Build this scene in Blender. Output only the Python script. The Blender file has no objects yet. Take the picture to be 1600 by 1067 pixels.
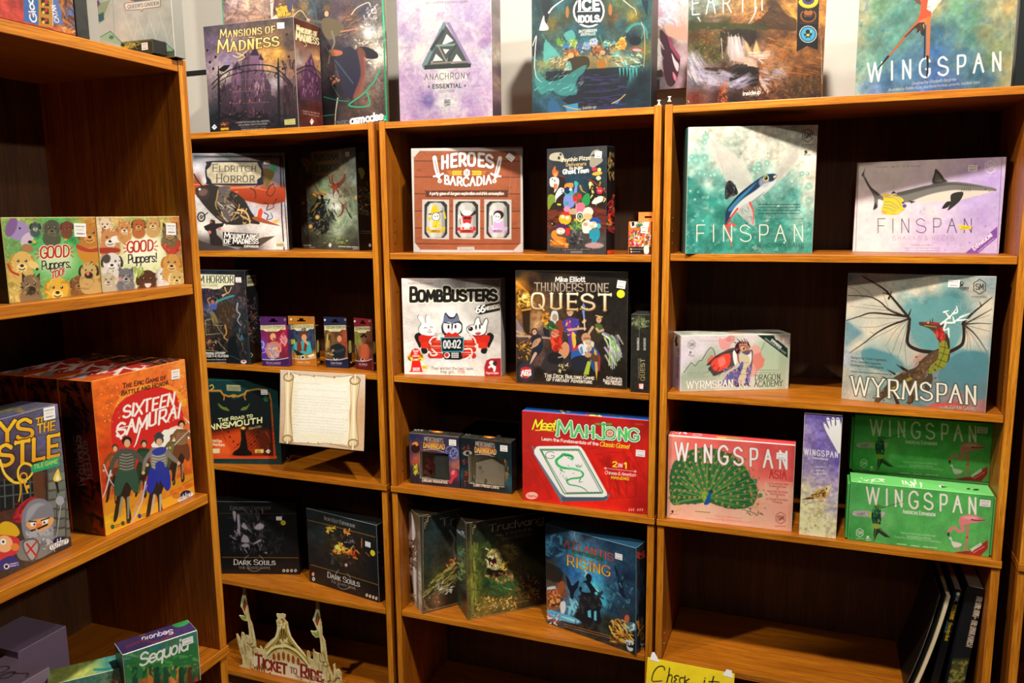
# Shop corner: four wooden bookcases full of boxed board games.  Units are metres, z up.
import bpy, math, random
import numpy as np
from mathutils import Vector, Matrix

SC = bpy.context.scene
COL = SC.collection
R = math.radians

# ------------------------------------------------------------------ camera
cam_d = bpy.data.cameras.new('camera')
cam = bpy.data.objects.new('camera', cam_d)
COL.objects.link(cam)
cam_d.sensor_width = 36.0
cam_d.lens = 36.0 * 1253.98 / 1600
cam_d.clip_start = 0.02
_y, _p, _r = -0.3646, -0.1561, -0.0103
F = Vector((math.sin(_y) * math.cos(_p), math.cos(_y) * math.cos(_p), math.sin(_p)))
RT = Vector((math.cos(_y), -math.sin(_y), 0))
UP = RT.cross(F)
R2 = math.cos(_r) * RT + math.sin(_r) * UP
U2 = -math.sin(_r) * RT + math.cos(_r) * UP
m = Matrix((R2, U2, -F)).transposed().to_4x4()
m.translation = Vector((1.085, -1.9812, 1.5733))
cam.matrix_world = m
SC.camera = cam

# ------------------------------------------------------------------ world, exposure
SC.view_settings.view_transform = 'Standard'
SC.view_settings.look = 'None'
SC.view_settings.exposure = 0.12
SC.view_settings.gamma = 1.0
SC.view_settings.use_curve_mapping = False
w = bpy.data.worlds.new('world'); SC.world = w; w.use_nodes = True
w.node_tree.nodes['Background'].inputs[0].default_value = (1.0, 0.9, 0.78, 1)
w.node_tree.nodes['Background'].inputs[1].default_value = 0.006

# ------------------------------------------------------------------ lamps (ceiling spots above the aisle, plus added fill lamps)
LAMPS = [  # x, y, z, watts, diameter
    (1.00, -0.98, 3.10, 52.0, 0.10),
    (2.40, -1.05, 3.15, 9.0, 0.10),
    (0.15, -0.94, 3.05, 15.0, 0.10),
    (3.80, -1.05, 3.15, 40.0, 0.11),
    (1.30, -3.60, 3.15, 9.0, 0.25),  # added fill lamp behind the camera, lifts the shaded fronts
    (-0.90, -1.70, 3.15, 48.0, 0.12),  # added fill lamp, brightens the left wall and the side bookcase top
]
LAMP_COL = (1.0, 0.92, 0.82)
for i, (lx, ly, lz, wt, dia) in enumerate(LAMPS):
    ld = bpy.data.lights.new('ceiling_lamp_light', 'AREA')
    ld.shape = 'DISK'; ld.size = dia; ld.energy = wt; ld.color = LAMP_COL
    lo = bpy.data.objects.new('ceiling_lamp_light', ld); COL.objects.link(lo)
    lo.location = (lx, ly, lz - 0.02)
    tgt = Vector((0.35 + lx * 0.3, 0.0, 1.0))
    lo.rotation_euler = (tgt - lo.location).to_track_quat('-Z', 'Y').to_euler()

# ------------------------------------------------------------------ object helpers
def tag(o, label=None, cat=None, group=None, kind=None):
    if label: o['label'] = label
    if cat: o['category'] = cat
    if group: o['group'] = group
    if kind: o['kind'] = kind
    return o

def empty(name, loc, rz=0.0, lean=0.0):
    o = bpy.data.objects.new(name, None); COL.objects.link(o)
    o.empty_display_size = 0.05
    o.location = loc; o.rotation_euler = (-lean, 0, rz)
    return o

class MB:
    """Collects boxes, prisms and tubes and links them as one mesh."""
    def __init__(s): s.v = []; s.f = []; s.c = []; s.hascol = False
    def add(s, vs, fs, col=None):
        n = len(s.v); s.v += [tuple(p) for p in vs]; s.f += [tuple(i + n for i in f) for f in fs]
        s.c += [col or (1, 1, 1)] * len(vs)
        if col: s.hascol = True
        return s
    def box(s, x0, x1, y0, y1, z0, z1, col=None, b=0.0):
        if b <= 0:
            v = [(x, y, z) for z in (z0, z1) for y in (y0, y1) for x in (x0, x1)]
            f = [(0, 2, 3, 1), (4, 5, 7, 6), (0, 1, 5, 4), (2, 6, 7, 3), (0, 4, 6, 2), (1, 3, 7, 5)]
            return s.add(v, f, col)
        # chamfered box
        X = (x0, x1); Y = (y0, y1); Z = (z0, z1); v = []; idx = {}
        for i in (0, 1):
            for j in (0, 1):
                for k in (0, 1):
                    sx, sy, sz = (1, -1)[i], (1, -1)[j], (1, -1)[k]
                    for a in range(3):
                        p = [X[i] + sx * b, Y[j] + sy * b, Z[k] + sz * b]
                        p[a] = (X, Y, Z)[a][(i, j, k)[a]]
                        idx[i, j, k, a] = len(v); v.append(tuple(p))
        f = []
        for a in range(3):
            o = [q for q in range(3) if q != a]
            for side in (0, 1):
                loop = []
                for (p, q) in ((0, 0), (1, 0), (1, 1), (0, 1)):
                    k = [0, 0, 0]; k[a] = side; k[o[0]] = p; k[o[1]] = q
                    loop.append(idx[k[0], k[1], k[2], a])
                f.append(tuple(loop))
        for a in range(3):
            o = [q for q in range(3) if q != a]
            for p in (0, 1):
                for q in (0, 1):
                    k0 = [0, 0, 0]; k0[o[0]] = p; k0[o[1]] = q; k1 = list(k0); k1[a] = 1
                    f.append((idx[(*k0, o[0])], idx[(*k1, o[0])], idx[(*k1, o[1])], idx[(*k0, o[1])]))
        for i in (0, 1):
            for j in (0, 1):
                for k in (0, 1):
                    f.append((idx[i, j, k, 0], idx[i, j, k, 1], idx[i, j, k, 2]))
        return s.add(v, f, col)
    def lathe(s, prof, seg=16, cx=0, cy=0, cz=0, col=None):
        v = []; f = []
        for (r, z) in prof:
            for k in range(seg):
                a = 2 * math.pi * k / seg
                v.append((cx + r * math.cos(a), cy + r * math.sin(a), cz + z))
        for i in range(len(prof) - 1):
            for k in range(seg):
                k2 = (k + 1) % seg
                f.append((i * seg + k, i * seg + k2, (i + 1) * seg + k2, (i + 1) * seg + k))
        f.append(tuple(range(seg))[::-1]); f.append(tuple((len(prof) - 1) * seg + k for k in range(seg)))
        return s.add(v, f, col)
    def build(s, name, mat, parent=None, smooth=False, bevel=0.0):
        me = bpy.data.meshes.new(name)
        me.from_pydata(s.v, [], s.f); me.materials.append(mat)
        if s.hascol:
            a = me.color_attributes.new('Col', 'FLOAT_COLOR', 'POINT')
            for i, c in enumerate(s.c): a.data[i].color_srgb = (*c, 1)
        import bmesh
        bm = bmesh.new(); bm.from_mesh(me); bmesh.ops.recalc_face_normals(bm, faces=bm.faces)
        bm.to_mesh(me); bm.free()
        if smooth:
            for p in me.polygons: p.use_smooth = True
        o = bpy.data.objects.new(name, me); COL.objects.link(o)
        if parent: o.parent = parent
        if bevel > 0:
            bv = o.modifiers.new('bevel', 'BEVEL'); bv.width = bevel; bv.segments = 2; bv.limit_method = 'ANGLE'
        return o

# ------------------------------------------------------------------ materials
def srgb(h):
    c = [int(h[i:i + 2], 16) / 255 for i in (0, 2, 4)]
    return tuple(((x + 0.055) / 1.055) ** 2.4 if x > 0.04045 else x / 12.92 for x in c)

def newmat(name):
    mt = bpy.data.materials.new(name); mt.use_nodes = True
    return mt, mt.node_tree, mt.node_tree.nodes['Principled BSDF']

def plain(name, hexc, rough=0.6, metal=0.0, vary=0.06, scale=30.0, bump=0.0, emit=None, spec=0.5):
    mt, t, b = newmat(name)
    tc = t.nodes.new('ShaderNodeTexCoord'); nz = t.nodes.new('ShaderNodeTexNoise')
    nz.inputs['Scale'].default_value = scale; nz.inputs['Detail'].default_value = 4
    t.links.new(tc.outputs['Object'], nz.inputs['Vector'])
    hv = t.nodes.new('ShaderNodeMix'); hv.data_type = 'RGBA'
    c = srgb(hexc)
    hv.inputs[6].default_value = (*[x * (1 - vary) for x in c], 1)
    hv.inputs[7].default_value = (*[min(1, x * (1 + vary)) for x in c], 1)
    t.links.new(nz.outputs[0], hv.inputs[0]); t.links.new(hv.outputs[2], b.inputs['Base Color'])
    b.inputs['Roughness'].default_value = rough; b.inputs['Metallic'].default_value = metal
    b.inputs['Specular IOR Level'].default_value = spec
    if bump:
        bp = t.nodes.new('ShaderNodeBump'); bp.inputs['Strength'].default_value = bump; bp.inputs['Distance'].default_value = 0.002
        t.links.new(nz.outputs[0], bp.inputs['Height']); t.links.new(bp.outputs[0], b.inputs['Normal'])
    if emit:
        b.inputs['Emission Color'].default_value = (*srgb(hexc), 1); b.inputs['Emission Strength'].default_value = emit
    return mt

def wood(name, axis, dark, mid, light, rough=0.42):
    """Oak foil: long grain along one local axis."""
    mt, t, b = newmat(name)
    L = t.links.new; N = t.nodes.new
    tc = N('ShaderNodeTexCoord'); oi = N('ShaderNodeObjectInfo')
    off = N('ShaderNodeVectorMath'); off.operation = 'ADD'
    mul = N('ShaderNodeMath'); mul.operation = 'MULTIPLY'; mul.inputs[1].default_value = 7.3
    L(oi.outputs['Random'], mul.inputs[0]); L(tc.outputs['Object'], off.inputs[0]); L(mul.outputs[0], off.inputs[1])
    def noise(sc, across, detail, dist=0.0):
        mp = N('ShaderNodeMapping'); s = [across] * 3; s[axis] = sc
        mp.inputs['Scale'].default_value = s; L(off.outputs[0], mp.inputs[0])
        n = N('ShaderNodeTexNoise'); n.inputs['Scale'].default_value = 1; n.inputs['Detail'].default_value = detail
        n.inputs['Distortion'].default_value = dist; L(mp.outputs[0], n.inputs['Vector']); return n
    fine = noise(9, 330, 5); broad = noise(2.2, 26, 3, 1.2); pores = noise(26, 700, 2)
    r1 = N('ShaderNodeValToRGB'); r1.color_ramp.elements[0].position = 0.32; r1.color_ramp.elements[1].position = 0.66
    r1.color_ramp.elements[0].color = (*srgb(dark), 1); r1.color_ramp.elements[1].color = (*srgb(light), 1)
    e = r1.color_ramp.elements.new(0.5); e.color = (*srgb(mid), 1)
    ad = N('ShaderNodeMath'); ad.operation = 'ADD'; m1 = N('ShaderNodeMath'); m1.operation = 'MULTIPLY'; m1.inputs[1].default_value = 0.55
    m2 = N('ShaderNodeMath'); m2.operation = 'MULTIPLY'; m2.inputs[1].default_value = 0.45
    L(fine.outputs[0], m1.inputs[0]); L(broad.outputs[0], m2.inputs[0]); L(m1.outputs[0], ad.inputs[0]); L(m2.outputs[0], ad.inputs[1])
    L(ad.outputs[0], r1.inputs[0])
    pr = N('ShaderNodeValToRGB'); pr.color_ramp.elements[0].position = 0.34; pr.color_ramp.elements[1].position = 0.44
    pr.color_ramp.elements[0].color = (0.62, 0.58, 0.52, 1); pr.color_ramp.elements[1].color = (1, 1, 1, 1)
    L(pores.outputs[0], pr.inputs[0])
    mx = N('ShaderNodeMix'); mx.data_type = 'RGBA'; mx.blend_type = 'MULTIPLY'; mx.inputs[0].default_value = 1
    L(r1.outputs[0], mx.inputs[6]); L(pr.outputs[0], mx.inputs[7]); L(mx.outputs[2], b.inputs['Base Color'])
    b.inputs['Roughness'].default_value = rough
    bp = N('ShaderNodeBump'); bp.inputs['Strength'].default_value = 0.12; bp.inputs['Distance'].default_value = 0.0006
    L(fine.outputs[0], bp.inputs['Height']); L(bp.outputs[0], b.inputs['Normal'])
    return mt

def printed(name, rough, coat, wrinkle=0.0, spec=0.4):
    """Printed card: ink colours come from the mesh, laminate or shrink film from the coat."""
    mt, t, b = newmat(name)
    at = t.nodes.new('ShaderNodeAttribute'); at.attribute_name = 'Col'
    t.links.new(at.outputs['Color'], b.inputs['Base Color'])
    b.inputs['Roughness'].default_value = rough; b.inputs['Specular IOR Level'].default_value = spec
    b.inputs['Coat Weight'].default_value = coat; b.inputs['Coat Roughness'].default_value = 0.12
    tc = t.nodes.new('ShaderNodeTexCoord'); nz = t.nodes.new('ShaderNodeTexNoise')
    nz.inputs['Scale'].default_value = 900 if not wrinkle else 14
    nz.inputs['Detail'].default_value = 3; nz.inputs['Distortion'].default_value = 1.5 if wrinkle else 0
    t.links.new(tc.outputs['Object'], nz.inputs['Vector'])
    bp = t.nodes.new('ShaderNodeBump'); bp.inputs['Strength'].default_value = wrinkle or 0.05
    bp.inputs['Distance'].default_value = 0.004 if wrinkle else 0.0003
    t.links.new(nz.outputs[0], bp.inputs['Height'])
    t.links.new(bp.outputs[0], b.inputs['Coat Normal' if wrinkle else 'Normal'])
    return mt

WV = wood('brown_foil_upright', 2, '6c3406', '94500a', 'b06c14')
EV = wood('oak_edging_upright', 2, 'a05a10', 'c07414', 'dc9428')
WH = wood('brown_foil_shelf', 0, '7c3e06', 'a05a0a', 'b87014')
EH = wood('oak_edging_shelf', 0, '9c560e', 'be7212', 'da9024')
WBACK = wood('brown_hardboard', 2, '381c04', '4c2a06', '60380a', 0.6)
PRINT = printed('printed_laminated_card', 0.42, 0.15)
MATTE = printed('printed_matte_card', 0.6, 0.0)
WRAP = printed('printed_card_under_shrink_film', 0.45, 0.7, 0.35)
STICK = printed('sticker_paper', 0.7, 0.0)
BRASS = plain('brass', 'd8a850', 0.3, 1.0)
CLEAR = plain('clear_plastic', 'f4f4f4', 0.25, 0, 0.02)
WALLM = plain('painted_wall', 'c2bcb0', 0.75, 0, 0.02, 60, 0.25)
FLOORM = plain('grey_brown_carpet', '28221e', 0.95, 0, 0.25, 220, 0.6)
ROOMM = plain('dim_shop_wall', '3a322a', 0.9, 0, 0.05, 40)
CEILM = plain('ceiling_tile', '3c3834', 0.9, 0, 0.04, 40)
BLACKM = plain('black_plastic', '141414', 0.5)
GLOW = plain('lamp_glass', 'ffe2b8', 0.3, 0, 0.0, 10, 0, 6.0)

# ------------------------------------------------------------------ printing: colours rasterised onto a face grid
def hexc(h):
    if isinstance(h, str):
        return np.array([int(h[i:i + 2], 16) / 255 for i in (0, 2, 4)], np.float32)
    return np.array(h, np.float32)

def nums(p):
    if isinstance(p, str): p = [float(x) for x in p.split()]
    return np.array(p, float).reshape(-1, 2)

def smoothpts(p, closed=False, k=5):
    n = len(p)
    if n < 3: return p
    if closed: q = np.vstack([p[-1], p, p[0], p[1]])
    else: q = np.vstack([2 * p[0] - p[1], p, 2 * p[-1] - p[-2]])
    t = np.linspace(0, 1, k, endpoint=False)[:, None]; out = []
    for i in range(1, len(q) - 2):
        a, b, c, d = q[i - 1], q[i], q[i + 1], q[i + 2]
        out.append(0.5 * (2 * b + (c - a) * t + (2 * a - 5 * b + 4 * c - d) * t * t + (3 * b - a - 3 * c + d) * t ** 3))
    out = np.vstack(out)
    return out if closed else np.vstack([out, q[-2]])

def vnoise(h, w, cell, seed, octs=4):
    """fractal value noise, 0..1"""
    rng = np.random.RandomState(seed); out = np.zeros((h, w), np.float32); amp = 1.0; tot = 0
    for o in range(octs):
        gh, gw = int(h / cell) + 3, int(w / cell) + 3
        g = rng.rand(gh, gw).astype(np.float32)
        y = np.arange(h) / cell; x = np.arange(w) / cell
        yi = y.astype(int); xi = x.astype(int); fy = y - yi; fx = x - xi
        fy = (fy * fy * (3 - 2 * fy))[:, None]; fx = (fx * fx * (3 - 2 * fx))[None, :]
        a = g[np.ix_(yi, xi)]; b = g[np.ix_(yi, xi + 1)]; c = g[np.ix_(yi + 1, xi)]; d = g[np.ix_(yi + 1, xi + 1)]
        out += amp * ((a * (1 - fx) + b * fx) * (1 - fy) + (c * (1 - fx) + d * fx) * fy)
        tot += amp; amp *= 0.55; cell = max(1.0, cell / 2)
    return out / tot

GL = {}
for _l in """A8 04 4g 84|2a 6a
B7 14 1g|~1g 4g 6f 6b 4a 1a|~1a 5a 79 75 54 14
C8 ~8e 6g 3g 0d 07 34 64 86
D8 14 1g|~1g 4g 7e 8a 76 44 14
E7 14 1g|1g 7g|1a 6a|14 74
F7 14 1g|1g 7g|1a 6a
G8 ~8e 6g 3g 0d 07 34 64 86|86 89|89 59
H8 14 1g|74 7g|1a 7a
I2 14 1g
J5 5g 57|~57 54 24 06
K8 14 1g|7g 19|3b 84
L7 14 1g|14 74
Ma 04 1g 57 9g a4
N8 14 1g 74 7g
O9 ~4g 1f 0a 15 44 75 8a 7f 4g
P7 14 1g|~1g 5g 7f 7b 59 19
Q9 ~4g 1f 0a 15 44 75 8a 7f 4g|57 83
R8 14 1g|~1g 5g 7f 7b 59 19|49 84
S8 ~7e 4g 1f 0d 1b 4a 79 87 75 44 15 06
T8 44 4g|0g 8g
U8 1g 17|~17 15 44 75 77|77 7g
V8 0g 44 8g
Wc 0g 34 6g 94 cg
X8 04 8g|0g 84
Y8 0g 4a 8g|4a 44
Z8 0g 8g 04 84
07 ~3g 1f 0a 15 34 55 6a 5f 3g
14 1e 3g 34
27 ~0e 2g 5g 7e 6b 04|04 74
37 ~0f 3g 6f 6b 3a|~3a 6a 78 65 34 05
48 54 5g 08 78
57 7g 1g 1b|~1b 4c 7a 76 54 24 05
67 ~6g 2e 09 06 24 54 77 5a 2a 08
77 0g 7g 34
87 ~4g 1e 4a 77 44 17 4a 7e 4g
97 ~16 44 78 7e 4g 1e 1b 4a 7b
a6 ~6a 3c 0a 06 34 66|6c 64
b6 0g 04|~0a 3c 6a 66 34 06
c6 ~6a 3c 0a 06 34 66
d6 6g 64|~6a 3c 0a 06 34 66
e6 ~08 68 6a 3c 0a 06 34 65
f4 ~5g 3g 2e 2c|2c 24|0c 4c
g6 6c 63|~63 50 20 01|~6a 3c 0a 06 34 66
h6 0g 04|~0a 3c 6a 68|68 64
i2 1c 14|1f 1g
j3 2c 22|~22 10 00|2f 2g
k6 0g 04|5c 08|27 64
l2 1g 14
ma 0c 04|~0a 2c 4a|4a 44|~4a 6c 8a|8a 84
n6 0c 04|~0a 3c 6a|6a 64
o6 ~3c 1b 08 15 34 55 68 5b 3c
p6 0c 00|~0a 3c 6a 66 34 06
q6 6c 60|~6a 3c 0a 06 34 66
r4 0c 04|~09 2c 4c
s5 ~5b 2c 0a 28 56 34 05
t4 2g 26|~26 34 54|0c 4c
u6 0c 06|~06 34 66|6c 64
v6 0c 34 6c
w8 0c 24 4c 64 8c
x6 04 6c|0c 64
y6 0c 34|6c 10
z6 0c 6c 04 64
!2 1g 18|14 15
.2 14 15
,2 15 03
'2 1g 1d
&8 ~84 1d 3g 5d 07 34 88
-5 08 48
:2 1a 1b|15 16
/6 04 6g
(3 ~3g 0d 07 34
)3 ~0g 3d 37 04""".split('\n'):
    _st = []
    for _s in _l[3:].split('|'):
        _c = _s[0] == '~'; _s = _s.lstrip('~')
        _pt = np.array([[int(a[0], 36), int(a[1], 36) - 4] for a in _s.split()], float)
        if _c:
            if (_pt[0] == _pt[-1]).all() and len(_pt) > 4: _pt = smoothpts(_pt[:-1], True, 4); _pt = np.vstack([_pt, _pt[0]])
            else: _pt = smoothpts(_pt, False, 4)
        _st.append(_pt)
    GL[_l[0]] = (int(_l[1], 36), _st)

class Art:
    """A printed face. Shapes are given in the drawing sheet's own units; quad = the face's corners
    TL TR BR BL on that sheet; (nx, nz) = grid the ink is laid on."""
    def __init__(s, quad, nx, nz, bg='808080'):
        s.q = nums(quad); s.w = nx; s.h = nz
        s.a = np.empty((nz, nx, 3), np.float32); s.a[:] = hexc(bg)
        dst = np.array([[0, 0], [nx - 1, 0], [nx - 1, nz - 1], [0, nz - 1]], float)
        A = []; B = []
        for (x, y), (u, v) in zip(s.q, dst):
            A.append([x, y, 1, 0, 0, 0, -u * x, -u * y]); B.append(u)
            A.append([0, 0, 0, x, y, 1, -v * x, -v * y]); B.append(v)
        s.H = np.append(np.linalg.solve(np.array(A), np.array(B)), 1).reshape(3, 3)
        s.yy, s.xx = np.mgrid[0:nz, 0:nx].astype(np.float32)
        qq = s.q; area = abs(sum(qq[i][0] * qq[(i + 1) % 4][1] - qq[(i + 1) % 4][0] * qq[i][1] for i in range(4))) / 2
        s.k = math.sqrt(nx * nz / area); s.seed = 1
    def m(s, p):
        p = nums(p); v = np.c_[p, np.ones(len(p))] @ s.H.T
        return v[:, :2] / v[:, 2:3]
    def mix(s, cov, col, box=None, al=1.0):
        x0, x1, y0, y1 = box or (0, s.w, 0, s.h)
        r = s.a[y0:y1, x0:x1]; c = (cov * al)[..., None]
        r += (col - r) * c
    def bb(s, p, pad):
        x0 = max(0, int(p[:, 0].min() - pad)); x1 = min(s.w, int(p[:, 0].max() + pad) + 2)
        y0 = max(0, int(p[:, 1].min() - pad)); y1 = min(s.h, int(p[:, 1].max() + pad) + 2)
        return (x0, x1, y0, y1) if x1 > x0 and y1 > y0 else None
    def segd(s, segs, box, wd):
        """min over segments of distance minus half width"""
        x0, x1, y0, y1 = box; X = s.xx[y0:y1, x0:x1]; Y = s.yy[y0:y1, x0:x1]; best = None
        for (ax, ay, bx, by, wa, wb) in segs:
            dx, dy = bx - ax, by - ay; l2 = dx * dx + dy * dy + 1e-9
            t = np.clip(((X - ax) * dx + (Y - ay) * dy) / l2, 0, 1)
            d = np.hypot(X - ax - t * dx, Y - ay - t * dy) - (wa + (wb - wa) * t)
            best = d if best is None else np.minimum(best, d)
        return best
    def L(s, col, pts, w=3, w2=None, al=1.0, sm=1, soft=0.0):
        p = nums(pts)
        if sm: p = smoothpts(p)
        p = s.m(p); n = len(p); w2 = w if w2 is None else w2
        ws = np.linspace(w, w2, n) * s.k / 2
        segs = [(*p[i], *p[i + 1], ws[i], ws[i + 1]) for i in range(n - 1)]
        so = 0.5 + soft * s.k; box = s.bb(p, max(ws) + so + 1)
        if not box: return s
        d = s.segd(segs, box, 0); thin = min(1, max(0.25, 2 * max(ws)))
        s.mix(np.clip(0.5 - d / (2 * so), 0, 1) * thin, hexc(col), box, al); return s
    def inside(s, p, box):
        x0, x1, y0, y1 = box; X = s.xx[y0:y1, x0:x1]; Y = s.yy[y0:y1, x0:x1]; ins = np.zeros(X.shape, bool)
        for i in range(len(p)):
            ax, ay = p[i - 1]; bx, by = p[i]
            if ay == by: continue
            ins ^= ((Y >= ay) != (Y >= by)) & (X < (bx - ax) * (Y - ay) / (by - ay) + ax)
        return ins
    def cov(s, pts, sm=0, soft=0.0, rough=0.0, seed=0):
        p = nums(pts)
        if sm: p = smoothpts(p, True)
        p = s.m(p); so = 0.5 + soft * s.k; box = s.bb(p, so + 1 + rough * s.k)
        if not box: return None, None
        segs = [(*p[i - 1], *p[i], 0, 0) for i in range(len(p))]
        d = s.segd(segs, box, 0); d = np.where(s.inside(p, box), -d, d)
        if rough:
            d = d + (vnoise(d.shape[0], d.shape[1], max(2, 9 * 1.0), seed + 7, 3) - 0.5) * 2 * rough * s.k
        return np.clip(0.5 - d / (2 * so), 0, 1), box
    def P(s, col, pts, sm=0, soft=0.0, al=1.0, rough=0.0, col2=None, seed=0):
        c, box = s.cov(pts, sm, soft, rough, seed)
        if c is None: return s
        cc = hexc(col)
        if col2 is not None:
            t = np.linspace(0, 1, c.shape[0], dtype=np.float32)[:, None, None]; cc = cc * (1 - t) + hexc(col2) * t
        s.mix(c, cc, box, al); return s
    def E(s, col, x, y, rx, ry=None, rot=0, soft=0.0, al=1.0, rough=0.0, seed=0):
        ry = rx if ry is None else ry; t = np.linspace(0, 2 * np.pi, 17)[:-1]; r = R(rot)
        px = x + rx * np.cos(t) * math.cos(r) - ry * np.sin(t) * math.sin(r)
        py = y + rx * np.cos(t) * math.sin(r) + ry * np.sin(t) * math.cos(r)
        return s.P(col, np.c_[px, py], 0, soft, al, rough, None, seed)
    def ring(s, col, x, y, r, w, ry=None, al=1.0, a0=0, a1=360):
        t = np.radians(np.linspace(a0, a1, 21)); ry = ry or r
        return s.L(col, np.c_[x + r * np.cos(t), y + ry * np.sin(t)], w, sm=0, al=al)
    def fld(s, pts, p=2.5):
        """painterly base: inverse distance blend of 'x y hex' samples"""
        t = pts.split(); xy = s.m([float(v) for i in range(0, len(t), 3) for v in t[i:i + 2]])
        W = np.zeros((s.h, s.w), np.float32); A = np.zeros_like(s.a)
        for (x, y), h in zip(xy, t[2::3]):
            q = 1 / ((s.xx - x) ** 2 + (s.yy - y) ** 2 + 9) ** (p / 2)
            W += q; A += q[..., None] * hexc(h)
        s.a[:] = A / W[..., None]; return s
    def nz(s, amt=0.2, cell=20, seed=1, tint=None, lo=0.4, hi=0.7, reg=None):
        """mottle: lighten/darken by noise, or blend in a tint where the noise is high"""
        n = vnoise(s.h, s.w, max(2, cell * s.k), seed)
        msk = 1.0
        if reg is not None:
            c, b = s.cov(reg, 0, 6.0)
            if c is None: return s
            msk = np.zeros((s.h, s.w), np.float32); msk[b[2]:b[3], b[0]:b[1]] = c
        if tint is None:
            f = (1 + (n - 0.5) * 2 * amt * msk)[..., None]; s.a[:] = np.clip(s.a * f, 0, 1)
        else:
            s.mix(np.clip((n - lo) / (hi - lo), 0, 1) * msk, hexc(tint), None, amt)
        return s
    def W(s, col, x, y, rx, ry, al=0.8, seed=0, rough=None, soft=2, rot=0):
        return s.E(col, x, y, rx, ry, rot, soft, al, rough if rough is not None else min(rx, ry) * 0.45, seed)
    def D(s, cols, reg, n, size, seed=1, el=2.0, ang=None, al=0.9, spread=40):
        """n brush dabs of random colours inside region polygon or x0 y0 x1 y1"""
        rg = nums(reg); rng = random.Random(seed); cols = cols.split()
        x0, y0 = rg.min(0); x1, y1 = rg.max(0); poly = len(rg) > 2; k = 0; tries = 0
        while k < n and tries < n * 8:
            tries += 1
            x = rng.uniform(x0, x1); y = rng.uniform(y0, y1)
            if poly:
                ins = False
                for i in range(len(rg)):
                    (ax, ay), (bx, by) = rg[i - 1], rg[i]
                    if (y >= ay) != (y >= by) and x < (bx - ax) * (y - ay) / (by - ay) + ax: ins = not ins
                if not ins: continue
            k += 1; z = size * rng.uniform(0.5, 1.4); a = R((ang if ang is not None else rng.uniform(0, 180)) + rng.uniform(-spread, spread))
            dx, dy = math.cos(a) * z * el / 2, math.sin(a) * z * el / 2
            s.L(rng.choice(cols), [x - dx, y - dy, x + rng.uniform(-z, z) * 0.2, y, x + dx, y + dy], z, z * 0.5, al, 0)
        return s
    def T(s, text, x0, y0, x1, y1, h, col='ffffff', w=0.13, con=0.0, ser=0.0, sl=0.0, out=0.0, oc='000000',
          gap=2.2, arc=0.0, sc=0, c2=None, jit=0.0, al=1.0, up=(0, -1), seed=3):
        """lettering fitted between (x0,y0) and (x1,y1) on the baseline, cap height h"""
        rng = random.Random(seed); adv = 0.0; items = []
        for ch in text:
            f = 1.0
            if sc and ch.islower(): ch = ch.upper(); f = 0.76
            if ch == ' ': adv += 4; continue
            g = GL.get(ch) or GL.get(ch.upper())
            if not g: continue
            items.append((adv, f, g)); adv += g[0] * f + gap
        adv -= gap
        if not items or adv <= 0: return s
        bx, by = (x1 - x0) / adv, (y1 - y0) / adv; uh = h / 12.0; ux, uy = up[0] * uh, up[1] * uh
        allseg = []; hw = w * h * s.k / 2
        for (a, f, (gw, sts)) in items:
            jx = rng.uniform(-1, 1) * jit; jy = rng.uniform(-1, 1) * jit
            ends = {}
            for st in sts:
                for e in (tuple(st[0]), tuple(st[-1])): ends[e] = ends.get(e, 0) + 1
            for st in sts:
                P_ = [st]
                if ser:
                    for e, nb in ((st[0], st[1]), (st[-1], st[-2])):
                        dv = e - nb
                        if abs(dv[1]) > abs(dv[0]) * 0.45 and (e[1] in (0, 12, 8) or e[1] == -4):
                            P_.append(np.array([[e[0] - ser, e[1]], [e[0] + ser, e[1]]]))
                        elif ends[tuple(e)] == 1 and abs(dv[0]) > abs(dv[1]):
                            P_.append(np.array([[e[0], e[1] - ser * 0.8], [e[0], e[1] + ser * 0.8]]))
                for q_i, q_ in enumerate(P_):
                    q_ = q_ * f
                    X = a + q_[:, 0] + q_[:, 1] * sl + jx * q_[:, 1] * 0.08
                    Yv = q_[:, 1] + jy
                    t = (X / adv) * 2 - 1; bow = arc * (1 - t * t) * 12
                    px = x0 + X * bx + (Yv + bow) * ux; py = y0 + X * by + (Yv + bow) * uy
                    P2 = s.m(np.c_[px, py])
                    for i in range(len(P2) - 1):
                        d = q_[i + 1] - q_[i]; hz = abs(d[0]) / (abs(d[0]) + abs(d[1]) + 1e-6)
                        wd = hw * (1 - con * hz) * (0.55 if q_i else 1)
                        allseg.append((*P2[i], *P2[i + 1], wd, wd))
        pts = np.array([[g[0], g[1]] for g in allseg] + [[g[2], g[3]] for g in allseg])
        pad = hw + out * h * s.k + 2; box = s.bb(pts, pad)
        if not box: return s
        x0b, x1b, y0b, y1b = box; best = np.full((y1b - y0b, x1b - x0b), 99.0, np.float32)
        for g in allseg:
            p = np.array([[g[0], g[1]], [g[2], g[3]]]); b = s.bb(p, pad)
            if not b: continue
            d = s.segd([g], b, 0); v = best[b[2] - y0b:b[3] - y0b, b[0] - x0b:b[1] - x0b]; np.minimum(v, d, out=v)
        thin = min(1.0, max(0.35, 2 * hw))
        if out: s.mix(np.clip(0.5 - (best - out * h * s.k), 0, 1), hexc(oc), box, al)
        cc = hexc(col)
        if c2:
            t = np.linspace(0, 1, best.shape[0], dtype=np.float32)[:, None, None]; cc = cc * (1 - t) + hexc(c2) * t
        s.mix(np.clip(0.5 - best, 0, 1) * thin, cc, box, al); return s
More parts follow.
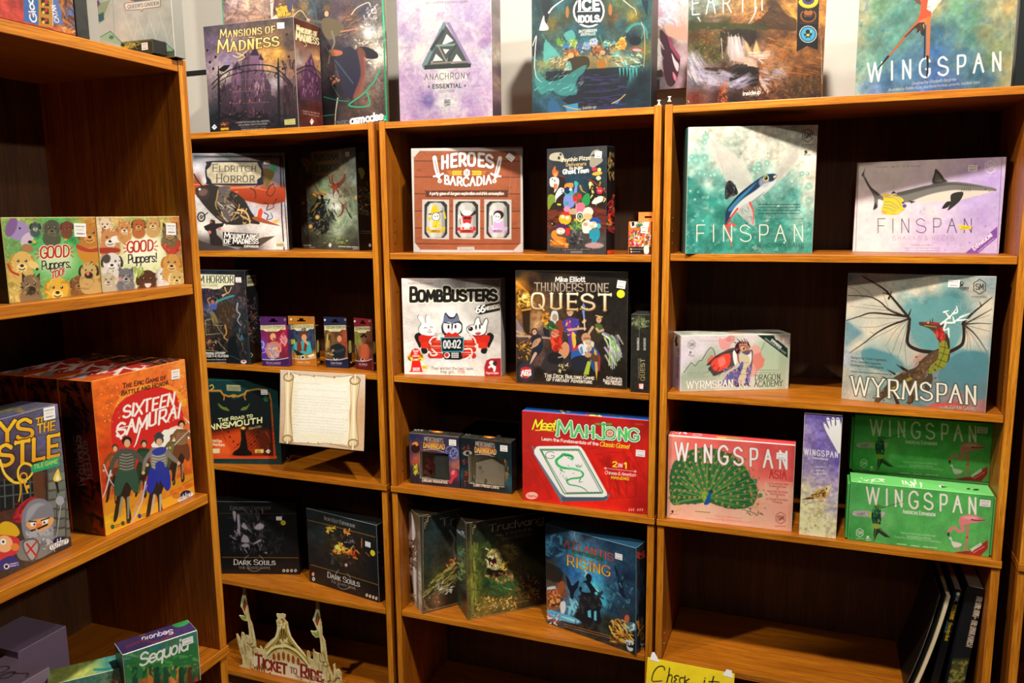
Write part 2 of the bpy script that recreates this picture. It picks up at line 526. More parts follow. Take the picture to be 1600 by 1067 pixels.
    def hexlogo(s, x, y, r, col, w=2.5, fill=None):
        t = np.radians(np.arange(30, 390, 60)); p = np.c_[x + r * .9 * np.cos(t), y + r * np.sin(t)]
        if fill: s.P(fill, p)
        s.L(col, np.vstack([p, p[0]]), w, sm=0)
        return s.T('SM', x - r * .5, y + r * .38, x + r * .5, y + r * .38, r * .76, col, w=.15)
    def tiny(s, rows, x0, x1, y, dy, h, col, dx=0, dyx=0.0, al=0.8, seed=1):
        """lines of print too small to read, as word-length strokes"""
        rng = random.Random(seed)
        for i in range(rows):
            yy = y + i * dy; x = x0 + rng.uniform(0, dx); e = x1 - rng.uniform(0, dx)
            while x < e:
                l = min(rng.uniform(1.5, 5) * h, e - x)
                s.L(col, [x, yy + (x - x0) * dyx, x + l, yy + (x + l - x0) * dyx], h * 0.55, al=al, sm=0); x += l + h * 0.8
        return s

# ------------------------------------------------------------------ boxed games
FALLOFF_GAIN = [1.0]   # colour gain by shelf height, put into the print against lamp falloff
def mesh_from_faces(name, faces, mat):
    """faces: list of (origin, du, dv, Art or hex).  Art rows run top to bottom, dv points up."""
    V = []; Fc = []; C = []; n = 0
    for (o, du, dv, art) in faces:
        o = np.array(o, float); du = np.array(du, float); dv = np.array(dv, float)
        if isinstance(art, Art): nx, nz = art.w, art.h; col = art.a[::-1].reshape(-1, 3)
        else: nx = nz = 2; col = np.tile(hexc(art), (4, 1))
        s_, t_ = np.meshgrid(np.linspace(0, 1, nx), np.linspace(0, 1, nz))
        P = o + s_.reshape(-1, 1) * du + t_.reshape(-1, 1) * dv
        i = (np.arange(nz - 1)[:, None] * nx + np.arange(nx - 1)[None, :]).reshape(-1) + n
        Fc.append(np.c_[i, i + 1, i + nx + 1, i + nx]); V.append(P); C.append(np.clip(col, 0, 1)); n += nx * nz
    V = np.vstack(V); Fc = np.vstack(Fc); C = np.clip(np.vstack(C), 0, 1) * FALLOFF_GAIN[0]; C = C if FALLOFF_GAIN[0] <= 1 else 1 - (1 - np.minimum(C, 1)) * 1.0
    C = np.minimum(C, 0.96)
    me = bpy.data.meshes.new(name)
    me.vertices.add(len(V)); me.vertices.foreach_set('co', V.astype(np.float32).ravel())
    me.loops.add(len(Fc) * 4); me.loops.foreach_set('vertex_index', Fc.astype(np.int32).ravel())
    me.polygons.add(len(Fc)); me.polygons.foreach_set('loop_start', np.arange(0, len(Fc) * 4, 4, dtype=np.int32))
    try: me.polygons.foreach_set('loop_total', np.full(len(Fc), 4, np.int32))
    except Exception: pass
    me.update(calc_edges=True); me.materials.append(mat)
    at = me.color_attributes.new('Col', 'BYTE_COLOR', 'POINT')
    at.data.foreach_set('color_srgb', np.c_[C, np.ones(len(C))].astype(np.float32).ravel())
    return me

def box_faces(w, d, h, art, L='202020', Rt='202020', T='202020', B='202020', K='202020', edge='909090', c=0.0008, x=0, y=0, z=0):
    f = [((x + c, y, z + c), (w - 2 * c, 0, 0), (0, 0, h - 2 * c), art),
         ((x, y + d - c, z + c), (0, -(d - 2 * c), 0), (0, 0, h - 2 * c), L),
         ((x + w, y + c, z + c), (0, d - 2 * c, 0), (0, 0, h - 2 * c), Rt),
         ((x + c, y + c, z + h), (w - 2 * c, 0, 0), (0, d - 2 * c, 0), T),
         ((x + c, y + d - c, z), (w - 2 * c, 0, 0), (0, -(d - 2 * c), 0), B),
         ((x + w - c, y + d, z + c), (-(w - 2 * c), 0, 0), (0, 0, h - 2 * c), K),
         # chamfers round the front and along the top and sides
         ((x, y + c, z + c), (c, -c, 0), (0, 0, h - 2 * c), edge),
         ((x + w - c, y, z + c), (c, c, 0), (0, 0, h - 2 * c), edge),
         ((x + c, y, z + h - c), (w - 2 * c, 0, 0), (0, c, c), edge),
         ((x + c, y + c, z), (w - 2 * c, 0, 0), (0, -c, c), edge),
         ((x, y + d - c, z + h - c), (0, -(d - 2 * c), 0), (c, 0, c), edge),
         ((x + w - c, y + c, z + h), (0, d - 2 * c, 0), (c, 0, -c), edge),
         ((x, y + d - c, z + c), (c, c, 0), (0, 0, h - 2 * c), edge),
         ((x + w - c, y + d, z + c), (c, -c, 0), (0, 0, h - 2 * c), edge),
         ((x + c, y + d - c, z + h), (w - 2 * c, 0, 0), (0, c, -c), edge)]
    return f

STK = Art('0 0 40 0 40 26 0 26', 40, 26, 'f4f0ea')
STK.tiny(1, 5, 35, 6, 6, 4, '8a8580').tiny(1, 8, 34, 20, 6, 5, '77726c')
for _i in range(14): STK.L('b5b0a8', [6 + _i * 2, 10, 6 + _i * 2, 15], .8, sm=0)
_stme = {}
def sticker(parent, u, v, w=0.022, h=0.015, rot=0, side=None):
    """price sticker lying on the front face, centre at (u, v) metres from the lower left corner"""
    key = (round(w, 4), round(h, 4))
    if key not in _stme:
        t = 0.0004
        _stme[key] = mesh_from_faces('price_sticker', [((-w / 2, -t, -h / 2), (w, 0, 0), (0, 0, h), STK),
            ((-w / 2, 0, -h / 2), (0, -t, 0), (0, 0, h), 'e8e4dc'), ((w / 2, -t, -h / 2), (0, t, 0), (0, 0, h), 'e8e4dc'),
            ((-w / 2, -t, h / 2), (w, 0, 0), (0, t, 0), 'e8e4dc'), ((-w / 2, 0, -h / 2), (w, 0, 0), (0, -t, 0), 'e8e4dc')], STICK)
    o = bpy.data.objects.new('price_sticker', _stme[key]); COL.objects.link(o); o.parent = parent
    o.location = (u, -0.00005, v); o.rotation_euler = (0, R(rot), 0)
    o['label'] = 'white price sticker'
    return o

def dot(parent, u, v, r, colh, lab):
    mb = MB(); n = 20; t = 0.0004
    mb.add([(r * math.cos(2 * math.pi * k / n), y, r * math.sin(2 * math.pi * k / n)) for y in (-t, 0) for k in range(n)],
           [tuple(range(n))] + [(k, (k + 1) % n, n + (k + 1) % n, n + k) for k in range(n)], tuple(hexc(colh)))
    o = mb.build('round_sticker', STICK, parent); o.location = (u, -0.00005, v); o['label'] = lab
    return o

def game(name, loc, yaw, w, d, h, art, label, cat='board game', group=None, lean=0.0, mat=None, stick=None, **kw):
    """one boxed game standing on its edge: origin at the lower left corner of its front face"""
    me = mesh_from_faces(name, box_faces(w, d, h, art, **kw), mat or PRINT)
    o = bpy.data.objects.new(name, me); COL.objects.link(o)
    o.location = loc; o.rotation_euler = (-R(lean), 0, R(yaw))
    tag(o, label, cat, group)
    for s_ in (stick or []): sticker(o, *s_)
    return o

# ------------------------------------------------------------------ room
ZT, Z4 = 1.83, 0.7942
TH, TS = 0.0179, 0.0174
X0r, X1r, Y0r, Y1r, ZC = -1.9, 4.2, -4.6, 0.325, 3.25

def slab(name, x0, x1, y0, y1, z0, z1, mat):
    return tag(MB().box(x0, x1, y0, y1, z0, z1).build(name, mat), kind='structure')
slab('floor', X0r, X1r, Y0r, Y1r, -0.05, 0, FLOORM)
slab('ceiling', X0r, X1r, Y0r, Y1r, ZC, ZC + 0.05, CEILM)
slab('wall_back', X0r - .05, X1r + .05, Y1r, Y1r + 0.08, 0, ZC, WALLM)
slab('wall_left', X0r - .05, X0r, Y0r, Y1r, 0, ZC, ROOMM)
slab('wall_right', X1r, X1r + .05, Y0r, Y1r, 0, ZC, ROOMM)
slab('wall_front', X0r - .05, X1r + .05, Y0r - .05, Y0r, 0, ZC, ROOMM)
slab('trim_1', X0r, -0.62, Y1r - 0.006, Y1r, 2.063, 2.076, BLACKM)      # dark joint across the back wall

for i, (lx, ly, lz, wt, dia) in enumerate(LAMPS):
    t = empty('ceiling_spotlight', (lx, ly, lz + .1))
    MB().lathe([(0.05, ZC - lz - .12), (0.05, ZC - lz - .1)], 20).build('canopy', BLACKM, t)
    MB().lathe([(0.008, -.02), (0.008, ZC - lz - .11)], 10).build('stem', BLACKM, t)
    MB().lathe([(dia / 2 + .012, -0.085), (dia / 2 + .02, -0.04), (0.03, -0.018)], 24).build('lamp_housing', BLACKM, t)
    tag(t, ['black ceiling spotlight above the middle bookcases', 'black ceiling spotlight to the right of the bookcases',
            'black ceiling spotlight above the left bookcase', 'black ceiling spotlight by the far right wall', 'added wide black fill spotlight in the middle of the room', 'added black fill spotlight in the left corner behind the side bookcase'][i], 'ceiling light', 'ceiling spotlights')

# ------------------------------------------------------------------ bookcases
def board(mb, name, m1, m2, parent):
    """foil-faced board: the front edge carries lighter oak edging"""
    o = mb.build(name, m1, parent, bevel=0.0012); o.data.materials.append(m2)
    for p in o.data.polygons:
        if p.normal.y < -.9: p.material_index = 1
    return o
def bookcase(loc, yaw, W, s2, s3, z5, label, pins=()):
    t = empty('bookcase', loc, yaw); D = 0.312; I = 0.0015
    for x in (I, W - TH - I):
        board(MB().box(x, x + TH, 0, D, Z4, ZT), 'upper_side_panel', WV, EV, t)
        board(MB().box(x, x + TH, 0.0015, D, 0, Z4 - TS), 'lower_side_panel', WV, EV, t)
    a, b = I + TH, W - I - TH
    board(MB().box(a, b, 0.001, D - .004, ZT - 0.003 - TS, ZT - 0.003), 'top_board', WH, EH, t)
    board(MB().box(0, W, -0.003, D - .004, Z4 - TS, Z4), 'fixed_shelf', WH, EH, t)
    for z in (s2, s3, z5):
        board(MB().box(a + .001, b - .001, 0.002, D - .006, z - TS, z), 'shelf', WH, EH, t)
    board(MB().box(a, b, 0.002, D - .006, 0.06, 0.06 + TS), 'bottom_board', WH, EH, t)
    MB().box(a, b, 0.03, 0.042, 0, 0.06).build('kick_board', WH, t)
    MB().box(0.004, W - .004, D - .004, D, 0.01, ZT - .004).build('back_panel', WBACK, t)
    for (side, y, z) in pins:
        x = a if side == 'L' else b; sg = 1 if side == 'L' else -1
        mb = MB(); n = 10
        mb.add([(x + sg * dx, y + .0028 * math.cos(2 * math.pi * k / n), z + .0028 * math.sin(2 * math.pi * k / n)) for dx in (0, .0008) for k in range(n)],
               [tuple(range(n, 2 * n))] + [(k, (k + 1) % n, n + (k + 1) % n, n + k) for k in range(n)])
        mb.build('shelf_pin_socket', BRASS, t)
    return tag(t, label, 'bookcase', 'oak bookcases')
W_ = 0.775
pz = lambda s, ys, zs: [(s, y, z) for y in ys for z in zs]
bookcase((-0.0692 - W_, 0, 0), 0, W_, 1.474, 1.1246, 0.4012, 'oak bookcase half hidden behind the near left one, with a paper scroll hanging in it')
bookcase((-0.0556, 0, 0), 0, W_, 1.472, 1.1226, 0.4059, 'oak bookcase in the middle, with the red mahjong box and swords on a brown box',
         pz('L', [.037], [1.53, 1.562, 1.498, 1.16, 1.192, 1.224, .83, .862, 1.36]))
bookcase((0.7247, 0, 0), 0, W_ + .002, 1.4758, 1.1286, 0.4065, 'oak bookcase on the right, holding the teal, green and pink bird and fish games',
         pz('L', [.037], [1.53, 1.562, 1.50, 1.18, 1.21, .43, .46]) + pz('R', [.037], [1.53, 1.562, 1.50, 1.18, 1.21, 1.15]))
bookcase((1.533, -0.001, 0), 0, W_, 1.474, 1.12, 0.405, 'oak bookcase at the right edge, only its left upright in view', [('L', .04, .86)])
A = bookcase((0, 0, 0), 0, W_, 1.4632, 1.0924, 0.402, 'near left oak bookcase turned side-on, holding the puppy and samurai games')
_ay = R(90) + 0.0151 * 1.0
A.rotation_euler = (0, 0, _ay)
A.location = (0.0964 - W_ * math.cos(_ay), -0.8822 - W_ * math.sin(_ay), 0)

# placement x, y, z, yaw, width, depth, height, lean of every box
BX = {
'mansions': (-0.637, 0.011, 1.827, 1.1, 0.312, 0.128, 0.303, 0),
'poster': (-0.68, 0.15, 1.827, 0, 0.573, 0.006, 0.72, 0),
'anachrony': (0.005, 0.013, 1.827, 3, 0.266, 0.075, 0.372, 0),
'ice': (0.378, 0.034, 1.827, -0.5, 0.307, 0.075, 0.372, 0),
'pink': (0.585, 0.27, 1.905, 0, 0.22, 0.018, 0.34, 0),
'earth': (0.773, 0.018, 1.827, 2.5, 0.303, 0.07, 0.303, 0),
'wingspan': (1.143, 0.028, 1.827, -4, 0.3, 0.07, 0.3, 0),
'eldritch': (-0.7254, -0.004, 1.474, 24.0, 0.297, 0.056, 0.294, 0),
'ark3': (-0.476, 0.215, 1.474, -24, 0.32, 0.07, 0.299, 0),
'arkcard': (-0.782, -0.002, 1.1246, 4, 0.238, 0.06, 0.291, 0),
'inv1': (-0.493, 0.006, 1.1246, 10, 0.088, 0.024, 0.153, 0),
'inv2': (-0.417, 0.043, 1.1246, 5, 0.09, 0.024, 0.153, 0),
'inv3': (-0.293, 0.047, 1.1246, 3.7, 0.077, 0.024, 0.154, 0),
'inv4': (-0.194, 0.056, 1.1246, -14, 0.075, 0.024, 0.154, 0),
'innsm': (-0.7365, -0.007, 0.7942, 15.9, 0.26, 0.067, 0.274, 0),
'expl': (-0.758, 0.022, 0.4012, 18.2, 0.295, 0.055, 0.252, 0),
'iron': (-0.417, 0.082, 0.4012, -10.4, 0.295, 0.05, 0.251, 0),
'heroes': (0.039, 0.004, 1.472, 18.5, 0.303, 0.08, 0.283, 1.5),
'pizza': (0.416, 0.038, 1.472, -10, 0.169, 0.053, 0.269, 0),
'orange': (0.63, 0.049, 1.472, -6, 0.06, 0.03, 0.082, 0),
'bomb': (-0.018, 0.034, 1.1226, 10.2, 0.286, 0.07, 0.277, 0),
'thunder': (0.333, 0.019, 1.1226, 2, 0.302, 0.075, 0.306, 0),
'quest': (0.65, 0.006, 1.1226, 0.7, 0.047, 0.2, 0.201, 0),
'deluxe': (-0.011, 0.038, 0.7942, 2.7, 0.157, 0.041, 0.154, 0),
'lumi': (0.148, 0.046, 0.7942, 0.5, 0.158, 0.041, 0.152, 0),
'mahjong': (0.35, 0.015, 0.7942, 0.4, 0.347, 0.05, 0.254, 0),
'trud1': (0.034, 0.003, 0.4059, 49.5, 0.297, 0.095, 0.305, 0),
'trud2': (0.176, 0.015, 0.4059, 41.7, 0.295, 0.1, 0.298, 0),
'atlantis': (0.398, 0.078, 0.4059, -16.2, 0.29, 0.05, 0.305, -1.5),
'finspan': (0.783, -0.006, 1.4758, 16.8, 0.3, 0.072, 0.299, 0),
'sharks': (1.162, 0.168, 1.4758, -10.8, 0.308, 0.06, 0.214, 0),
'academy': (0.774, 0.02, 1.1286, 24.6, 0.28, 0.08, 0.143, 0),
'wyrm': (1.152, 0.062, 1.1286, -9.5, 0.299, 0.072, 0.303, 0),
'asia': (0.748, 0.014, 0.7942, 1.3, 0.306, 0.04, 0.222, 0),
'tuck': (1.071, 0.01, 0.7942, 0.1, 0.084, 0.06, 0.306, 0),
'green': (1.175, 0.016, 0.7942, -0.2, 0.31, 0.075, 0.146, 0),
'green2': (1.18, 0.1, 0.9417, 1.5, 0.31, 0.08, 0.141, 1.5),
'pup2': (0.079, -1.223, 1.4632, 92, 0.154, 0.045, 0.114, 0),
'pup1': (0.0735, -1.068, 1.4632, 88.2, 0.164, 0.045, 0.114, 0),
'sam': (0.082, -1.11, 1.0924, 91.2, 0.195, 0.0665, 0.243, 0),
'keys': (0.0735, -1.375, 1.0924, 92.6, 0.221, 0.07, 0.2175, 0),
'seq': (0.075, -1.094, 0.7942, 61, 0.118, 0.048, 0.092, 0),
'teal': (-0.018, -1.157, 0.7942, 48, 0.118, 0.05, 0.056, 0),
'azul': (-0.052, -0.915, 1.83, 0, 0.156, 0.024, 0.33, 0),
'catan': (0.092, -1.3, 1.83, 91, 0.213, 0.07, 0.25, 0),
}
# face corners on the drawing sheets (TL TR BR BL) and ink grid
Q = {
'mansions': ('84 201 768 127 810 968 137 1005', 224, 271),
'mansions_R': ('768 127 961 201 998 1000 810 968', 65, 270),
'poster': ('171 -806 1425 -1041 1492 974 288 1040', 409, 637),
'anachrony': ('97 -192 888 -279 905 977 134 1015', 235, 369),
'anachrony_R': ('888 -279 966 -211 981 1002 905 977', 27, 370),
'ice': ('160 -315 1177 -448 1155 904 168 961', 301, 394),
'ice_R': ('1177 -448 1228 -371 1205 934 1155 904', 22, 398),
'pink': ('1012 -334 1714 -420 1682 719 998 763', 208, 335),
'earth': ('303 -240 1466 -359 1409 823 278 881', 345, 345),
'wingspan': ('323 -348 1548 -510 1450 656 265 733', 399, 371),
'eldritch': ('-8 231 713 227 750 929 43 938', 246, 243),
'ark3': ('809 232 1228 183 1258 936 843 919', 144, 248),
'ark3_R': ('1228 183 1372 192 1399 930 1258 936', 49, 257),
'arkcard': ('-53 110 476 116 523 875 2 849', 162, 232),
'arkcard_R': ('476 116 570 105 614 848 523 875', 29, 233),
'inv1': ('595 487 813 490 835 892 619 886', 67, 124),
'inv2': ('825 482 1038 488 1058 890 846 881', 65, 124),
'inv2_R': ('1038 488 1070 480 1089 879 1058 890', 10, 124),
'inv3': ('1110 490 1296 495 1314 907 1130 897', 57, 127),
'inv3_R': ('1296 495 1328 487 1345 895 1314 907', 10, 127),
'inv4': ('1354 496 1502 509 1517 929 1371 908', 45, 128),
'inv4_R': ('1502 509 1549 502 1564 918 1517 929', 14, 129),
'innsm': ('-62 125 603 130 642 832 -12 821', 197, 209),
'innsm_R': ('603 130 667 95 705 779 642 832', 23, 208),
'expl': ('-31 124 706 129 739 734 12 726', 219, 181),
'iron': ('788 178 1377 323 1402 972 820 791', 182, 189),
'iron_R': ('1377 323 1466 278 1489 917 1402 972', 30, 193),
'iron_T': ('882 138 1466 278 1377 323 788 178', 181, 30),
'heroes': ('242 195 1050 184 1056 948 261 955', 276, 262),
'pizza': ('113 199 549 174 543 965 116 958', 148, 267),
'pizza_R': ('549 174 611 184 604 958 543 965', 21, 269),
'orange': ('706 725 872 724 868 963 703 961', 57, 81),
'bomb': ('137 177 922 181 932 959 162 938', 244, 242),
'thunder': ('73 108 928 119 917 1012 81 962', 279, 288),
'quest': ('953 440 1094 444 1084 1039 945 1029', 46, 195),
'deluxe': ('194 306 714 348 725 886 210 833', 124, 127),
'deluxe_T': ('256 269 768 310 714 348 194 306', 124, 16),
'lumi': ('722 356 1261 406 1267 949 733 886', 129, 128),
'lumi_R': ('1261 406 1313 366 1318 900 1267 949', 16, 129),
'lumi_T': ('782 318 1313 366 1261 406 722 356', 128, 16),
'mahjong': ('87 120 1203 208 1189 1036 94 904', 316, 229),
'mahjong_T': ('140 84 1234 168 1203 208 87 120', 315, 16),
'trud1': ('189 141 936 -9 945 765 213 957', 227, 238),
'trud1_L': ('89 57 189 141 213 957 114 848', 41, 241),
'trud2': ('575 199 1360 80 1360 858 592 1009', 236, 238),
'trud2_L': ('490 101 575 199 592 1009 508 882', 42, 238),
'atlantis': ('85 72 655 224 654 891 98 693', 236, 257),
'atlantis_R': ('655 224 712 183 709 839 654 891', 29, 264),
'finspan': ('194 122 1061 106 1020 963 174 969', 320, 319),
'sharks': ('143 263 1275 218 1213 953 106 938', 369, 233),
'academy': ('241 241 1431 217 1404 821 227 850', 272, 139),
'academy_L': ('149 191 241 241 227 850 137 778', 25, 137),
'academy_T': ('149 191 1295 168 1431 217 241 241', 268, 28),
'wyrm': ('151 69 1141 94 1065 1004 105 910', 366, 329),
'asia': ('77 156 1137 241 1104 967 63 848', 316, 212),
'asia_T': ('97 122 1138 204 1137 241 77 156', 316, 11),
'tuck': ('132 72 420 93 368 1029 88 995', 94, 307),
'green': ('64 476 1062 576 1026 987 42 865', 373, 150),
'green_T': ('59 413 1019 506 1062 576 64 476', 368, 27),
'green2': ('92 31 1056 95 1025 487 72 404', 360, 143),
'pup2': ('4 70 530 67 568 490 55 550', 234, 204),
'pup1': ('533 67 998 63 1026 440 571 489', 207, 180),
'sam': ('424 136 857 32 904 662 491 854', 243, 365),
'sam_L': ('268 124 424 136 491 854 338 830', 83, 386),
'sam_T': ('268 124 715 24 857 32 424 136', 243, 80),
'keys': ('-456 431 268 239 334 898 -351 1221', 406, 393),
'keys_T': ('-646 410 98 226 268 239 -456 431', 408, 97),
'seq': ('546 495 880 384 898 608 568 731', 197, 129),
'seq_T': ('510 442 837 336 880 384 546 495', 195, 35),
'teal': ('209 632 579 544 592 685 225 778', 212, 80),
'teal_T': ('217 562 574 480 579 544 209 632', 209, 37),
'azul': ('410 -731 780 -815 859 279 500 315', 188, 547),
'catan': ('-514 -1158 290 -761 374 177 -378 -5', 425, 536),
}
ART = {}
def A_(k, bg='808080'):
    q, nx, nz = Q[k]; a = Art(q, nx, nz, bg); ART[k] = a; return a

# -- haunted mansion (front and spine)
a = A_('mansions')
a.fld('100 220 3c363c 300 160 4a4044 500 160 564846 740 150 3a302f 150 300 54465a 280 390 6c5c78 620 300 7a5c48 650 400 d89c42 560 420 c8924c 730 330 4a3a34 120 430 6a5468 190 480 8a7a80 240 540 baa89a 260 470 82708a 300 700 3a2838 450 700 4a2c38 620 640 a0929a 700 700 3a2430 760 800 2a1c20 200 900 101820 450 950 0e1418 740 940 141a1c 140 990 0c1418 770 500 6a4a3c')
a.nz(.35, 60, 3).nz(.2, 14, 5)
a.P('5c4456', '190 980 195 720 240 690 262 640 300 625 308 500 345 465 372 512 388 440 405 395 430 385 450 410 475 345 505 400 535 440 542 520 562 570 595 640 602 720 650 745 650 980', col2='1c151c', soft=1)
for p_ in ('430 520 445 400 475 350 505 400 535 440 545 560 560 900 420 900', '300 630 310 505 345 470 370 515 375 900 310 900'): a.P('8c6480', p_, soft=3, al=.75, col2='2c1c28')
for p_ in ('440 420 475 340 510 420', '305 530 345 460 374 530', '385 450 402 390 425 450', '505 450 522 405 545 455', '220 700 242 625 262 690'): a.P('2c2030', p_)
for i in range(60): x = 215 + (i * 37) % 370; y = 560 + (i * 53) % 320; a.L(['1c1218', '2c1c28', 'c87838', '1c1218'][i % 4], [x, y, x, y + 16], 7, sm=0, al=.8)
for y in (600, 690, 780): a.L('a07c90', [300, y + 6, 600, y - 6], 3, al=.5)
a.D('6a4c60 5a4052 42303e', '300 480 600 940', 40, 12, 4, 3, 90, .4, 8).D('94707e b08c98 7a5c6c', '480 440 570 720', 26, 9, 5, 4, 90, .6, 8)
a.D('140e16 0e0c12', '200 640 640 940', 60, 8, 6, 3, 90, .8, 5).D('c86a3c e0a040 b04a38', '300 640 600 860', 26, 4, 7, 1.5, 90, .8, 8)
a.L('9a6a88', '415 400 405 560 410 700', 5, 3, .6).L('a87898', '345 470 350 640', 5, 3, .5)
for x, y in ((200, 500), (655, 440)): a.L('0c0c10', [x, y, x, y + 60, x + 8, 970], 6, 22, 1, 0).L('0c0c10', [x - 16, y + 70, x + 20, y + 66], 6, sm=0)
a.L('101014', '150 640 200 590 290 530 400 497 520 490 620 505 690 560 760 640', 9).L('101014', '150 680 220 610 310 565 420 540 540 535 650 560 740 640', 7)
for i in range(9): x = 210 + i * 52; a.L('101014', [x, 590 - i * 9 + (i > 4) * (i - 4) * 16, x + 22, 560 - i * 8 + (i > 4) * (i - 4) * 14, x + 8, 545 - i * 6 + (i > 4) * (i - 4) * 13], 5)
a.L('101014', '640 520 660 560 640 590 625 570 640 555', 5).P('0a0a0c', '200 525 240 495 290 490 270 520 240 545 215 540')
for x, y in ((115, 380), (135, 470), (178, 430), (720, 260), (735, 430), (690, 520), (160, 520)): a.E('241418', x, y, 9, 12, 20)
a.D('1c1018 2a1820', '690 480 790 900', 50, 14, 9, 4, 90, .7, 20).D('0a0c10', '150 860 790 990', 60, 20, 10, 3, 0, .6)
a.L('e8c878', '350 250 300 300 330 390 400 430 350 460', 5).L('e8c878', '430 280 480 290 440 360 360 430 310 420', 5)
a.T('Mansions of', 214, 288, 628, 244, 64, 'f0dc9c', w=.16, con=.45, ser=1.2, sc=1, out=.05, oc='2a1a10', c2='c8a860', gap=2.6)
a.T('Madness', 196, 398, 658, 344, 92, 'f0dc9c', w=.17, con=.45, ser=1.2, sc=1, out=.05, oc='2a1a10', c2='d0a850', gap=2.4)
a.T('A game of exploration, mystery,', 336, 936, 590, 922, 13, 'e8e4dc', w=.16, sc=1).T('and horror for 1-5 players', 352, 956, 570, 944, 13, 'e8e4dc', w=.16, sc=1)
a.T('Game design by nikki valens', 370, 972, 560, 964, 10, 'c8c4bc', w=.14, sc=1).tiny(1, 376, 560, 984, 10, 8, 'b8b4ac', dyx=-.04)
a.P('f0f4f8', '168 944 188 966 168 986 148 968').L('1c2430', '160 968 168 960 176 964 168 972', 4)
a.P('3a1c14', '208 926 276 922 280 985 214 990').D('c8842c 8a3a20', '212 930 274 950', 9, 6).P('e8b820', '216 974 276 970 276 986 218 990').T('magic', 222, 986, 272, 983, 10, '1a1408', w=.2)
a.P('b8b070', '702 908 784 900 786 944 704 948').T('Arkham', 710, 924, 778, 918, 13, '26281c', w=.14, con=.3, sc=1).T('Horror', 712, 942, 778, 937, 13, '26281c', w=.14, con=.3, sc=1).T('files', 706, 966, 788, 962, 9, 'b8b4a0', w=.14, sc=1, gap=9)
a = A_('mansions_R')
a.fld('780 160 4a2018 960 220 5a2a1c 860 300 6a3a28 870 400 8a6a60 800 450 a09088 960 460 d0a060 880 560 6a4a60 900 700 4a3040 820 750 301c24 900 820 401c18 960 900 6a2a20 830 930 4a1c18')
a.nz(.3, 40, 8).P('5a3c58', '815 960 820 620 850 560 860 480 880 450 902 400 915 440 930 500 950 560 985 620 985 760 820 760', col2='3a2030', soft=2)
a.D('a87090 7a4a6a 2a1824', '830 460 970 740', 60, 8, 3, 3, 90, .7, 8).L('141014', '790 530 860 500 920 505 990 580', 6).L('141014', '790 560 880 530 990 610', 5)
a.T('Mansions of', 792, 234, 948, 278, 48, 'f0e0b0', w=.18, con=.4, ser=1, sc=1, out=.04, oc='2a1208').T('Madness', 788, 296, 962, 338, 64, 'f0e0b0', w=.18, con=.4, ser=1, sc=1, out=.04, oc='2a1208').L('e8d8a0', '850 310 870 340 850 350', 4)
a.T('A game of exploration', 838, 846, 968, 868, 13, 'd8ccc0', w=.15, sc=1).T('to horror may players', 842, 864, 966, 888, 12, 'd8ccc0', w=.15, sc=1).P('f4f4f4', '908 898 924 922 908 950 894 924').L('5a2420', '902 924 908 916 914 922', 3)

# -- tall display board
a = A_('poster')
a.fld('240 20 6a5a5c 320 30 b09898 420 40 c8a890 560 60 a08878 340 110 8a6a60 480 120 a07860 620 60 5a3a44 700 90 b08838 760 30 483c50 850 60 7a6440 920 60 3a4a58 980 120 2a2430 1100 60 3a2a34 1200 120 5a3a30 1300 80 302c3c 1420 120 5a564c 1150 260 3a3038 1350 260 d0ccc0 1440 420 e8e4cc 1300 340 6a5c50 1100 380 241e2a 1250 450 1e1a2e 1400 600 6a5c54 1350 760 5a463c 1420 850 4a3a34 1100 700 100e14 1250 850 3a2a26 1000 850 0c0e10 850 400 2c2428')
a.nz(.4, 50, 2).nz(.3, 10, 3).D('8a6a50 6a4a38 a88058', '1120 120 1300 280', 60, 7, 4, 4, -25, .6, 8)
a.D('c8b8c0 f0e8e0 8a94b0', '1290 40 1400 260', 50, 10, 5, 2, None, .6).D('f4f0e0 d0ccc0 a89c88', '1230 300 1470 520', 90, 9, 6, 2, None, .7).D('5a4a40 7a6454 3a2c28', '1240 600 1480 900', 160, 8, 7, 1.5, None, .6)
a.E('100e18', 1330, 400, 90, 40, 20).P('1c1a30', '1060 380 1200 350 1300 420 1310 560 1260 700 1210 760 1150 700 1100 520', soft=3).P('a05a3c', '1040 380 1130 385 1135 415 1060 425', 1).P('8a4a38', '1250 360 1320 420 1300 700 1220 740 1280 560', 1, soft=4, al=.7)
a.E('4a3a20', 1025, 80, 45, 14, 10).E('5a4828', 1022, 60, 26, 22).E('c89878', 1020, 105, 16, 22).P('5c5038', '985 150 1060 140 1150 190 1140 240 1050 300 1000 260', 1).L('5c5038', '1000 170 900 155', 24, 14).E('c89070', 882, 152, 14, 12)
a.L('706858', '1060 240 1080 320 1050 400 1035 480', 16, 8).L('304850', '960 260 1040 400 1120 500 1220 630', 10).L('3a5058', '900 0 930 60 950 180', 14, 8).L('2c3c40', '980 480 1060 640 1120 740', 8)
a.L('c8b088', '760 130 822 80 880 150', 9, 4).P('c8c0b0', '590 0 620 0 610 130 640 110 660 150 600 160').P('c8a030', '640 60 760 30 770 110 650 130', soft=3).D('3a2c1c e8c850 402c30', '640 20 770 130', 30, 7).E('4a4458', 740, 40, 20, 60)
a.L('c8b898', '1210 110 1250 60 1330 20 1350 30', 7).E('b07858', 1250, 220, 14, 12).L('a87050', '1130 240 1240 220', 12).L('d8d0b0', '1105 745 1090 850 1085 950', 6).D('402c28 1c1418 c07848', '1040 560 1120 640', 16, 9)
a.L('b08878', '300 90 350 70 420 110 500 130', 8, 3).L('6a4a48', '350 10 340 80 300 130 290 170', 8).D('d8b8a0 b89080 7a6468', '250 10 600 140', 60, 16, 8, 3, 10, .4)
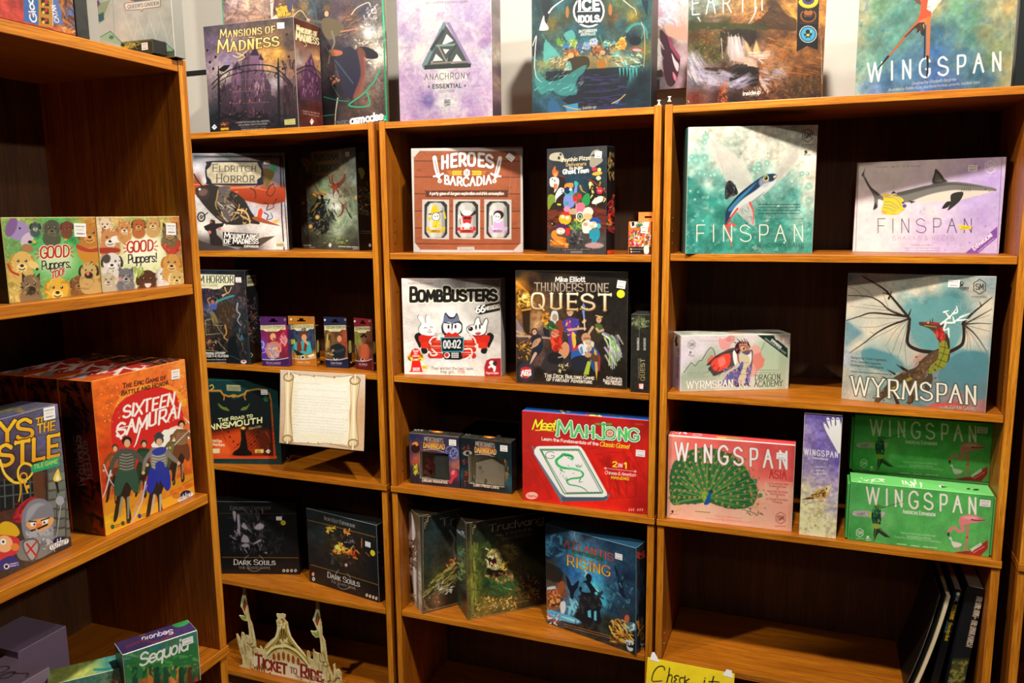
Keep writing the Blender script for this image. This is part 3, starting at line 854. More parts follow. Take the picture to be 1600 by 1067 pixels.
a.L('1ea070', '1440 -120 1455 180 1462 480 1480 940', 12, 12, 1, 0).L('2cc88c', '1452 120 1460 330', 7, 7, 1, 0).L('1ea070', '218 -60 236 200', 12, 12, 1, 0).L('1e9a6c', '1425 530 1380 620 1290 720 1190 800 1340 802 1330 700', 10).L('14705a', '1000 735 1100 760 1190 770', 7).L('14705a', '1000 880 1080 870', 7)
a.T('mac', 1090, 950, 1185, 940, 40, '58585a', w=.22).T('asmodee', 1204, 942, 1448, 905, 56, 'fbf8f4', w=.24, gap=1.2, out=.05, oc='1a1418')

# -- lilac box with triangle
a = A_('anachrony')
a.fld('130 40 c8b8d0 400 60 d4ccd0 700 60 b8a4c4 900 40 c0b0cc 200 300 b09cc0 400 200 d8d4d0 700 130 b4a8c8 880 240 a888b0 150 420 d8d0cc 850 330 9c78a8 300 450 d8d4cc 900 430 d8dcd8 180 600 a880b0 240 700 b898bc 500 640 d8d4cc 850 620 bca4c8 140 800 c8a8c8 370 850 7c64a0 520 850 cccccc 700 900 b498c0 860 800 c0a0c4 300 980 b090b8 700 980 a080b0 170 980 c8a8c4')
a.nz(.5, 110, 4, 'e4dfd8', .48, .75).nz(.45, 60, 9, '9a70ac', .55, .8).nz(.3, 40, 12, '9cc0c8', .62, .8).nz(.12, 16, 4)
a.D('e0dcd8 c8b8d0', '140 200 900 980', 40, 26, 3, 3, 40, .25).E('6a4c94', 370, 850, 46, 52, 0, 14, .5).E('7ab0a0', 372, 830, 22, 18, 0, 8, .4)
a.T('VIKTOR PETER & RICHARD AMANN', 344, 34, 698, 20, 17, '4a4450', w=.13, gap=4)
a.P('3a4644', '496 182 730 530 722 562 335 580 316 552 316 540').P('dcdad4', '520 286 575 342 482 380').P('dcdad4', '440 420 498 500 398 520 440 440', al=0)
a.P('6a8088', '496 182 520 196 355 545 335 578 316 545').P('26302e', '490 240 510 262 400 430 380 410').P('8a78a0', '520 190 545 182 735 540 700 525')
a.P('dcdad4', '525 285 578 338 480 378').P('dcdad4', '432 448 492 505 395 512 392 540').P('dcdad4', '605 450 660 520 560 530').P('dcdad4', '490 408 545 412 512 452')
a.L('78908c', '440 380 600 372 520 520', 18, sm=0).L('a08880', '455 390 515 505', 10, sm=0).L('2a3230', '600 375 545 470 530 560', 18, sm=0).L('8c7870', '398 530 540 520 690 515', 14, sm=0).P('202826', '335 545 725 530 722 562 335 580')
a.T('ANACHRONY', 336, 668, 716, 654, 50, '2c2c30', w=.085, gap=2.6).T('ESSENTIAL', 404, 738, 645, 730, 32, '1c1c20', w=.2, gap=3.4).T('EDITION', 464, 774, 586, 768, 21, '2c2c30', w=.11, gap=3.4)
a.P('1c1c20', '364 724 378 712 378 736').P('1c1c20', '686 716 672 704 672 728').P('a8a4a8', '500 830 554 828 554 886 500 888').D('5a585c', '504 834 550 884', 26, 5, 2, 2, 0, .9, 3)
a.T('MINDCLASH', 478, 908, 580, 902, 11, '3a383c', w=.16, gap=5).T('GAMES', 500, 926, 558, 922, 10, '3a383c', w=.16, gap=5)
a = A_('anachrony_R', '6a5070')
a.fld('940 100 5a4850 1010 60 8a6a98 1010 200 e8d8e0 960 300 6a4460 1000 400 c8b090 960 480 d0c8b0 1000 600 4a2c50 960 720 b89888 1000 800 a07898 960 940 3a2444').nz(.3, 30, 2)

# -- teal ice cavern box
a = A_('ice')
a.fld('170 60 1c4448 300 40 12282c 400 30 286068 600 20 0c2024 900 40 4a5c3c 1120 40 2a6068 200 220 24484c 320 200 6a5c2c 450 160 3a4430 850 150 5a4024 900 200 2c585c 1020 140 8a7830 1100 200 2c5c60 500 260 2c5c68 700 260 24606c 200 400 1c2c34 330 440 3c7c78 600 330 2a6470 1000 300 1a2c38 1100 420 6a6a3a 450 520 7a6a48 700 480 6a5844 900 500 80887c 250 560 5a6c50 400 640 0e1c22 700 640 1c1c34 950 620 2c6c70 1100 650 10222c 250 740 2a6468 450 740 1e4450 700 740 1e1c3c 1000 780 0e1c26 300 860 28546c 500 900 2a5474 800 860 242450 1050 850 142c38 200 940 10303c 1100 900 0e2430')
a.nz(.35, 60, 3).nz(.2, 12, 4).D('3c9c98 5ab8a8 287078', '180 280 1130 620', 60, 16, 3, 3, 80, .4)
a.P('123038', '170 0 300 0 290 120 250 90 230 160 200 60').P('0c2026', '240 0 320 0 310 120 285 200 260 120').P('102c34', '1080 0 1140 0 1130 140 1100 60')
for p_ in ('272 340 300 350 380 440 400 480 330 500 280 540 260 470', '840 350 870 360 900 440 880 480 820 470', '430 290 500 250 530 310 480 350'): a.P('5ab4a8', p_, 1, soft=2, al=.8, rough=6)
a.L('3c9a98', '960 260 1010 210 1080 200 1120 250 1130 320', 26, 14, .8).E('0e1c26', 1030, 340, 50, 40, 0, 4)
a.E('b8a050', 640, 520, 440, 60, -2, 6, .45).E('a83c28', 1040, 412, 60, 20, 5, 2, .8).E('b8c0c8', 1045, 418, 40, 12, 5, 1, .8).P('a86a28', '700 510 780 500 790 570 720 580')
for i, c in enumerate('6a9c30 3878a8 8aa838 4a5c88 88a0c8 c0c8e8 88603c 4a9c98 a88040 d8b040'.split()): a.W(c, 400 + i * 56, 350 + (i * 37) % 60, 36, 34, .85, i).D('1a2428 e8d8a0', [370 + i * 56, 320 + (i * 37) % 60, 430 + i * 56, 390 + (i * 37) % 60], 8, 7, i)
a.E('d8b040', 920, 350, 30, 42).E('c08830', 920, 370, 40, 40, 0, 3).D('f4dc80 7a5018', '885 310 955 420', 18, 7, 9)
a.E('8a5828', 500, 450, 62, 44).D('c07a38 5a3818 e0a060', '440 410 560 490', 30, 10, 3).E('e0a870', 490, 465, 26, 24).P('3a3020', '450 500 620 470 640 560 520 600 450 580', 1).P('5a9c90', '480 510 500 590 470 640 440 560', 1).P('c8b028', '470 580 505 600 500 640 465 630', 1).E('9a5a30', 715, 420, 50, 36).E('e0a080', 755, 440, 22, 20).D('5a3820 c88850 2c4848', '660 380 850 520', 50, 12, 6)
a.D('e8f0e8 a8d8d0 58a8a0 384850', '860 460 1100 560', 50, 10, 8, 3, 30, .7).D('e0c8a0 d8d4c8 604838', '330 470 480 600', 50, 10, 9, 3, -50, .7)
a.P('141c24', '280 600 430 590 900 560 1000 590 940 760 860 880 500 900 420 840 600 700 280 680', soft=2, al=.85).D('2c2850 1c1830 3a3468', '560 620 940 880', 60, 16, 4, 3, 0, .7, 6)
for y in (640, 700, 760, 810): a.L('4a4478', [600, y + 10, 760, y + 4, 900, y - 20], 5, al=.7)
a.P('3c908c', '200 590 300 680 420 650 500 600 620 540 600 600 560 640 530 700 540 780 420 800 330 760 240 780 190 700', 1, soft=3, al=.8, rough=8).D('7accbc 5ab0a0 c8ece0', '200 600 600 780', 40, 6, 5, 6, -30, .6, 15)
for x in (900, 930, 960, 985, 1010, 1040): a.L('4aa8a0', [x, 570, x + 3, 640 + (x * 7) % 70], 14, 2)
a.P('2a5c84', '300 860 340 830 380 860 420 940 300 940').P('3a88b0', '440 880 550 860 550 940 460 940').P('2c7ca8', '830 860 900 830 930 800 880 870')
a.L('c8a058', '430 885 500 905 570 915', 8).L('c8a058', '835 865 900 830 945 790', 8).T('inside up', 590, 912, 700, 902, 22, 'a8a888', w=.2).T('GAMES', 640, 926, 692, 920, 9, '90907c', w=.14)
a.L('f0e8dc', '305 105 340 60 400 15 440 -10', 16, 6).L('f4ece4', '170 380 200 300 190 420 185 560', 7).L('f4ece4', '185 560 200 640 235 680', 6, 3).P('fbf4ec', '262 130 270 180 298 220 296 248 240 254 226 240', 1).L('e8dcc8', '930 0 990 50 1030 80 1040 130', 7, 3).L('d0b888', '1080 185 1105 260 1110 420 1100 560', 6, 4)
a.E('a87030', 820, 80, 16, 50).E('a87030', 460, 100, 14, 50)
a.E('182830', 640, 92, 138, 142).ring('f8f0ec', 640, 92, 126, 15, 130).P('182c34', '545 -40 730 -40 730 200 545 200')
a.T('ICE', 556, 80, 724, 76, 78, 'fdf6f4', w=.3, gap=3.4).T('IDOLS', 552, 184, 726, 178, 50, 'fdf6f4', w=.3, gap=2.4).L('fdf6f4', '545 96 735 92', 6, sm=0)
a.T('BATTARDOOM', 556, 272, 704, 262, 20, 'e0d8cc', w=.24, sl=.2).T('IDOFALLS', 572, 298, 692, 290, 20, 'e0d8cc', w=.24, sl=.2)

# -- wall picture
a = A_('pink')
a.fld('1160 40 d880a0 1200 30 e8b8d0 1290 40 c8c0d8 1350 60 f0d8d8 1440 60 f4d0c8 1190 200 a87888 1300 150 b8c4d8 1420 160 f0c8b8 1200 300 8a8868 1220 420 c8c8c0 1300 350 6a4048 1400 300 f0d0c4 1190 540 d8d4cc 1300 600 5a3840 1420 500 e0c0c8 1250 700 7a6c70 1420 700 d8a8b8 1180 700 3c3434')
a.nz(.15, 30, 3).D('e8e0e4 f8f0f0 d890a8', '1180 0 1440 220', 30, 20, 3, 3, 40, .5).P('e8b8a0', '1270 210 1330 200 1400 230 1440 170 1460 320 1380 330 1330 310 1290 290', 1, soft=2)
a.P('4a2c38', '1230 260 1290 300 1330 380 1400 480 1380 640 1340 720 1290 700 1260 560', 1, soft=1).P('b04868', '1290 280 1340 380 1405 480 1390 500 1320 400').P('ffe8ec', '1330 445 1360 500 1390 540 1380 600 1350 540', 1).P('f890a8', '1340 600 1370 640 1365 680 1345 650', 1)
a.P('302828', '1180 600 1250 580 1260 640 1180 660').P('201c1c', '1180 670 1230 660 1230 750 1180 750').D('e8e0d8 d0c8c0', '1180 330 1250 580', 16, 18, 5, 4, 70, .6)

# -- waterfall landscape box
a = A_('earth')
a.fld('310 20 a0a8a0 500 20 8ca098 700 30 b08850 850 30 c89048 1000 20 4a3018 1150 60 c08038 1400 40 b07028 320 130 5a6c60 500 150 6a5c48 700 160 a86c38 900 140 c88040 1180 160 e09838 1400 160 d89040 1300 240 d88830 320 210 2c3414 600 210 383818 900 220 5c3c1c 1100 260 5a3418 1400 260 8a5828 350 300 4a2c10 450 330 5a3812 400 420 3a3c10 520 450 3a3410 700 300 302418 850 300 2c2016 700 400 b0a0a0 1000 350 6a3c1c 1200 360 a86828 1380 340 6a3c18 950 460 a87858 1100 460 8a5020 1300 450 7a4a20 320 500 a89ca0 400 560 6a5048 450 600 8c8088 600 560 4a3024 800 520 d0b0a0 900 600 8a4a28 1050 600 a89088 1200 600 6a3814 1350 600 5a3010 330 700 5a5058 500 680 a090a0 700 660 a8a0b8 850 680 3a1c10 1000 700 8a4a20 1200 720 3a2410 1380 700 4a2c10 350 820 6a2414 550 800 3c1810 700 820 20100c 900 820 5a2c10 1100 820 3a1c0c 1350 820 24140c')
a.nz(.4, 40, 3).nz(.25, 10, 7).D('f0a040 e8b860 b06a30 8a5a40', '500 20 1400 180', 60, 14, 3, 7, -8, .35, 10)
a.P('3c2814', '820 196 900 150 960 90 985 40 1005 18 1035 16 1060 40 1080 80 1120 120 1180 150 1200 165 1200 260 820 230', soft=2, al=.85, rough=4).D('5a3c20 2c1c10 7a5228', '870 60 1160 220', 60, 10, 5, 5, 30, .4, 15)
a.P('343c18', '300 190 500 185 830 200 960 225 960 250 300 240', soft=3, al=.8)
a.P('20180f', '560 260 700 240 860 250 860 330 820 380 800 420 760 330 700 300 630 310 600 440 560 440', soft=2, al=.8, rough=6)
a.P('c8b8b4', '628 305 725 305 740 400 765 470 790 500 650 500 620 440', soft=4, al=.85).D('f0e8e4 a89898 d8ccc8', '630 310 760 490', 40, 12, 4, 8, 82, .35, 5).P('d8a878', '760 330 790 360 830 450 800 470 770 400', soft=3).P('e0b078', '862 335 885 400 900 470 840 480 835 420', soft=4).L('c8c0c0', '568 320 575 400 580 490', 8, 5)
a.D('e0c8b8 f0e0d8 c0a898', '830 430 1000 490', 30, 12, 6, 4, 0, .5, 10)
a.P('d0a890', '640 500 800 480 850 510 880 560 900 640 960 740 985 780 940 770 890 680 850 580 780 530', 1, soft=4, al=.9).D('f0c8a0 fbe0c8 b08878', '800 490 960 760', 30, 8, 7, 5, 60, .6, 10)
a.W('2c1c14', 500, 590, 130, 30, .9, 3).W('2c2018', 740, 590, 120, 50, .9, 4).P('1c110c', '650 620 700 570 860 560 890 600 860 720 760 700 700 730 640 700', 1, soft=3, rough=10)
a.D('d8d0e0 a8a0c0 f0e8f0 8a88a8', '290 480 420 660', 60, 20, 8, 5, 60, .25, 12).D('b8b0c8 8a84a0 d0c8d8', '400 590 660 720', 60, 24, 9, 4, 15, .25, 12).D('c0b8d8 9088a8 e0d8e8', '650 620 830 720', 50, 20, 10, 4, -25, .28, 12).D('b0a8b8 e0d8e0 8a7c84', '900 580 1060 720', 50, 12, 11, 4, 20, .45, 20)
a.D('c86a28 e88838 8a3c18', '400 220 620 560', 70, 9, 12, 1.5, None, .45).D('4a6c18 6a8c20 38500f', '300 300 620 560', 120, 8, 13, 1.3, None, .55).D('e8681c c04818 f08030', '540 680 620 860', 40, 10, 14, 2, 80, .6)
a.D('3c3014 241a0c 5a4418 7a5a1c', '1000 640 1400 830', 160, 12, 15, 1.3, None, .6).D('c88030 e8a048', '980 320 1200 420', 40, 8, 16, 7, 20, .35, 10).D('d08838 6a3c14 b86c24', '900 480 1400 640', 120, 9, 17, 6, 10, .35, 10).D('1a100a 3c2010', '620 740 1000 860', 80, 15, 18, 2, None, .5)
a.T('EARTH', 318, 122, 920, 84, 190, 'e8e8dc', w=.055, gap=6).L('f0ece0', '865 60 850 110 825 160 800 195', 12, 4).L('f0ece0', '375 145 395 178', 12, 4).T('PRESENTED BY CONOR MCGOEY', 468, 146, 742, 124, 13, 'e0d8c8', w=.13, gap=3.5)
a.P('0c0a0c', '1212 -160 1394 -160 1378 418 1288 384 1200 432')
a.E('e8d020', 1298, 0, 76, 60).E('4a3870', 1298, 0, 52, 40).E('0c0a0c', 1298, -10, 30, 26)
for i in range(14): t_ = R(i * 13); a.E('e0c020', 1298 + 78 * math.cos(t_), 2 + 60 * math.sin(t_), 8)
a.ring('8a4c1c', 1298, 130, 62, 12, 52, 1, 20, 160).ring('8a4c1c', 1298, 130, 62, 12, 52, 1, -40, 30).ring('8a4c1c', 1298, 130, 62, 12, 52, 1, 150, 220).P('a05c24', '1262 96 1280 84 1298 92 1318 84 1336 98 1325 122 1272 122', 1).T('WINNER', 1262, 142, 1334, 138, 18, 'a05c24', w=.16).tiny(2, 1230, 1366, 184, 12, 7, '7a3418', dyx=-.02)
a.E('d8e0e0', 1296, 285, 74, 72).E('18303c', 1296, 285, 68, 66).E('3aa0c8', 1296, 285, 60, 58).E('181410', 1294, 264, 18).P('181410', '1262 282 1330 276 1326 296 1310 298 1318 320 1298 310 1272 320 1282 298 1264 300').P('e8c020', '1282 284 1308 282 1306 302 1284 302').P('f0c830', '1312 256 1328 254 1322 274')
a.T('insideup', 750, 798, 896, 782, 30, 'f0ece4', w=.22).T('GAMES', 806, 808, 884, 800, 12, 'e8e4dc', w=.2, gap=4).L('f0e8e0', '290 840 300 856', 4).L('d8c8a8', '1404 300 1412 700', 3, sm=0)

# -- big bird box
a = A_('wingspan')
a.fld('310 60 b0b090 300 300 a8ac88 290 600 98a888 330 150 a8a880 450 60 6c9c74 400 250 6ca080 450 450 5c9484 330 500 7ca088 330 660 7890a0 280 720 a0b0a0 600 120 4c8478 560 300 5a9484 600 520 42749c 500 640 446c94 420 700 7088b0 700 40 5a8c74 900 60 a09c68 1000 150 5c8c7c 900 250 3c6c88 880 400 3c68a0 900 560 3c5c98 1050 60 6c9c74 1150 150 5c9478 1150 300 4c8074 1100 440 4c7488 1200 550 3c6c84 1350 100 a0a078 1250 250 909468 1440 50 c0a468 1460 200 989c78 1350 350 848c60 1300 450 6c8868 1440 480 b0a870 1420 600 a8a070 1300 620 4a6c80 1000 650 4a6494 800 680 4c6ca0')
a.nz(.25, 90, 3).nz(.18, 30, 5).nz(.3, 60, 6, '3c6c98', .55, .75).nz(.25, 46, 8, 'b8b478', .6, .8)
for x, y, r_ in ((480, 235, 14), (315, 195, 12), (392, 248, 7), (458, 135, 9), (372, 302, 6), (322, 506, 9), (355, 668, 13), (1112, 240, 13), (300, 90, 8)): a.E('3a7c7c', x, y, r_, al=.6, soft=2)
a.T('WINGSPAN', 366, 622, 1384, 534, 138, 'f0ece6', w=.115, gap=7.5)
a.P('e8c8b0', '700 -60 960 -60 900 40 850 105 800 90 780 30').P('6a4a38', '700 -20 760 -60 775 40 740 25').P('e0e0d8', '800 -20 960 -40 880 60 830 105 800 92').D('b8a890 8a7860', '830 -10 960 60', 16, 8, 3, 4, -40, .5)
a.P('d8502c', '775 -40 830 -40 815 70 850 90 845 140 790 150 780 200 730 180 765 100').P('e07a48', '720 180 800 140 845 130 830 180 780 180', 1)
a.L('b06038', '745 165 640 290 560 390 500 460', 26, 12).L('301c18', '730 200 650 280', 12, 8).L('1c1414', '520 430 440 528', 18, 8).L('c8703c', '828 140 826 300 822 440', 30, 24).L('2c1c18', '802 200 800 300 798 400 796 440', 12, 10).L('141010', '820 430 822 500 816 582', 18, 10)
a.P('2c201c', '740 180 780 170 800 180 795 270 770 260 765 230 740 250 730 215', 1).D('6a4830 e8a070', '735 170 800 240', 9, 6, 3, 4, 80)
a.T('Designed by Elizabeth Hargrave', 700, 646, 1036, 612, 22, 'd8d8dc', w=.12, sl=.25, gap=1.6).T('Illustrated by Natalia Rojas, Ana Maria Martinez Jaramillo, and Beth Sobel', 522, 694, 1216, 634, 20, 'd8d8dc', w=.12, sl=.25, gap=1.6)
a.L('b8b888', '1470 0 1455 640', 6, sm=0, al=.6)

# -- snow plane crash
a = A_('eldritch')
a.fld('60 240 5c6870 300 240 707878 600 240 585c60 720 260 4a4850 80 330 d8d8e0 650 300 7c8494 690 400 8c94a4 80 440 8a4428 150 430 c8ccd8 350 460 a05838 600 520 a03c20 700 520 902c14 720 600 b8b8c0 600 700 c8ccd8 480 660 c4c8d4 100 640 c8c4c0 130 760 e8e4dc 300 720 e8e0d4 560 760 e8e4dc 650 800 ece8e0 200 930 3a3430 480 930 504840 700 900 ece4dc 60 560 c8c8cc 100 930 403a34 0 240 5c6870 0 600 c0c0c4 0 900 403a34')
a.nz(.12, 40, 3).nz(.1, 9, 4)
a.L('20202a', '60 250 690 250 706 300 722 600 745 930', 8, 6, 1, 0).L('181826', '688 250 700 700 716 930', 9, 9, .9, 0).L('24283a', '60 262 300 256 560 256 680 262', 4, sm=0)
a.P('a8401c', '60 450 110 450 110 520 60 530').P('b04824', '320 470 560 480 722 470 724 580 640 598 560 600 420 570 340 540', soft=1, col2='8a2c10').L('e88a50', '330 480 480 478 600 500', 14, 4, .7).L('d87c44', '60 456 250 455', 8)
a.P('2c2824', '70 500 100 470 180 455 240 470 330 500 420 560 480 660 540 740 470 740 380 750 280 740 200 680 110 580', 1, soft=1).P('5c5450', '240 480 300 465 330 500 300 560 350 600 340 700 290 730 260 660 220 600 225 520', 1)
a.E('3a2e2c', 125, 520, 52, 46).E('6a5048', 125, 512, 34, 26, -20, 4).E('e8dcd8', 100, 490, 9).L('181210', '60 380 80 420 120 470', 9).D('d8c8b0 a88c68 14100c 785c44', '240 480 380 740', 60, 8, 3, 4, None, .8).D('e8c88c c89858', '380 620 520 740', 14, 10, 4, 2).L('c89044', '235 500 225 560 215 600 240 660 275 720', 6).L('c89858', '330 720 380 640 390 600', 6)
a.L('e0b878', '380 640 430 650 460 700 470 770', 14, 8).L('c89860', '400 680 470 720', 12).P('a05030', '480 700 530 690 600 720 685 755 640 750 540 730', 1).P('d04830', '520 690 530 640 550 625 562 650 550 700').P('e8b040', '620 720 684 708 660 740')
a.L('282420', '110 700 160 660', 7).ring('24201c', 112, 692, 26, 10, 32).E('6a6460', 112, 692, 14, 18).L('201814', '230 640 280 730 300 750', 4)
a.P('282020', '130 760 175 740 180 710 210 715 215 740 280 735 270 760 220 780 225 820 265 860 270 930 180 930 175 850 165 800 140 785').E('c07868', 172, 803, 13).E('c07868', 245, 778, 12).E('a84830', 186, 730, 7)
a.P('403834', '95 860 200 900 300 905 380 930 95 935').P('504438', '380 930 450 880 560 840 650 830 560 890 500 935', soft=1)
for p_ in ('560 340 570 400 550 440 500 480', '640 450 610 470 590 520 620 540 650 500 640 460', '470 480 500 500 510 540 500 560', '570 590 600 600 590 640 640 620 630 590', '570 660 600 680 590 710 630 700 620 660', '660 560 640 600'): a.L('38201c', p_, 8, 4)
a.P('6a5828', '560 350 600 340 645 370 620 430 590 480 570 420', 1, soft=1).P('4a3c24', '520 380 560 340 570 440 520 460', 1, al=.7)
a.P('20202c', '140 350 150 310 180 284 530 284 555 310 560 420 530 460 180 456 150 430', 1).P('b8ae92', '150 350 180 320 190 294 520 294 530 320 550 350 548 400 520 420 520 448 190 448 180 420 155 395').nz(.2, 30, 5, None, reg='150 290 550 290 550 450 150 450')
a.T('Eldritch', 192, 360, 512, 360, 52, '1c1c20', w=.1, con=.35, ser=.9, sc=1, gap=1.8).T('Horror', 220, 440, 500, 436, 60, '1c1c20', w=.1, con=.35, ser=.9, sc=1, gap=1.6)
a.P('14141a', '270 800 530 816 538 900 480 914 330 906 272 890').T('Mountains', 282, 844, 528, 852, 40, 'fbf6ee', w=.2, con=.4, ser=1, sc=1, gap=1.8).T('of Madness', 280, 884, 528, 886, 40, 'fbf6ee', w=.2, con=.4, ser=1, sc=1, gap=1.8).T('EXPANSION', 424, 912, 528, 914, 14, 'fbf6ee', w=.25)
a.L('fbf6ee', '274 850 276 894 330 892', 3, sm=0).P('e0d8b8', '655 872 718 872 716 912 660 912').T('HORROR', 662, 904, 712, 904, 14, '403c28', w=.16).T('files', 662, 888, 712, 888, 10, '605c40', w=.16, sc=1)
# -- glowing tentacle box
a = A_('ark3')
a.fld('830 280 14202c 900 220 2c3c44 1000 200 38484c 1200 190 3c4c54 870 300 4c5c34 880 400 2c3830 1050 300 847c60 1130 340 8c8464 950 420 4c5c40 1180 300 6a7468 1220 400 7c8a7c 1000 480 98b888 1060 540 e4f0dc 1080 620 e8f4e0 1000 580 b8d0a8 1120 700 b0cca0 1180 500 5c5c44 1200 600 64745c 860 500 2c201a 870 600 3a3424 850 720 2a2c24 950 560 58502c 1000 700 2c302a 940 800 4a4c34 900 860 2c2824 1100 800 a0b898 1180 720 7c9078 1220 800 4a5444 1150 880 38442c 1000 900 3c4034 880 920 302c28 1230 900 2a302a')
a.nz(.35, 40, 3).nz(.2, 10, 6).ring('c8e0b8', 1060, 640, 120, 10, 160, .35, -60, 120).ring('98b088', 1060, 620, 160, 14, 210, .35, -40, 100)
a.P('8a8c4c', '830 270 860 262 905 290 900 330 885 375 865 330 845 300', 1, al=.8).L('14181c', '845 280 880 300 870 330', 5)
a.P('8e8464', '905 215 1128 205 1138 380 1000 400 915 375', al=.75, soft=2).T('Arkham', 930, 290, 1102, 268, 60, '2c4438', w=.14, con=.4, ser=1, sc=1, gap=2).T('Horror', 922, 372, 1112, 352, 64, '2c4438', w=.14, con=.4, ser=1, sc=1, gap=2)
for p_, w_ in (('1080 460 1060 420 1070 380', 14), ('1085 470 1130 440 1150 410 1155 380', 34), ('1080 470 1050 470 1035 460', 10), ('1080 480 1070 520 1075 550', 12), ('1090 480 1110 520 1120 550', 10), ('1095 470 1120 480 1130 500', 8), ('1075 465 1050 440 1040 400 1000 390 980 410', 10), ('1140 600 1120 580 1110 560', 8), ('1140 610 1170 590 1160 570', 8), ('1140 610 1140 650 1120 680 1100 690', 18), ('1145 615 1170 630 1180 660', 8), ('930 420 970 390 1000 400 1040 380', 8), ('870 480 900 440 930 450 960 500', 22)): a.L('7c3424', p_, w_, w_ * .3)
a.E('b04c30', 1078, 470, 22, 20).D('c87050 50201a', '1040 400 1170 560', 24, 6, 4, 2).D('d86830 f0b048', '930 490 1010 540', 16, 9, 3, 2)
a.P('1c201c', '960 540 985 530 1000 560 1010 600 1030 680 1040 760 990 820 960 780 930 800 915 730 890 700 910 620 940 590', 1, soft=1).E('c8b8a8', 972, 548, 12, 14).E('181410', 988, 540, 12, 10)
a.P('a88438', '905 660 950 590 985 580 930 640').D('5a6c74 3c3020 8a6c3c 20242c 40545c', '860 560 1040 830', 90, 9, 8, 3).D('2c3428 3a4c3c', '1040 600 1090 720', 12, 12, 9, 3, 60).E('f0c070', 955, 692, 16, 16, 0, 6).E('f0b060', 905, 760, 14, 14, 0, 5).E('d89048', 850, 590, 12, 12, 0, 6).E('e0a050', 1238, 550, 12, 14, 0, 6)
a.P('202822', '1050 640 1080 680 1085 720 1060 700').P('283028', '1160 620 1180 650 1210 700 1190 690', 1).D('98c060 607838 c8d890', '1010 840 1180 890', 40, 6, 5, 2, 10, .7)
a.P('f0f0f0', '1047 878 1060 896 1048 914 1034 898').tiny(1, 856, 915, 898, 12, 12, 'e8e4dc').tiny(1, 860, 935, 912, 12, 7, 'c8c4bc').tiny(1, 1110, 1258, 906, 12, 12, 'f0ece4', dyx=.04).tiny(1, 1215, 1258, 924, 12, 8, 'f0ece4')
for i in range(60): a.L('a8b8c0', [1238 + (i % 2) * 6 + i * .5, 180 + i * 12.5, 1246 + i * .5, 186 + i * 12.5], 3, al=.6, sm=0)
a = A_('ark3_R', '0e110e')
a.nz(.2, 20, 2).P('5a5438', '1252 215 1300 220 1300 280 1254 280', soft=2, al=.6).P('8a9450', '1248 340 1275 332 1298 360 1290 400 1275 415 1260 380', 1).D('5a2c20 3c4030 7a5830 26302a 4a6c50', '1250 440 1335 680', 80, 8, 3, 2).E('c88848', 1310, 602, 7, 7, 0, 3).E('b87838', 1268, 634, 6, 6, 0, 3)
a.P('e8e8e8', '1336 882 1348 898 1338 914 1324 898').tiny(2, 1270, 1345, 795, 14, 6, '9a9890')
# -- card game core box
a = A_('arkcard')
a.fld('60 130 101c28 300 130 141c28 470 140 1c1a20 150 300 2c2438 250 350 2a2434 400 260 3c3034 470 300 2c2424 200 420 4a5880 300 400 5a4a3c 350 450 4c3c34 430 400 3c3a44 470 500 24282c 200 560 3a3028 330 560 3c3028 420 560 202830 180 680 3a2824 250 700 181418 350 640 2c2420 450 640 182024 200 800 0c0c10 350 820 101418 470 780 1c2024 0 400 2a2434 0 800 0c0c10 -60 500 2a2434')
a.nz(.4, 26, 3).nz(.3, 8, 4).D('5c4430 7c5c3c 20242c 3c4450 9c7c58 181418', '150 260 500 840', 220, 9, 3, 3, 60, .6, 50)
a.P('e4e0bc', '-90 140 395 150 392 232 310 236 280 262 230 268 180 258 60 262 -90 255', al=1).T('ARKHAM HORROR', -70, 212, 386, 214, 56, '16262a', w=.13, con=.4, ser=1, gap=1.8).T('the Card Game', 20, 244, 260, 244, 24, '7a7c60', w=.13, con=.3, sc=1, ser=.8)
a.L('2c7478', '240 380 300 345 390 320', 24, 18).L('5aa0a0', '250 365 380 318', 6).P('c8a878', '290 310 330 300 310 250 320 245 335 300 300 330').L('c8a878', '370 250 350 290 310 310', 7)
a.P('485c9c', '195 385 250 380 245 430 210 440', 1).L('c07850', '195 395 178 350 200 335', 9).L('c07850', '245 385 255 355', 8).E('b06c48', 218, 370, 13, 17).P('242c40', '215 440 250 440 275 520 270 545 240 500', 1).P('7c6c40', '195 460 225 450 262 520 255 545', 1)
for p_ in ('155 520 215 505 290 620 400 780', '160 525 165 640', '165 635 280 625', '170 700 260 690 350 790', '215 510 230 560 300 560', '170 760 260 770'): a.L('a09a68', p_, 6, 4, .9, 0)
a.P('3c3024', '250 420 330 380 400 400 380 480 350 580 300 520 260 500', 1, soft=2).D('6a5038 4c3828', '260 400 390 560', 30, 8, 5, 3, 70).L('b08040', '320 560 330 620 310 660 350 680', 14, 6).L('9c9ca8', '420 380 415 440 440 470 420 520 450 560', 12, 6)
a.P('10141a', '350 670 400 650 420 760 440 860 350 850 340 740', 1, soft=1).D('486c80 6a7480', '420 600 470 680', 12, 8, 6, 3, 70).L('2a4448', '340 800 400 820 470 860', 6).D('c84838 e0c890 904838', '170 670 250 760', 20, 7, 7, 2)
a.T('A game of personal mystery', 40, 796, 320, 792, 20, 'f0ece4', w=.2, sc=1).T('and terror for 1-4 players', 40, 818, 345, 816, 20, 'f0ece4', w=.2, sc=1).tiny(1, 60, 325, 838, 20, 9, 'e8e0d4').tiny(1, 60, 325, 860, 20, 9, 'e8e0d4').E('d8d0cc', 470, 855, 24, 16, 0).E('a02828', 470, 850, 12, 7).L('30343c', '497 140 508 880', 3, sm=0)
a = A_('arkcard_R', '101214')
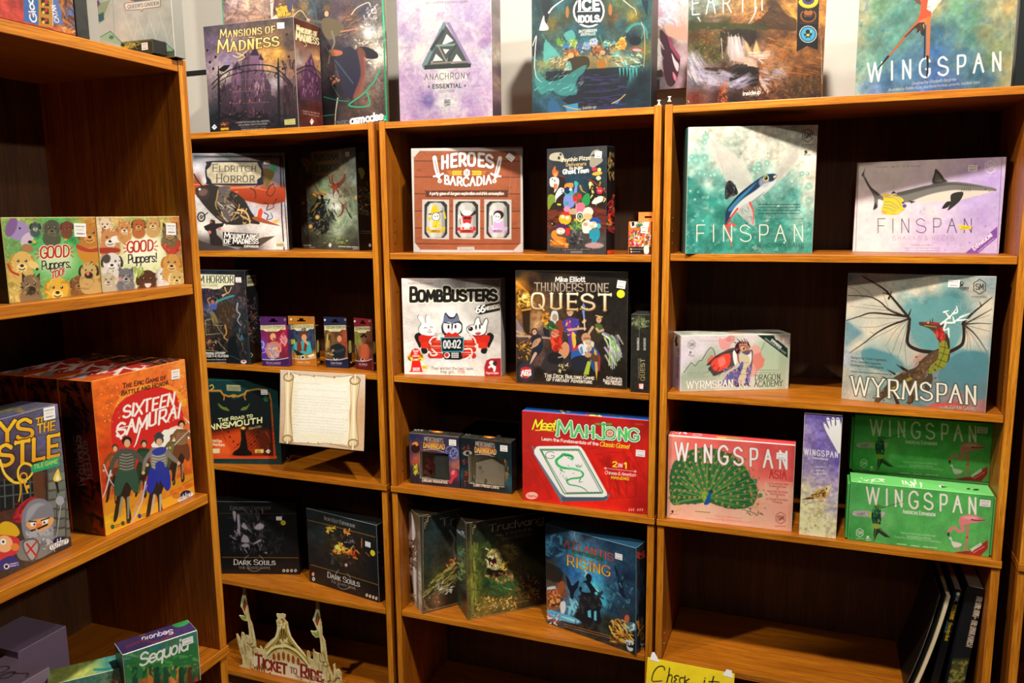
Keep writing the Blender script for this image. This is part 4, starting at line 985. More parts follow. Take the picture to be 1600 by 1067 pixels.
a.nz(.2, 20, 2).P('b8b488', '492 156 566 150 572 232 530 240 494 244', soft=1).T('ARKHAM', 500, 188, 562, 186, 22, '24302c', w=.16, ser=.8).T('HORROR', 500, 220, 562, 216, 24, '24302c', w=.16, ser=.8).D('4a3c30 a87c48 2c3440 7c3430 3a5058', '490 340 578 700', 110, 8, 3, 2).L('c8ccd0', '525 785 540 800 530 815', 5)
# -- four small packs
def pack(k, c1, c2, x0, x1, y0, scene, name, band='c8c8d0'):
    a = A_(k, c1); X = lambda t: x0 + (x1 - x0) * t; Y = lambda t: y0 + 400 * t
    a.fld(' '.join('%g %g %s' % (X(u), Y(v), h) for u, v, h in scene)); a.nz(.2, 24, 3)
    a.P(c1, [X(-.05), Y(-.03), X(1.05), Y(-.03), X(1.07), Y(.17), X(-.03), Y(.17)]).nz(.12, 20, 2, None)
    a.P('e4dfa8', [X(.06), Y(.175), X(.94), Y(.165), X(.96), Y(.255), X(.8), Y(.25), X(.7), Y(.29), X(.3), Y(.29), X(.2), Y(.255), X(.06), Y(.265)])
    a.T('ARKHAM HORROR', X(.1), Y(.24), X(.92), Y(.235), 22, '3a3c30', w=.13, con=.3, ser=.8, gap=1.6).tiny(1, X(.35), X(.68), Y(.265), 5, 7, '6a6c50')
    a.P(c2, [X(.0), Y(.845), X(.3), Y(.875), X(.7), Y(.875), X(1.08), Y(.835), X(1.1), Y(1.06), X(.05), Y(1.06)]).L(band, [X(.02), Y(.845), X(.3), Y(.87), X(.7), Y(.87), X(1.08), Y(.83)], 6)
    a.E('e8e8e8', X(.53), Y(.835), 17).E('202028', X(.53), Y(.835), 11).E('e8e8e8', X(.08), Y(.065), 8).E('a07060', X(.93), Y(.06), 9)
    a.T(name, X(.32), Y(.95), X(.8), Y(.955), 15, 'e8e4dc', w=.16, sc=1).tiny(1, X(.34), X(.78), Y(.975), 6, 5, 'a8a4ac')
    return a, X, Y
a, X, Y = pack('inv1', '482058', '3c1c50', 570, 818, 488, [(.1, .35, '6a1c50'), (.6, .3, '901c38'), (.95, .35, 'a01830'), (.1, .55, '5a40a8'), (.2, .75, '4a2c90'), (.5, .45, '8a2040'), (.9, .55, 'b02840'), (.95, .75, '7a2038'), (.5, .8, '4a3058'), (.1, .6, '7a60d0')], 'Marie Lambert')
a.E('6a3c24', X(.52), Y(.36), 28, 28).E('e0a078', X(.54), Y(.4), 24, 30).E('60181c', X(.57), Y(.44), 8, 7).P('c87c54', [X(.4), Y(.55), X(.5), Y(.5), X(.65), Y(.5), X(.8), Y(.56), X(.78), Y(.62), X(.45), Y(.62)], 1).P('a888a0', [X(.4), Y(.56), X(.7), Y(.6), X(.72), Y(.82), X(.38), Y(.82)], 1).D('d8b868 c0a0b8 e8d890', [X(.4), Y(.58), X(.75), Y(.82)], 26, 8, 2).L('c87860', [X(.38), Y(.55), X(.32), Y(.68), X(.4), Y(.78)], 20).L('e09068', [X(.78), Y(.58), X(.78), Y(.7), X(.6), Y(.66)], 15)
a.D('d89890 c86878', [X(.78), Y(.35), X(.98), Y(.6)], 16, 14, 3, 3, 80).ring('a8b8f8', X(.16), Y(.56), 20, 8, 26).ring('8890e0', X(.2), Y(.68), 26, 7, 20)
a, X, Y = pack('inv2', 'ac6c20', 'b06a1c', 833, 1045, 483, [(.1, .4, '2c3a58'), (.5, .35, '283048'), (.9, .4, '2c3850'), (.1, .55, '384840'), (.9, .6, '2a3044'), (.1, .8, 'a87c30'), (.9, .8, 'b88830'), (.5, .8, 'c09038'), (.5, .6, '3a3c40')], 'Daniel Hess')
a.D('3c4c70 202840', [X(.25), Y(.3), X(1), Y(.6)], 40, 16, 2, 2, 90, .6, 4).E('6a3418', X(.56), Y(.37), 30, 30).E('d8986c', X(.58), Y(.43), 22, 28).P('38a8b0', [X(.15), Y(.6), X(.3), Y(.52), X(.75), Y(.5), X(.85), Y(.62), X(.82), Y(.76), X(.2), Y(.74)], 1).P('7c3018', [X(.3), Y(.52), X(.45), Y(.5), X(.5), Y(.7), X(.3), Y(.74)]).P('7c3018', [X(.6), Y(.5), X(.72), Y(.52), X(.66), Y(.72), X(.55), Y(.7)]).P('1c1c18', [X(.15), Y(.66), X(.45), Y(.74), X(.6), Y(.78), X(.3), Y(.8)]).L('e0a070', [X(.6), Y(.5), X(.72), Y(.56)], 16).P('b8c850', [X(.02), Y(.48), X(.2), Y(.47), X(.22), Y(.55), X(.02), Y(.56)], 1).P('e8e0c8', [X(.7), Y(.8), X(.95), Y(.76), X(1), Y(.8), X(.8), Y(.84)])
a, X, Y = pack('inv3', '1e2644', '141c3c', 1107, 1300, 490, [(.1, .4, 'a08850'), (.3, .45, '6a5028'), (.6, .35, '5a3028'), (.9, .4, 'a84c30'), (.95, .6, '9c4428'), (.1, .6, '7c5c30'), (.3, .8, '5c4424'), (.9, .8, '7a3c20'), (.5, .7, '20201c')], 'Tommy Muldoon')
a.D('3c2c14 c8a860', [X(.02), Y(.35), X(.35), Y(.6)], 16, 14, 2, 3, 90, .6, 5).E('5a3c1c', X(.68), Y(.38), 22, 22).E('d09068', X(.69), Y(.44), 19, 27).P('1c2428', [X(.3), Y(.62), X(.5), Y(.55), X(.7), Y(.54), X(.95), Y(.62), X(.95), Y(.75), X(.88), Y(.83), X(.45), Y(.83), X(.4), Y(.72)], 1).L('2c383c', [X(.4), Y(.66), X(.6), Y(.7), X(.85), Y(.66)], 22).E('c88c68', X(.42), Y(.68), 10, 8).D('c8a880 8a6c40', [X(.1), Y(.68), X(.4), Y(.8)], 12, 8, 3)
a, X, Y = pack('inv4', '781c28', '5a1018', 1352, 1492, 500, [(.1, .4, '7c8030'), (.3, .45, '8c8c48'), (.8, .35, '6a3820'), (.1, .6, '8a7c48'), (.9, .5, '502818'), (.9, .8, '7a3424'), (.2, .8, '54401c')], 'Mark Harrigan')
a.E('201810', X(.6), Y(.37), 30, 12).E('201c18', X(.6), Y(.35), 16, 18).E('7c4c34', X(.6), Y(.43), 17, 25).P('c05c38', [X(.35), Y(.58), X(.5), Y(.52), X(.8), Y(.53), X(.9), Y(.65), X(.85), Y(.82), X(.4), Y(.8)], 1).L('a84c30', [X(.38), Y(.58), X(.35), Y(.75)], 16).L('b05434', [X(.86), Y(.6), X(.84), Y(.78), X(.7), Y(.84)], 16).L('3c2818', [X(.1), Y(.55), X(.25), Y(.75), X(.2), Y(.85)], 8)
for k, c, x0, x1 in (('inv2', '8a4c14', 1048, 1082), ('inv3', '0c1018', 1305, 1348), ('inv4', '40080c', 1500, 1538)):
    a = A_(k + '_R', '0a0a0c'); a.P('b8b060', [x0 + 8, 640, x1 - 10, 645, x1 - 8, 740, x0 + 10, 750], 1).P(c, [x0, 820, x1 + 10, 800, x1 + 10, 930, x0, 930]).E('e0b050', x1 - 12, 850, 9)
# -- lighthouse
a = A_('innsm', '0e3232')
a.nz(.15, 40, 2).P('10181a', '-80 232 130 232 190 262 240 290 330 262 360 230 440 210 500 220 545 260 560 330 596 780 -60 790', soft=1)
a.L('a87424', '-80 214 130 214 150 245 200 262 240 250 275 262 330 240 350 214 440 200 500 205 540 240 556 300', 15, 12, 1, 0).L('9c6c24', '142 235 160 260 158 290', 10).L('9c6c24', '340 240 330 265 340 290', 10).E('a87424', 240, 258, 22, 14).L('c8a048', '40 175 60 165 72 190 50 205', 8)
a.P('d84418', '552 300 566 330 596 786 -70 786 -70 760 572 760', al=0).L('8a5018', '554 300 562 420', 14, 14, 1, 0).L('b04418', '562 420 570 560', 15, 15, 1, 0).L('e0481c', '570 560 584 770', 18, 18, 1, 0).L('d8461a', '-80 772 590 772', 26, 26, 1, 0)
a.P('581c08', '-60 560 130 540 330 520 560 540 572 758 -60 758', soft=22, al=.9).P('a83410', '-60 600 150 560 300 530 420 600 480 758 -60 758', soft=26, al=.75).P('d8501c', '60 620 300 540 330 600 300 758 60 758', soft=26, al=.6).P('e0602c', '100 660 160 640 220 758 60 758', 1, soft=12, al=.6)
for i in range(9): a.L('1a0c08', [240 + i * 36, 700, 400 + i * 34, 560, 520 + i * 20, 470], 5, 3, .5)
for x, y in ((195, 560), (208, 603), (238, 640), (275, 666), (385, 665), (416, 640), (436, 602), (446, 560), (420, 520)): a.E('1c100c', x, y, 7, 8)
a.L('8a2c18', '140 540 160 600 175 640', 12, 4).L('7a2818', '510 560 540 610 550 650', 14, 5).L('70241a', '520 680 545 710', 10, 4)
a.P('14100e', '300 560 338 560 344 600 360 710 378 756 240 756 260 720 290 690 304 620').P('1c1410', '296 535 346 535 344 562 298 562').E('f0b848', 320, 528, 18, 12, 0, 6).E('fbe8a0', 320, 528, 7, 6, 0, 2).P('140e0c', '240 756 250 720 300 700 370 715 385 756', 1)
a.P('5c6828', '108 318 150 348 180 355 204 384 150 372 120 346', 1).P('5c6828', '376 318 350 345 320 352 298 378 345 374 365 345', 1)
a.P('9c9870', '180 164 296 168 300 218 184 214').T('ARKHAM', 190, 190, 290, 194, 16, '1c3028', w=.18).T('HORROR', 190, 210, 290, 213, 16, '1c3028', w=.18)
a.T('The Road to', 112, 476, 400, 434, 27, 'f0e8a0', w=.24, sc=1, gap=2).T('INNSMOUTH', 20, 546, 480, 480, 42, 'f0e8a0', w=.24, gap=1.6, ser=.5).T('Deluxe Edition', 368, 540, 474, 520, 18, 'e8c880', w=.14)
a.T('Interactive', 20, 640, 138, 648, 24, 'e8e0c8', w=.16).T('Adventure', 40, 672, 162, 680, 24, 'e8e0c8', w=.16).P('d0c498', '60 700 124 700 122 738 60 738').P('c8a850', '418 706 490 704 490 736 420 736').D('5c4410 e8d890', '420 708 488 734', 12, 5).P('e8ecf0', '530 704 550 720 532 742 508 724').L('28303c', '520 720 530 728 542 716', 4)
a = A_('innsm_R', '0a1212'); a.nz(.3, 12, 2).E('c8c8c8', 690, 778, 6)
# -- two black fantasy boxes
a = A_('expl', '0b0d0f'); a.nz(.2, 30, 2)
a.L('1e2428', '60 126 700 132', 5, sm=0).L('4a3810', '70 222 730 226', 4, sm=0, al=.8).L('6a4c14', '90 590 735 596', 5, sm=0)
a.T('Explorers Expansion', 156, 192, 496, 190, 32, '6a645c', w=.09, con=.3, ser=.8, sc=1)
a.D('585058 3c383e 7c747c 2a262c', '180 200 440 560', 70, 13, 3, 3, 70, .75, 40).D('1c1a20 26242a', '150 200 600 570', 80, 20, 4, 2, None, .5)
for p_ in ('178 205 205 215 200 290 188 270', '215 240 235 250 240 400 225 380', '360 340 400 305 440 320 430 350 380 360', '250 460 270 400 310 430 312 465', '255 485 305 475 305 505 262 505', '352 475 405 440 415 455 365 480', '270 300 300 340 290 360 260 330', '440 550 465 548 465 562'): a.P('8a828c', p_, 1, soft=3, al=.8)
a.ring('c8c0b8', 355, 635, 84, 3, 70, .8, 190, 240).ring('c8c0b8', 355, 635, 84, 3, 70, .8, -60, -10).ring('c8c0b8', 360, 660, 62, 3, 48, .8, 20, 160)
a.T('Dark Souls', 186, 652, 536, 654, 42, 'f4f0e4', w=.12, con=.45, ser=1, sc=1, gap=1.6).T('the Board Game', 230, 686, 492, 688, 24, 'c8c4b8', w=.1, con=.4, ser=.9, sc=1, gap=1.6)
for i, x in enumerate((607, 638, 672, 705)): a.E('a8a49c', x, 703, 12, 13).E('1a1a1a', x, 703, 6, 4)
a = A_('iron')
a.fld('800 180 1c2628 1100 260 1a2426 1360 330 141c1e 820 300 1a2224 900 400 20282a 820 600 141a1c 1000 500 2a2418 1080 540 4a3418 1200 540 2c1c14 1150 420 201c1a 1300 500 141a1c 1380 700 101416 1000 640 1a1e1e 1150 650 241c1a 850 700 0e1214 1100 820 0c1012 1380 900 0c0f10').nz(.3, 30, 3)
a.D('5a524c 3a3634 7a6c60 181614', '1000 350 1200 680', 120, 8, 3, 2, None, .6).D('e87820 f8b030 c84818 fbe060', '1020 480 1170 560', 60, 11, 4, 2, None, .85).D('f8c840 f0a030', '960 340 1030 380', 18, 9, 5, 2).D('f8a030 e06820 fbd870', '1100 355 1150 400', 18, 9, 6, 2).D('e05818 f89038 a83818', '1160 530 1240 600', 26, 8, 7, 2.5, 60).E('fbe468', 1050, 508, 22, 16, 20, 8).E('1c1a1c', 1145, 470, 44, 46, 0, 4).E('b05c28', 1255, 470, 5, 45).L('a0481c', '1290 550 1320 580', 7)
a.D('8a8078 b8a8a0', '1105 440 1180 470', 12, 5).E('d8a8a0', 1125, 655, 12, 14, 0, 4).E('3c383a', 1010, 630, 14, 24, 0, 4)
a.L('8a6424', '803 278 1000 325 1366 420', 5, sm=0).L('8a6424', '830 652 1100 730 1392 822', 5, sm=0)
a.T('Iron Keep Expansion', 940, 276, 1196, 342, 32, 'b8b0a4', w=.09, con=.35, ser=.8, sc=1)
a.ring('e8e0d4', 1105, 770, 74, 3, 90, .8, 200, 235).ring('e8e0d4', 1100, 790, 62, 3, 75, .8, -60, -5).ring('e8e0d4', 1110, 810, 58, 3, 48, .8, 30, 170)
a.T('Dark Souls', 968, 756, 1238, 838, 44, 'f8f4ea', w=.12, con=.45, ser=1, sc=1, gap=1.6).T('the Board Game', 1000, 798, 1204, 864, 24, 'c8c4b8', w=.1, con=.4, ser=.9, sc=1)
a.E('e89080', 848, 732, 11, 17).E('e0e0dc', 852, 772, 12, 16).E('14181a', 852, 772, 5, 8)
for i, x in enumerate((1298, 1325, 1352, 1378)): a.E('c8c0b4', x, 908 + i * 9, 10, 14).E('1a1a1a', x, 908 + i * 9, 4, 4)
a = A_('iron_R', '08090a'); a.D('3a3c3c 2a1a14 5c5c58', '1400 300 1460 900', 22, 9, 3, 2)

# -- plank drinking game
a = A_('heroes', '9c5434')
a.nz(.12, 60, 2).nz(.1, 8, 3)
for i, y in enumerate((283, 400, 522, 648, 772, 886)): a.L('5a2a18', [262, y, 640, y + 4, 1040, y + 2], 7, al=.85, sm=0).P('a85c38' if i % 2 else '944c2e', [262, y + 6, 1040, y + 6, 1040, y + 112, 262, y + 112], al=.35)
for i in range(70):
    x = random.Random(i).uniform(265, 980); y = random.Random(i + 99).uniform(215, 930); a.L('6e3820', [x, y, x + 30, y - 4, x + 70, y + 3], 2.5, 1, .6)
for x, y in ((300, 350), (960, 480), (300, 850), (770, 260), (540, 610), (990, 740), (420, 240)): a.ring('6a3620', x, y, 22, 2.5, 9, .7).ring('6a3620', x, y, 12, 2.5, 4, .7)
a.L('c8c0b8', '250 200 1048 204', 18, sm=0).L('c8c0b8', '250 200 258 940 1048 944 1048 204', 20, 20, 1, 0).L('7c6c60', '262 214 1036 216 1038 932 270 928 262 214', 3, sm=0)
for p_ in ('240 190 312 192 304 212 262 258 242 258', '985 192 1056 194 1056 258 1040 262 995 214', '250 948 252 878 270 880 308 928 310 948', '985 950 990 930 1036 884 1056 884 1055 955'): a.P('c4bcb4', p_).L('8c8078', p_ + ' ' + ' '.join(p_.split()[:2]), 2.5, sm=0)
a.P('c0b8b0', '578 910 700 908 706 944 578 944').L('8c8078', '584 912 698 912', 2).T('Rollacrit', 596, 936, 690, 936, 16, '90887e', w=.16)
a.T('HEROES', 464, 340, 838, 334, 88, 'fcf6ee', w=.22, gap=3, arc=.24, out=.04, oc='6a3420', up=(0, -1)).T('BARCADIA', 484, 448, 824, 446, 60, 'fcf6ee', w=.22, gap=2.6, arc=-.28, out=.04, oc='6a3420')
t_ = np.radians(np.arange(30, 390, 60)); a.P('fcf6ee', np.c_[647 + 26 * np.cos(t_), 370 + 30 * np.sin(t_)]).T('OF', 632, 382, 662, 382, 24, '6a4030', w=.14)
for sx in (-1, 1):
    cx = 647 + sx * 72
    for i in range(4): a.E('e8b430', cx + sx * (i - 1.5) * 17, 362, 12, 8, 30 * sx).E('e8b430', cx + sx * (i - 1.5) * 17, 380, 12, 8, -30 * sx)
    for j in range(3): a.L('d89c28', [cx + sx * 40, 360 + j * 12, cx + sx * (72 - j * 8), 358 + j * 14], 4, sm=0)
for (tx, ty, bx, by) in ((412, 250, 450, 430), (888, 254, 848, 432)):
    s_ = 1 if bx > tx else -1
    a.L('fcf6ee', [tx, ty + 10, (tx + bx) / 2 - s_ * 6, 340, bx - s_ * 10, 395], 30, 28, 1, 0).P('fcf6ee', [tx, ty - 8, tx + 16, ty + 20, tx - 16, ty + 20]).L('5a2c1c', [tx + s_ * 2, ty + 30, bx - s_ * 14, 370], 5, sm=0)
    a.L('fcf6ee', [bx - s_ * 44, 396, bx - s_ * 8, 392, bx + s_ * 24, 376], 13, 13, 1, 0).L('fcf6ee', [bx - s_ * 8, 390, bx, 430], 12, sm=0).E('fcf6ee', bx, 430, 15).E('5a2c1c', bx, 430, 5)
a.P('5a3020', '338 496 352 500 940 496 954 492 944 520 952 548 345 546 352 520').T('A party game of dungeon exploration and drink consumption', 376, 530, 916, 530, 20, 'fcf4ea', w=.19, gap=1.5)
for i, (x0, x1) in enumerate(((322, 518), (548, 744), (774, 972))):
    a.P('c4bcb4', [x0, 564, x1, 566, x1, 856, x0, 850]).P('2a2a28', [x0 + 40, 578, x1 - 40, 578, x1 - 14, 604, x1 - 14, 814, x1 - 38, 844, x0 + 40, 842, x0 + 16, 814, x0 + 16, 604])
    cx = (x0 + x1) / 2; a.P('b8b8b0', [cx - 66, 680, cx - 62, 620, cx - 38, 590, cx, 584, cx + 38, 590, cx + 62, 620, cx + 66, 680, cx + 68, 800, cx + 40, 842, cx - 40, 842, cx - 68, 800], soft=2).P('dcdcd4', [cx - 50, 640, cx - 30, 600, cx - 10, 640, cx - 6, 830, cx - 40, 820], 1, soft=8, al=.6).P('7c807c', [cx + 44, 640, cx + 62, 640, cx + 64, 810, cx + 50, 820], 1, soft=5, al=.7)
    for px, py in ((x0 + 14, 578), (x1 - 14, 580), (x0 + 14, 836), (x1 - 14, 842)): a.E('9c948c', px, py, 8).E('d8d0c8', px, py, 5)
    c = ('dca818', 'c02828', 'c8a0d0')[i]; dk = '1c1a18'
    a.P(c, [cx - 52, 784, cx + 52, 784, cx + 48, 808, cx - 48, 808]).P(c, [cx - 70, 768, cx - 44, 768, cx - 44, 792, cx - 66, 792]).P(c, [cx + 44, 764, cx + 72, 766, cx + 66, 792, cx + 44, 790]).T(('MERLO', 'HOPHAN', 'MYSTELA')[i], cx - 30, 802, cx + 30, 802, 13, dk, w=.18)
    if i == 0: a.P(dk, [cx - 60, 672, cx + 50, 645, cx + 52, 655, cx - 40, 676]).P('e8b818', [cx - 36, 655, cx - 22, 612, cx + 6, 602, cx + 22, 648, cx + 48, 650, cx - 30, 672]).E(dk, cx + 2, 690, 31).E('fbf8f0', cx + 2, 690, 27).E(dk, cx - 4, 688, 4, 7).E(dk, cx + 14, 686, 4, 7).P('e8b818', [cx - 20, 720, cx + 28, 718, cx + 34, 768, cx - 24, 770]).D('7a5c10 f8d850', [cx - 20, 722, cx + 30, 766], 8, 7, 2).L('e8b818', [cx + 62, 660, cx + 70, 700], 12).E('e8b818', cx - 44, 705, 14)
    if i == 1: a.P(dk, [cx - 50, 640, cx - 34, 668, cx + 40, 668, cx + 62, 640, cx + 70, 668, cx + 40, 684, cx - 40, 684]).E('fbf8f0', cx + 2, 664, 34, 20).P('c02828', [cx - 34, 682, cx + 42, 682, cx + 30, 740, cx, 748, cx - 26, 736]).E(dk, cx - 8, 700, 14, 8).E(dk, cx + 18, 700, 14, 8).E('fbf8f0', cx + 2, 752, 24, 18).E('c02828', cx - 26, 774, 8).E('c02828', cx + 32, 774, 8).L('8c2020', [cx - 52, 690, cx - 44, 745], 5).P('fbf8f0', [cx - 62, 675, cx - 44, 690, cx - 60, 714])
    if i == 2: a.E('f0a0c0', cx + 4, 652, 36, 14).E(dk, cx + 6, 676, 38, 32).E('fbf8f0', cx - 4, 688, 25, 26).E(dk, cx - 12, 688, 4, 7).E(dk, cx + 6, 690, 4, 7).P('d0a0d8', [cx - 26, 718, cx + 30, 716, cx + 44, 770, cx - 34, 772]).L('fbf8f0', [cx - 30, 712, cx, 730, cx + 30, 712], 9).L(dk, [cx - 46, 666, cx - 40, 750], 4).E('fbf8f0', cx - 50, 665, 12, 16)
for i in range(22): a.L('c8b8a8', [1040 - i * 2, 230 + i * 14, 990 - i * 3, 250 + i * 20, 960, 300 + i * 26], 1.6, al=.25)

# -- cartoon ghost town
a = A_('pizza')
a.fld('120 210 2c2e30 330 190 303234 530 180 383a3a 120 300 343638 330 280 2c363c 500 330 1c2c34 300 420 1c3c50 330 480 1c4254 420 460 1c3444 200 560 202428 480 560 241c18 160 640 602c1c 500 660 5c2c1c 330 700 4c342c 160 760 4c3028 500 780 4a2c20 330 820 484848 180 860 54504c 500 860 504c4c 330 930 3c3a3a 150 950 383838 530 950 3c3c3c').nz(.2, 20, 2)
a.P('6a3020', '120 650 230 625 240 720 120 790').P('64281c', '440 620 545 640 545 790 420 720').D('3c1810 7a3c28', '120 640 240 780', 30, 12, 3, 3, 0, .7, 5).D('3c1810 7a3c28', '430 640 545 780', 30, 12, 4, 3, 0, .7, 5)
a.P('b8b098', '128 265 140 235 180 222 220 225 236 255 230 290 200 285 150 280', 1).E('2c2a28', 212, 236, 9, 8).E('2c2a28', 200, 262, 9, 12).P('9c9484', '425 310 430 240 450 210 480 200 505 215 500 250 520 270 515 290 490 310 455 330 440 330', 1).P('3a3630', '440 240 465 232 465 250 442 250')
a.T('Psychic Pizza', 222, 290, 426, 272, 26, 'e8dcc0', w=.22, jit=1, gap=3).T('Deliverers', 252, 322, 398, 314, 22, 'd0a860', w=.22, jit=1, gap=3).T('Go to the', 278, 346, 372, 338, 18, 'f0e8d8', w=.24, jit=1, gap=3).T('Ghost Town', 232, 378, 416, 366, 30, 'fbf8f0', w=.26, jit=.7, gap=2.4)
a.P('2c1c14', '125 640 130 480 150 400 230 390 250 430 235 560 240 640', al=.8).P('1c1814', '420 600 410 450 440 410 470 420 545 500 545 640', al=.8).L('6c2c1c', '125 440 170 390 240 400', 12).L('702c20', '420 420 460 440 545 510', 14).D('e8d890 b09838', '420 440 540 600', 22, 9, 4, 2, 90)
a.P('d0682c', '160 390 150 360 172 320 178 350 196 360 190 385', 1).E('e8985c', 175, 385, 14, 16)
a.P('e0e0dc', '132 440 136 410 165 400 195 410 202 440 190 480 165 515 168 480 140 470', 1).E('302c28', 152, 418, 5).E('302c28', 170, 428, 5, 7).P('e07848', '165 450 190 455 180 490 162 480', 1).P('d8dcdc', '178 520 205 480 235 485 236 510 215 530 185 560 172 590 170 560', 1).E('2c2c2c', 222, 495, 5).E('2c2c2c', 225, 512, 5)
a.P('3ca0a0', '240 500 280 470 300 490 300 540 260 560', 1).P('f08c38', '240 480 250 450 300 445 302 475 270 480', 1).E('1c2c58', 262, 498, 22, 26).E('d8f0f0', 285, 492, 10).P('8088d0', '240 540 300 530 320 450 335 460 325 560 300 620 240 620', 1).P('38a8a8', '312 450 315 430 340 440 340 460 320 470', 1).E('30a098', 258, 592, 16, 14)
a.E('68502c', 335, 548, 34, 36).E('e02828', 318, 562, 16, 20).E('e02828', 352, 542, 14, 18).P('289048', '370 560 400 520 425 530 425 590 400 612 370 600', 1).L('a89030', '355 465 370 500 395 515', 14, 6).P('e07088', '335 590 385 595 388 640 360 665 325 650', 1).P('7c9030', '120 540 160 530 175 570 150 600 122 640', 1)
a.E('d03048', 458, 342, 18, 15).E('f0a838', 480, 375, 38, 14, -8).E('e8dc88', 495, 348, 14, 15).E('e8dcb0', 490, 408, 18, 16).E('e02c3c', 498, 500, 22, 24).E('f8d8d8', 492, 500, 4).E('f8d8d8', 505, 502, 4).E('e8dc98', 430, 450, 12, 16).P('e8e0d4', '440 590 460 560 500 540 522 545 520 575 490 590 460 598', 1)
a.E('262624', 190, 610, 38, 26).E('f0e030', 194, 600, 7).E('f0e030', 208, 602, 7).E('1c1a18', 155, 742, 20, 14).E('e8e038', 150, 742, 5)
a.E('f0b028', 245, 705, 46, 44).P('c83428', '215 680 230 655 280 660 285 678', 1).E('f8e8b8', 228, 690, 14).E('f8e8b8', 262, 698, 14).E('e888a8', 258, 635, 24, 20).P('c0a080', '275 640 320 630 330 670 280 670', 1).L('c8b0a0', '325 580 328 780', 5, sm=0)
a.ring('e8f0e0', 355, 690, 26, 8, 34).ring('a0d8b8', 355, 690, 12, 6, 16).D('f0d040 68a848 e8a028', '290 710 370 780', 20, 11, 5).P('3c9048', '290 720 370 730 360 790 300 790', al=.5)
a.P('e0d8cc', '375 660 395 625 430 622 452 650 440 680 400 680', 1).E('f0b878', 412, 690, 32, 26).P('f0e8d8', '370 740 400 715 440 730 435 800 385 810 370 780', 1).E('e89878', 395, 745, 18, 14)
a.P('1c50a0', '425 725 440 700 480 695 502 715 500 742 460 730', 1).E('40b0c0', 490, 758, 18, 20).E('f0c090', 452, 750, 30, 26).E('fbf4e8', 440, 742, 12).E('fbf4e8', 466, 752, 12).P('2890a8', '425 790 490 780 500 830 480 860 430 840', 1).L('289cb0', '430 840 450 850 445 885', 16).L('289cb0', '480 840 465 880', 16).E('b82828', 442, 892, 12, 8).E('b82828', 472, 888, 12, 9)
a.P('4c2858', '175 785 190 750 235 742 262 770 240 790', 1).E('f0b898', 212, 795, 34, 26).E('fbf0e8', 200, 798, 13).E('fbf0e8', 230, 796, 13).P('c82c28', '248 775 282 770 278 820 250 830').P('f0882c', '145 835 150 800 175 790 190 830 230 840 250 870 262 900 260 918 140 905 170 870', 1).D('f8a848 d86818', '150 840 255 912', 16, 14, 3)
a.E('484644', 190, 910, 60, 16, 0, 4, .6).E('d0a8a8', 460, 900, 70, 22, 0, 4, .8).D('2c2a2a 7c7874 1c1a1a', '290 790 370 900', 40, 10, 4).P('181818', '216 920 436 918 436 938 216 938').T('Designed by Naoki Homma, Illustrated by', 224, 934, 430, 932, 11, 'e0d8cc', w=.17).P('706c68', '285 940 372 938 372 956 285 956')
a = A_('pizza_R', '0e1216'); a.D('c0a860 8c6c38', '556 230 600 420', 50, 8, 2, 2, 90, .8, 10).D('d84c28 f0882c 3c2038 b8202c 284858', '556 540 604 800', 60, 14, 3, 2).P('d8481c', '550 935 608 930 608 966 550 966')
# -- small orange
a = A_('orange', 'e8772c')
a.P('f0ece0', '716 712 760 700 860 702 856 762 800 770 720 765', rough=6).P('181818', '724 706 744 700 748 750 730 760').T('TEAM', 764, 728, 812, 728, 22, '181818', w=.24).T('CRYPTIC', 760, 766, 812, 768, 20, '181818', w=.2).P('40a040', '766 736 806 734 806 748 766 748')
a.D('c83030 7c3c8c 60a838 e8e0c8 d05030 585858 e8a848 a02850 f0f0e8', '708 790 872 912', 110, 12, 3, 1.4, None, 1).D('181818 ffffff', '708 790 872 912', 40, 5, 4)
a.P('1c1c1c', '706 910 872 910 872 964 706 964').P('e8e4d8', '820 905 852 905 854 955 822 958', 1).E('f0ece0', 722, 926, 6).E('f0ece0', 724, 946, 6).tiny(1, 732, 816, 926, 5, 9, 'c0b8a8').tiny(1, 732, 790, 946, 5, 8, 'c0b8a8')

# -- white bomb game
a = A_('bomb')
a.fld('160 185 e0dcd8 350 190 d0ccc8 600 190 7c7874 900 190 68645e 180 300 e4e0da 500 300 c8c4be 900 330 8a857e 180 450 d0ccc6 500 430 f4f0ea 850 460 c0bcb4 200 600 d4d0ca 540 560 faf6f0 900 600 b8b4ac 180 760 ece8e2 540 800 f4f0ea 900 760 d8d4cc 200 930 ece8e0 600 930 eeeae2 880 800 dcd8d0')
a.nz(.12, 50, 3)
for i in range(46):
    t = random.Random(i); an = R(t.uniform(0, 360)); r0 = t.uniform(260, 380); a.L(t.choice(['a8a4a0', 'ffffff', 'b8b4b0']), [540 + r0 * math.cos(an), 600 + r0 * .9 * math.sin(an), 540 + (r0 + 90) * math.cos(an), 600 + (r0 + 90) * .9 * math.sin(an)], 5, 9, .28, 0)
a.T('Designed by Hisashi Hayashi', 188, 218, 384, 222, 13, 'a03838', w=.14).T('Illustrated by', 746, 222, 890, 222, 11, '54504c', w=.14)
a.T('BombBusters', 202, 358, 896, 350, 108, '1c1a18', w=.22, sc=1, gap=1.5, out=.08, oc='f4ecd8', ser=.5)
a.P('1c1a18', '722 420 745 395 925 362 930 430 760 466 735 455').T('66', 734, 450, 800, 440, 50, 'f8f4ec', w=.24).T('MISSIONS', 806, 432, 920, 408, 28, 'd8d0c0', w=.24, gap=1.8)
a.E('c8ccd8', 530, 800, 240, 44, 0, 14, .8)
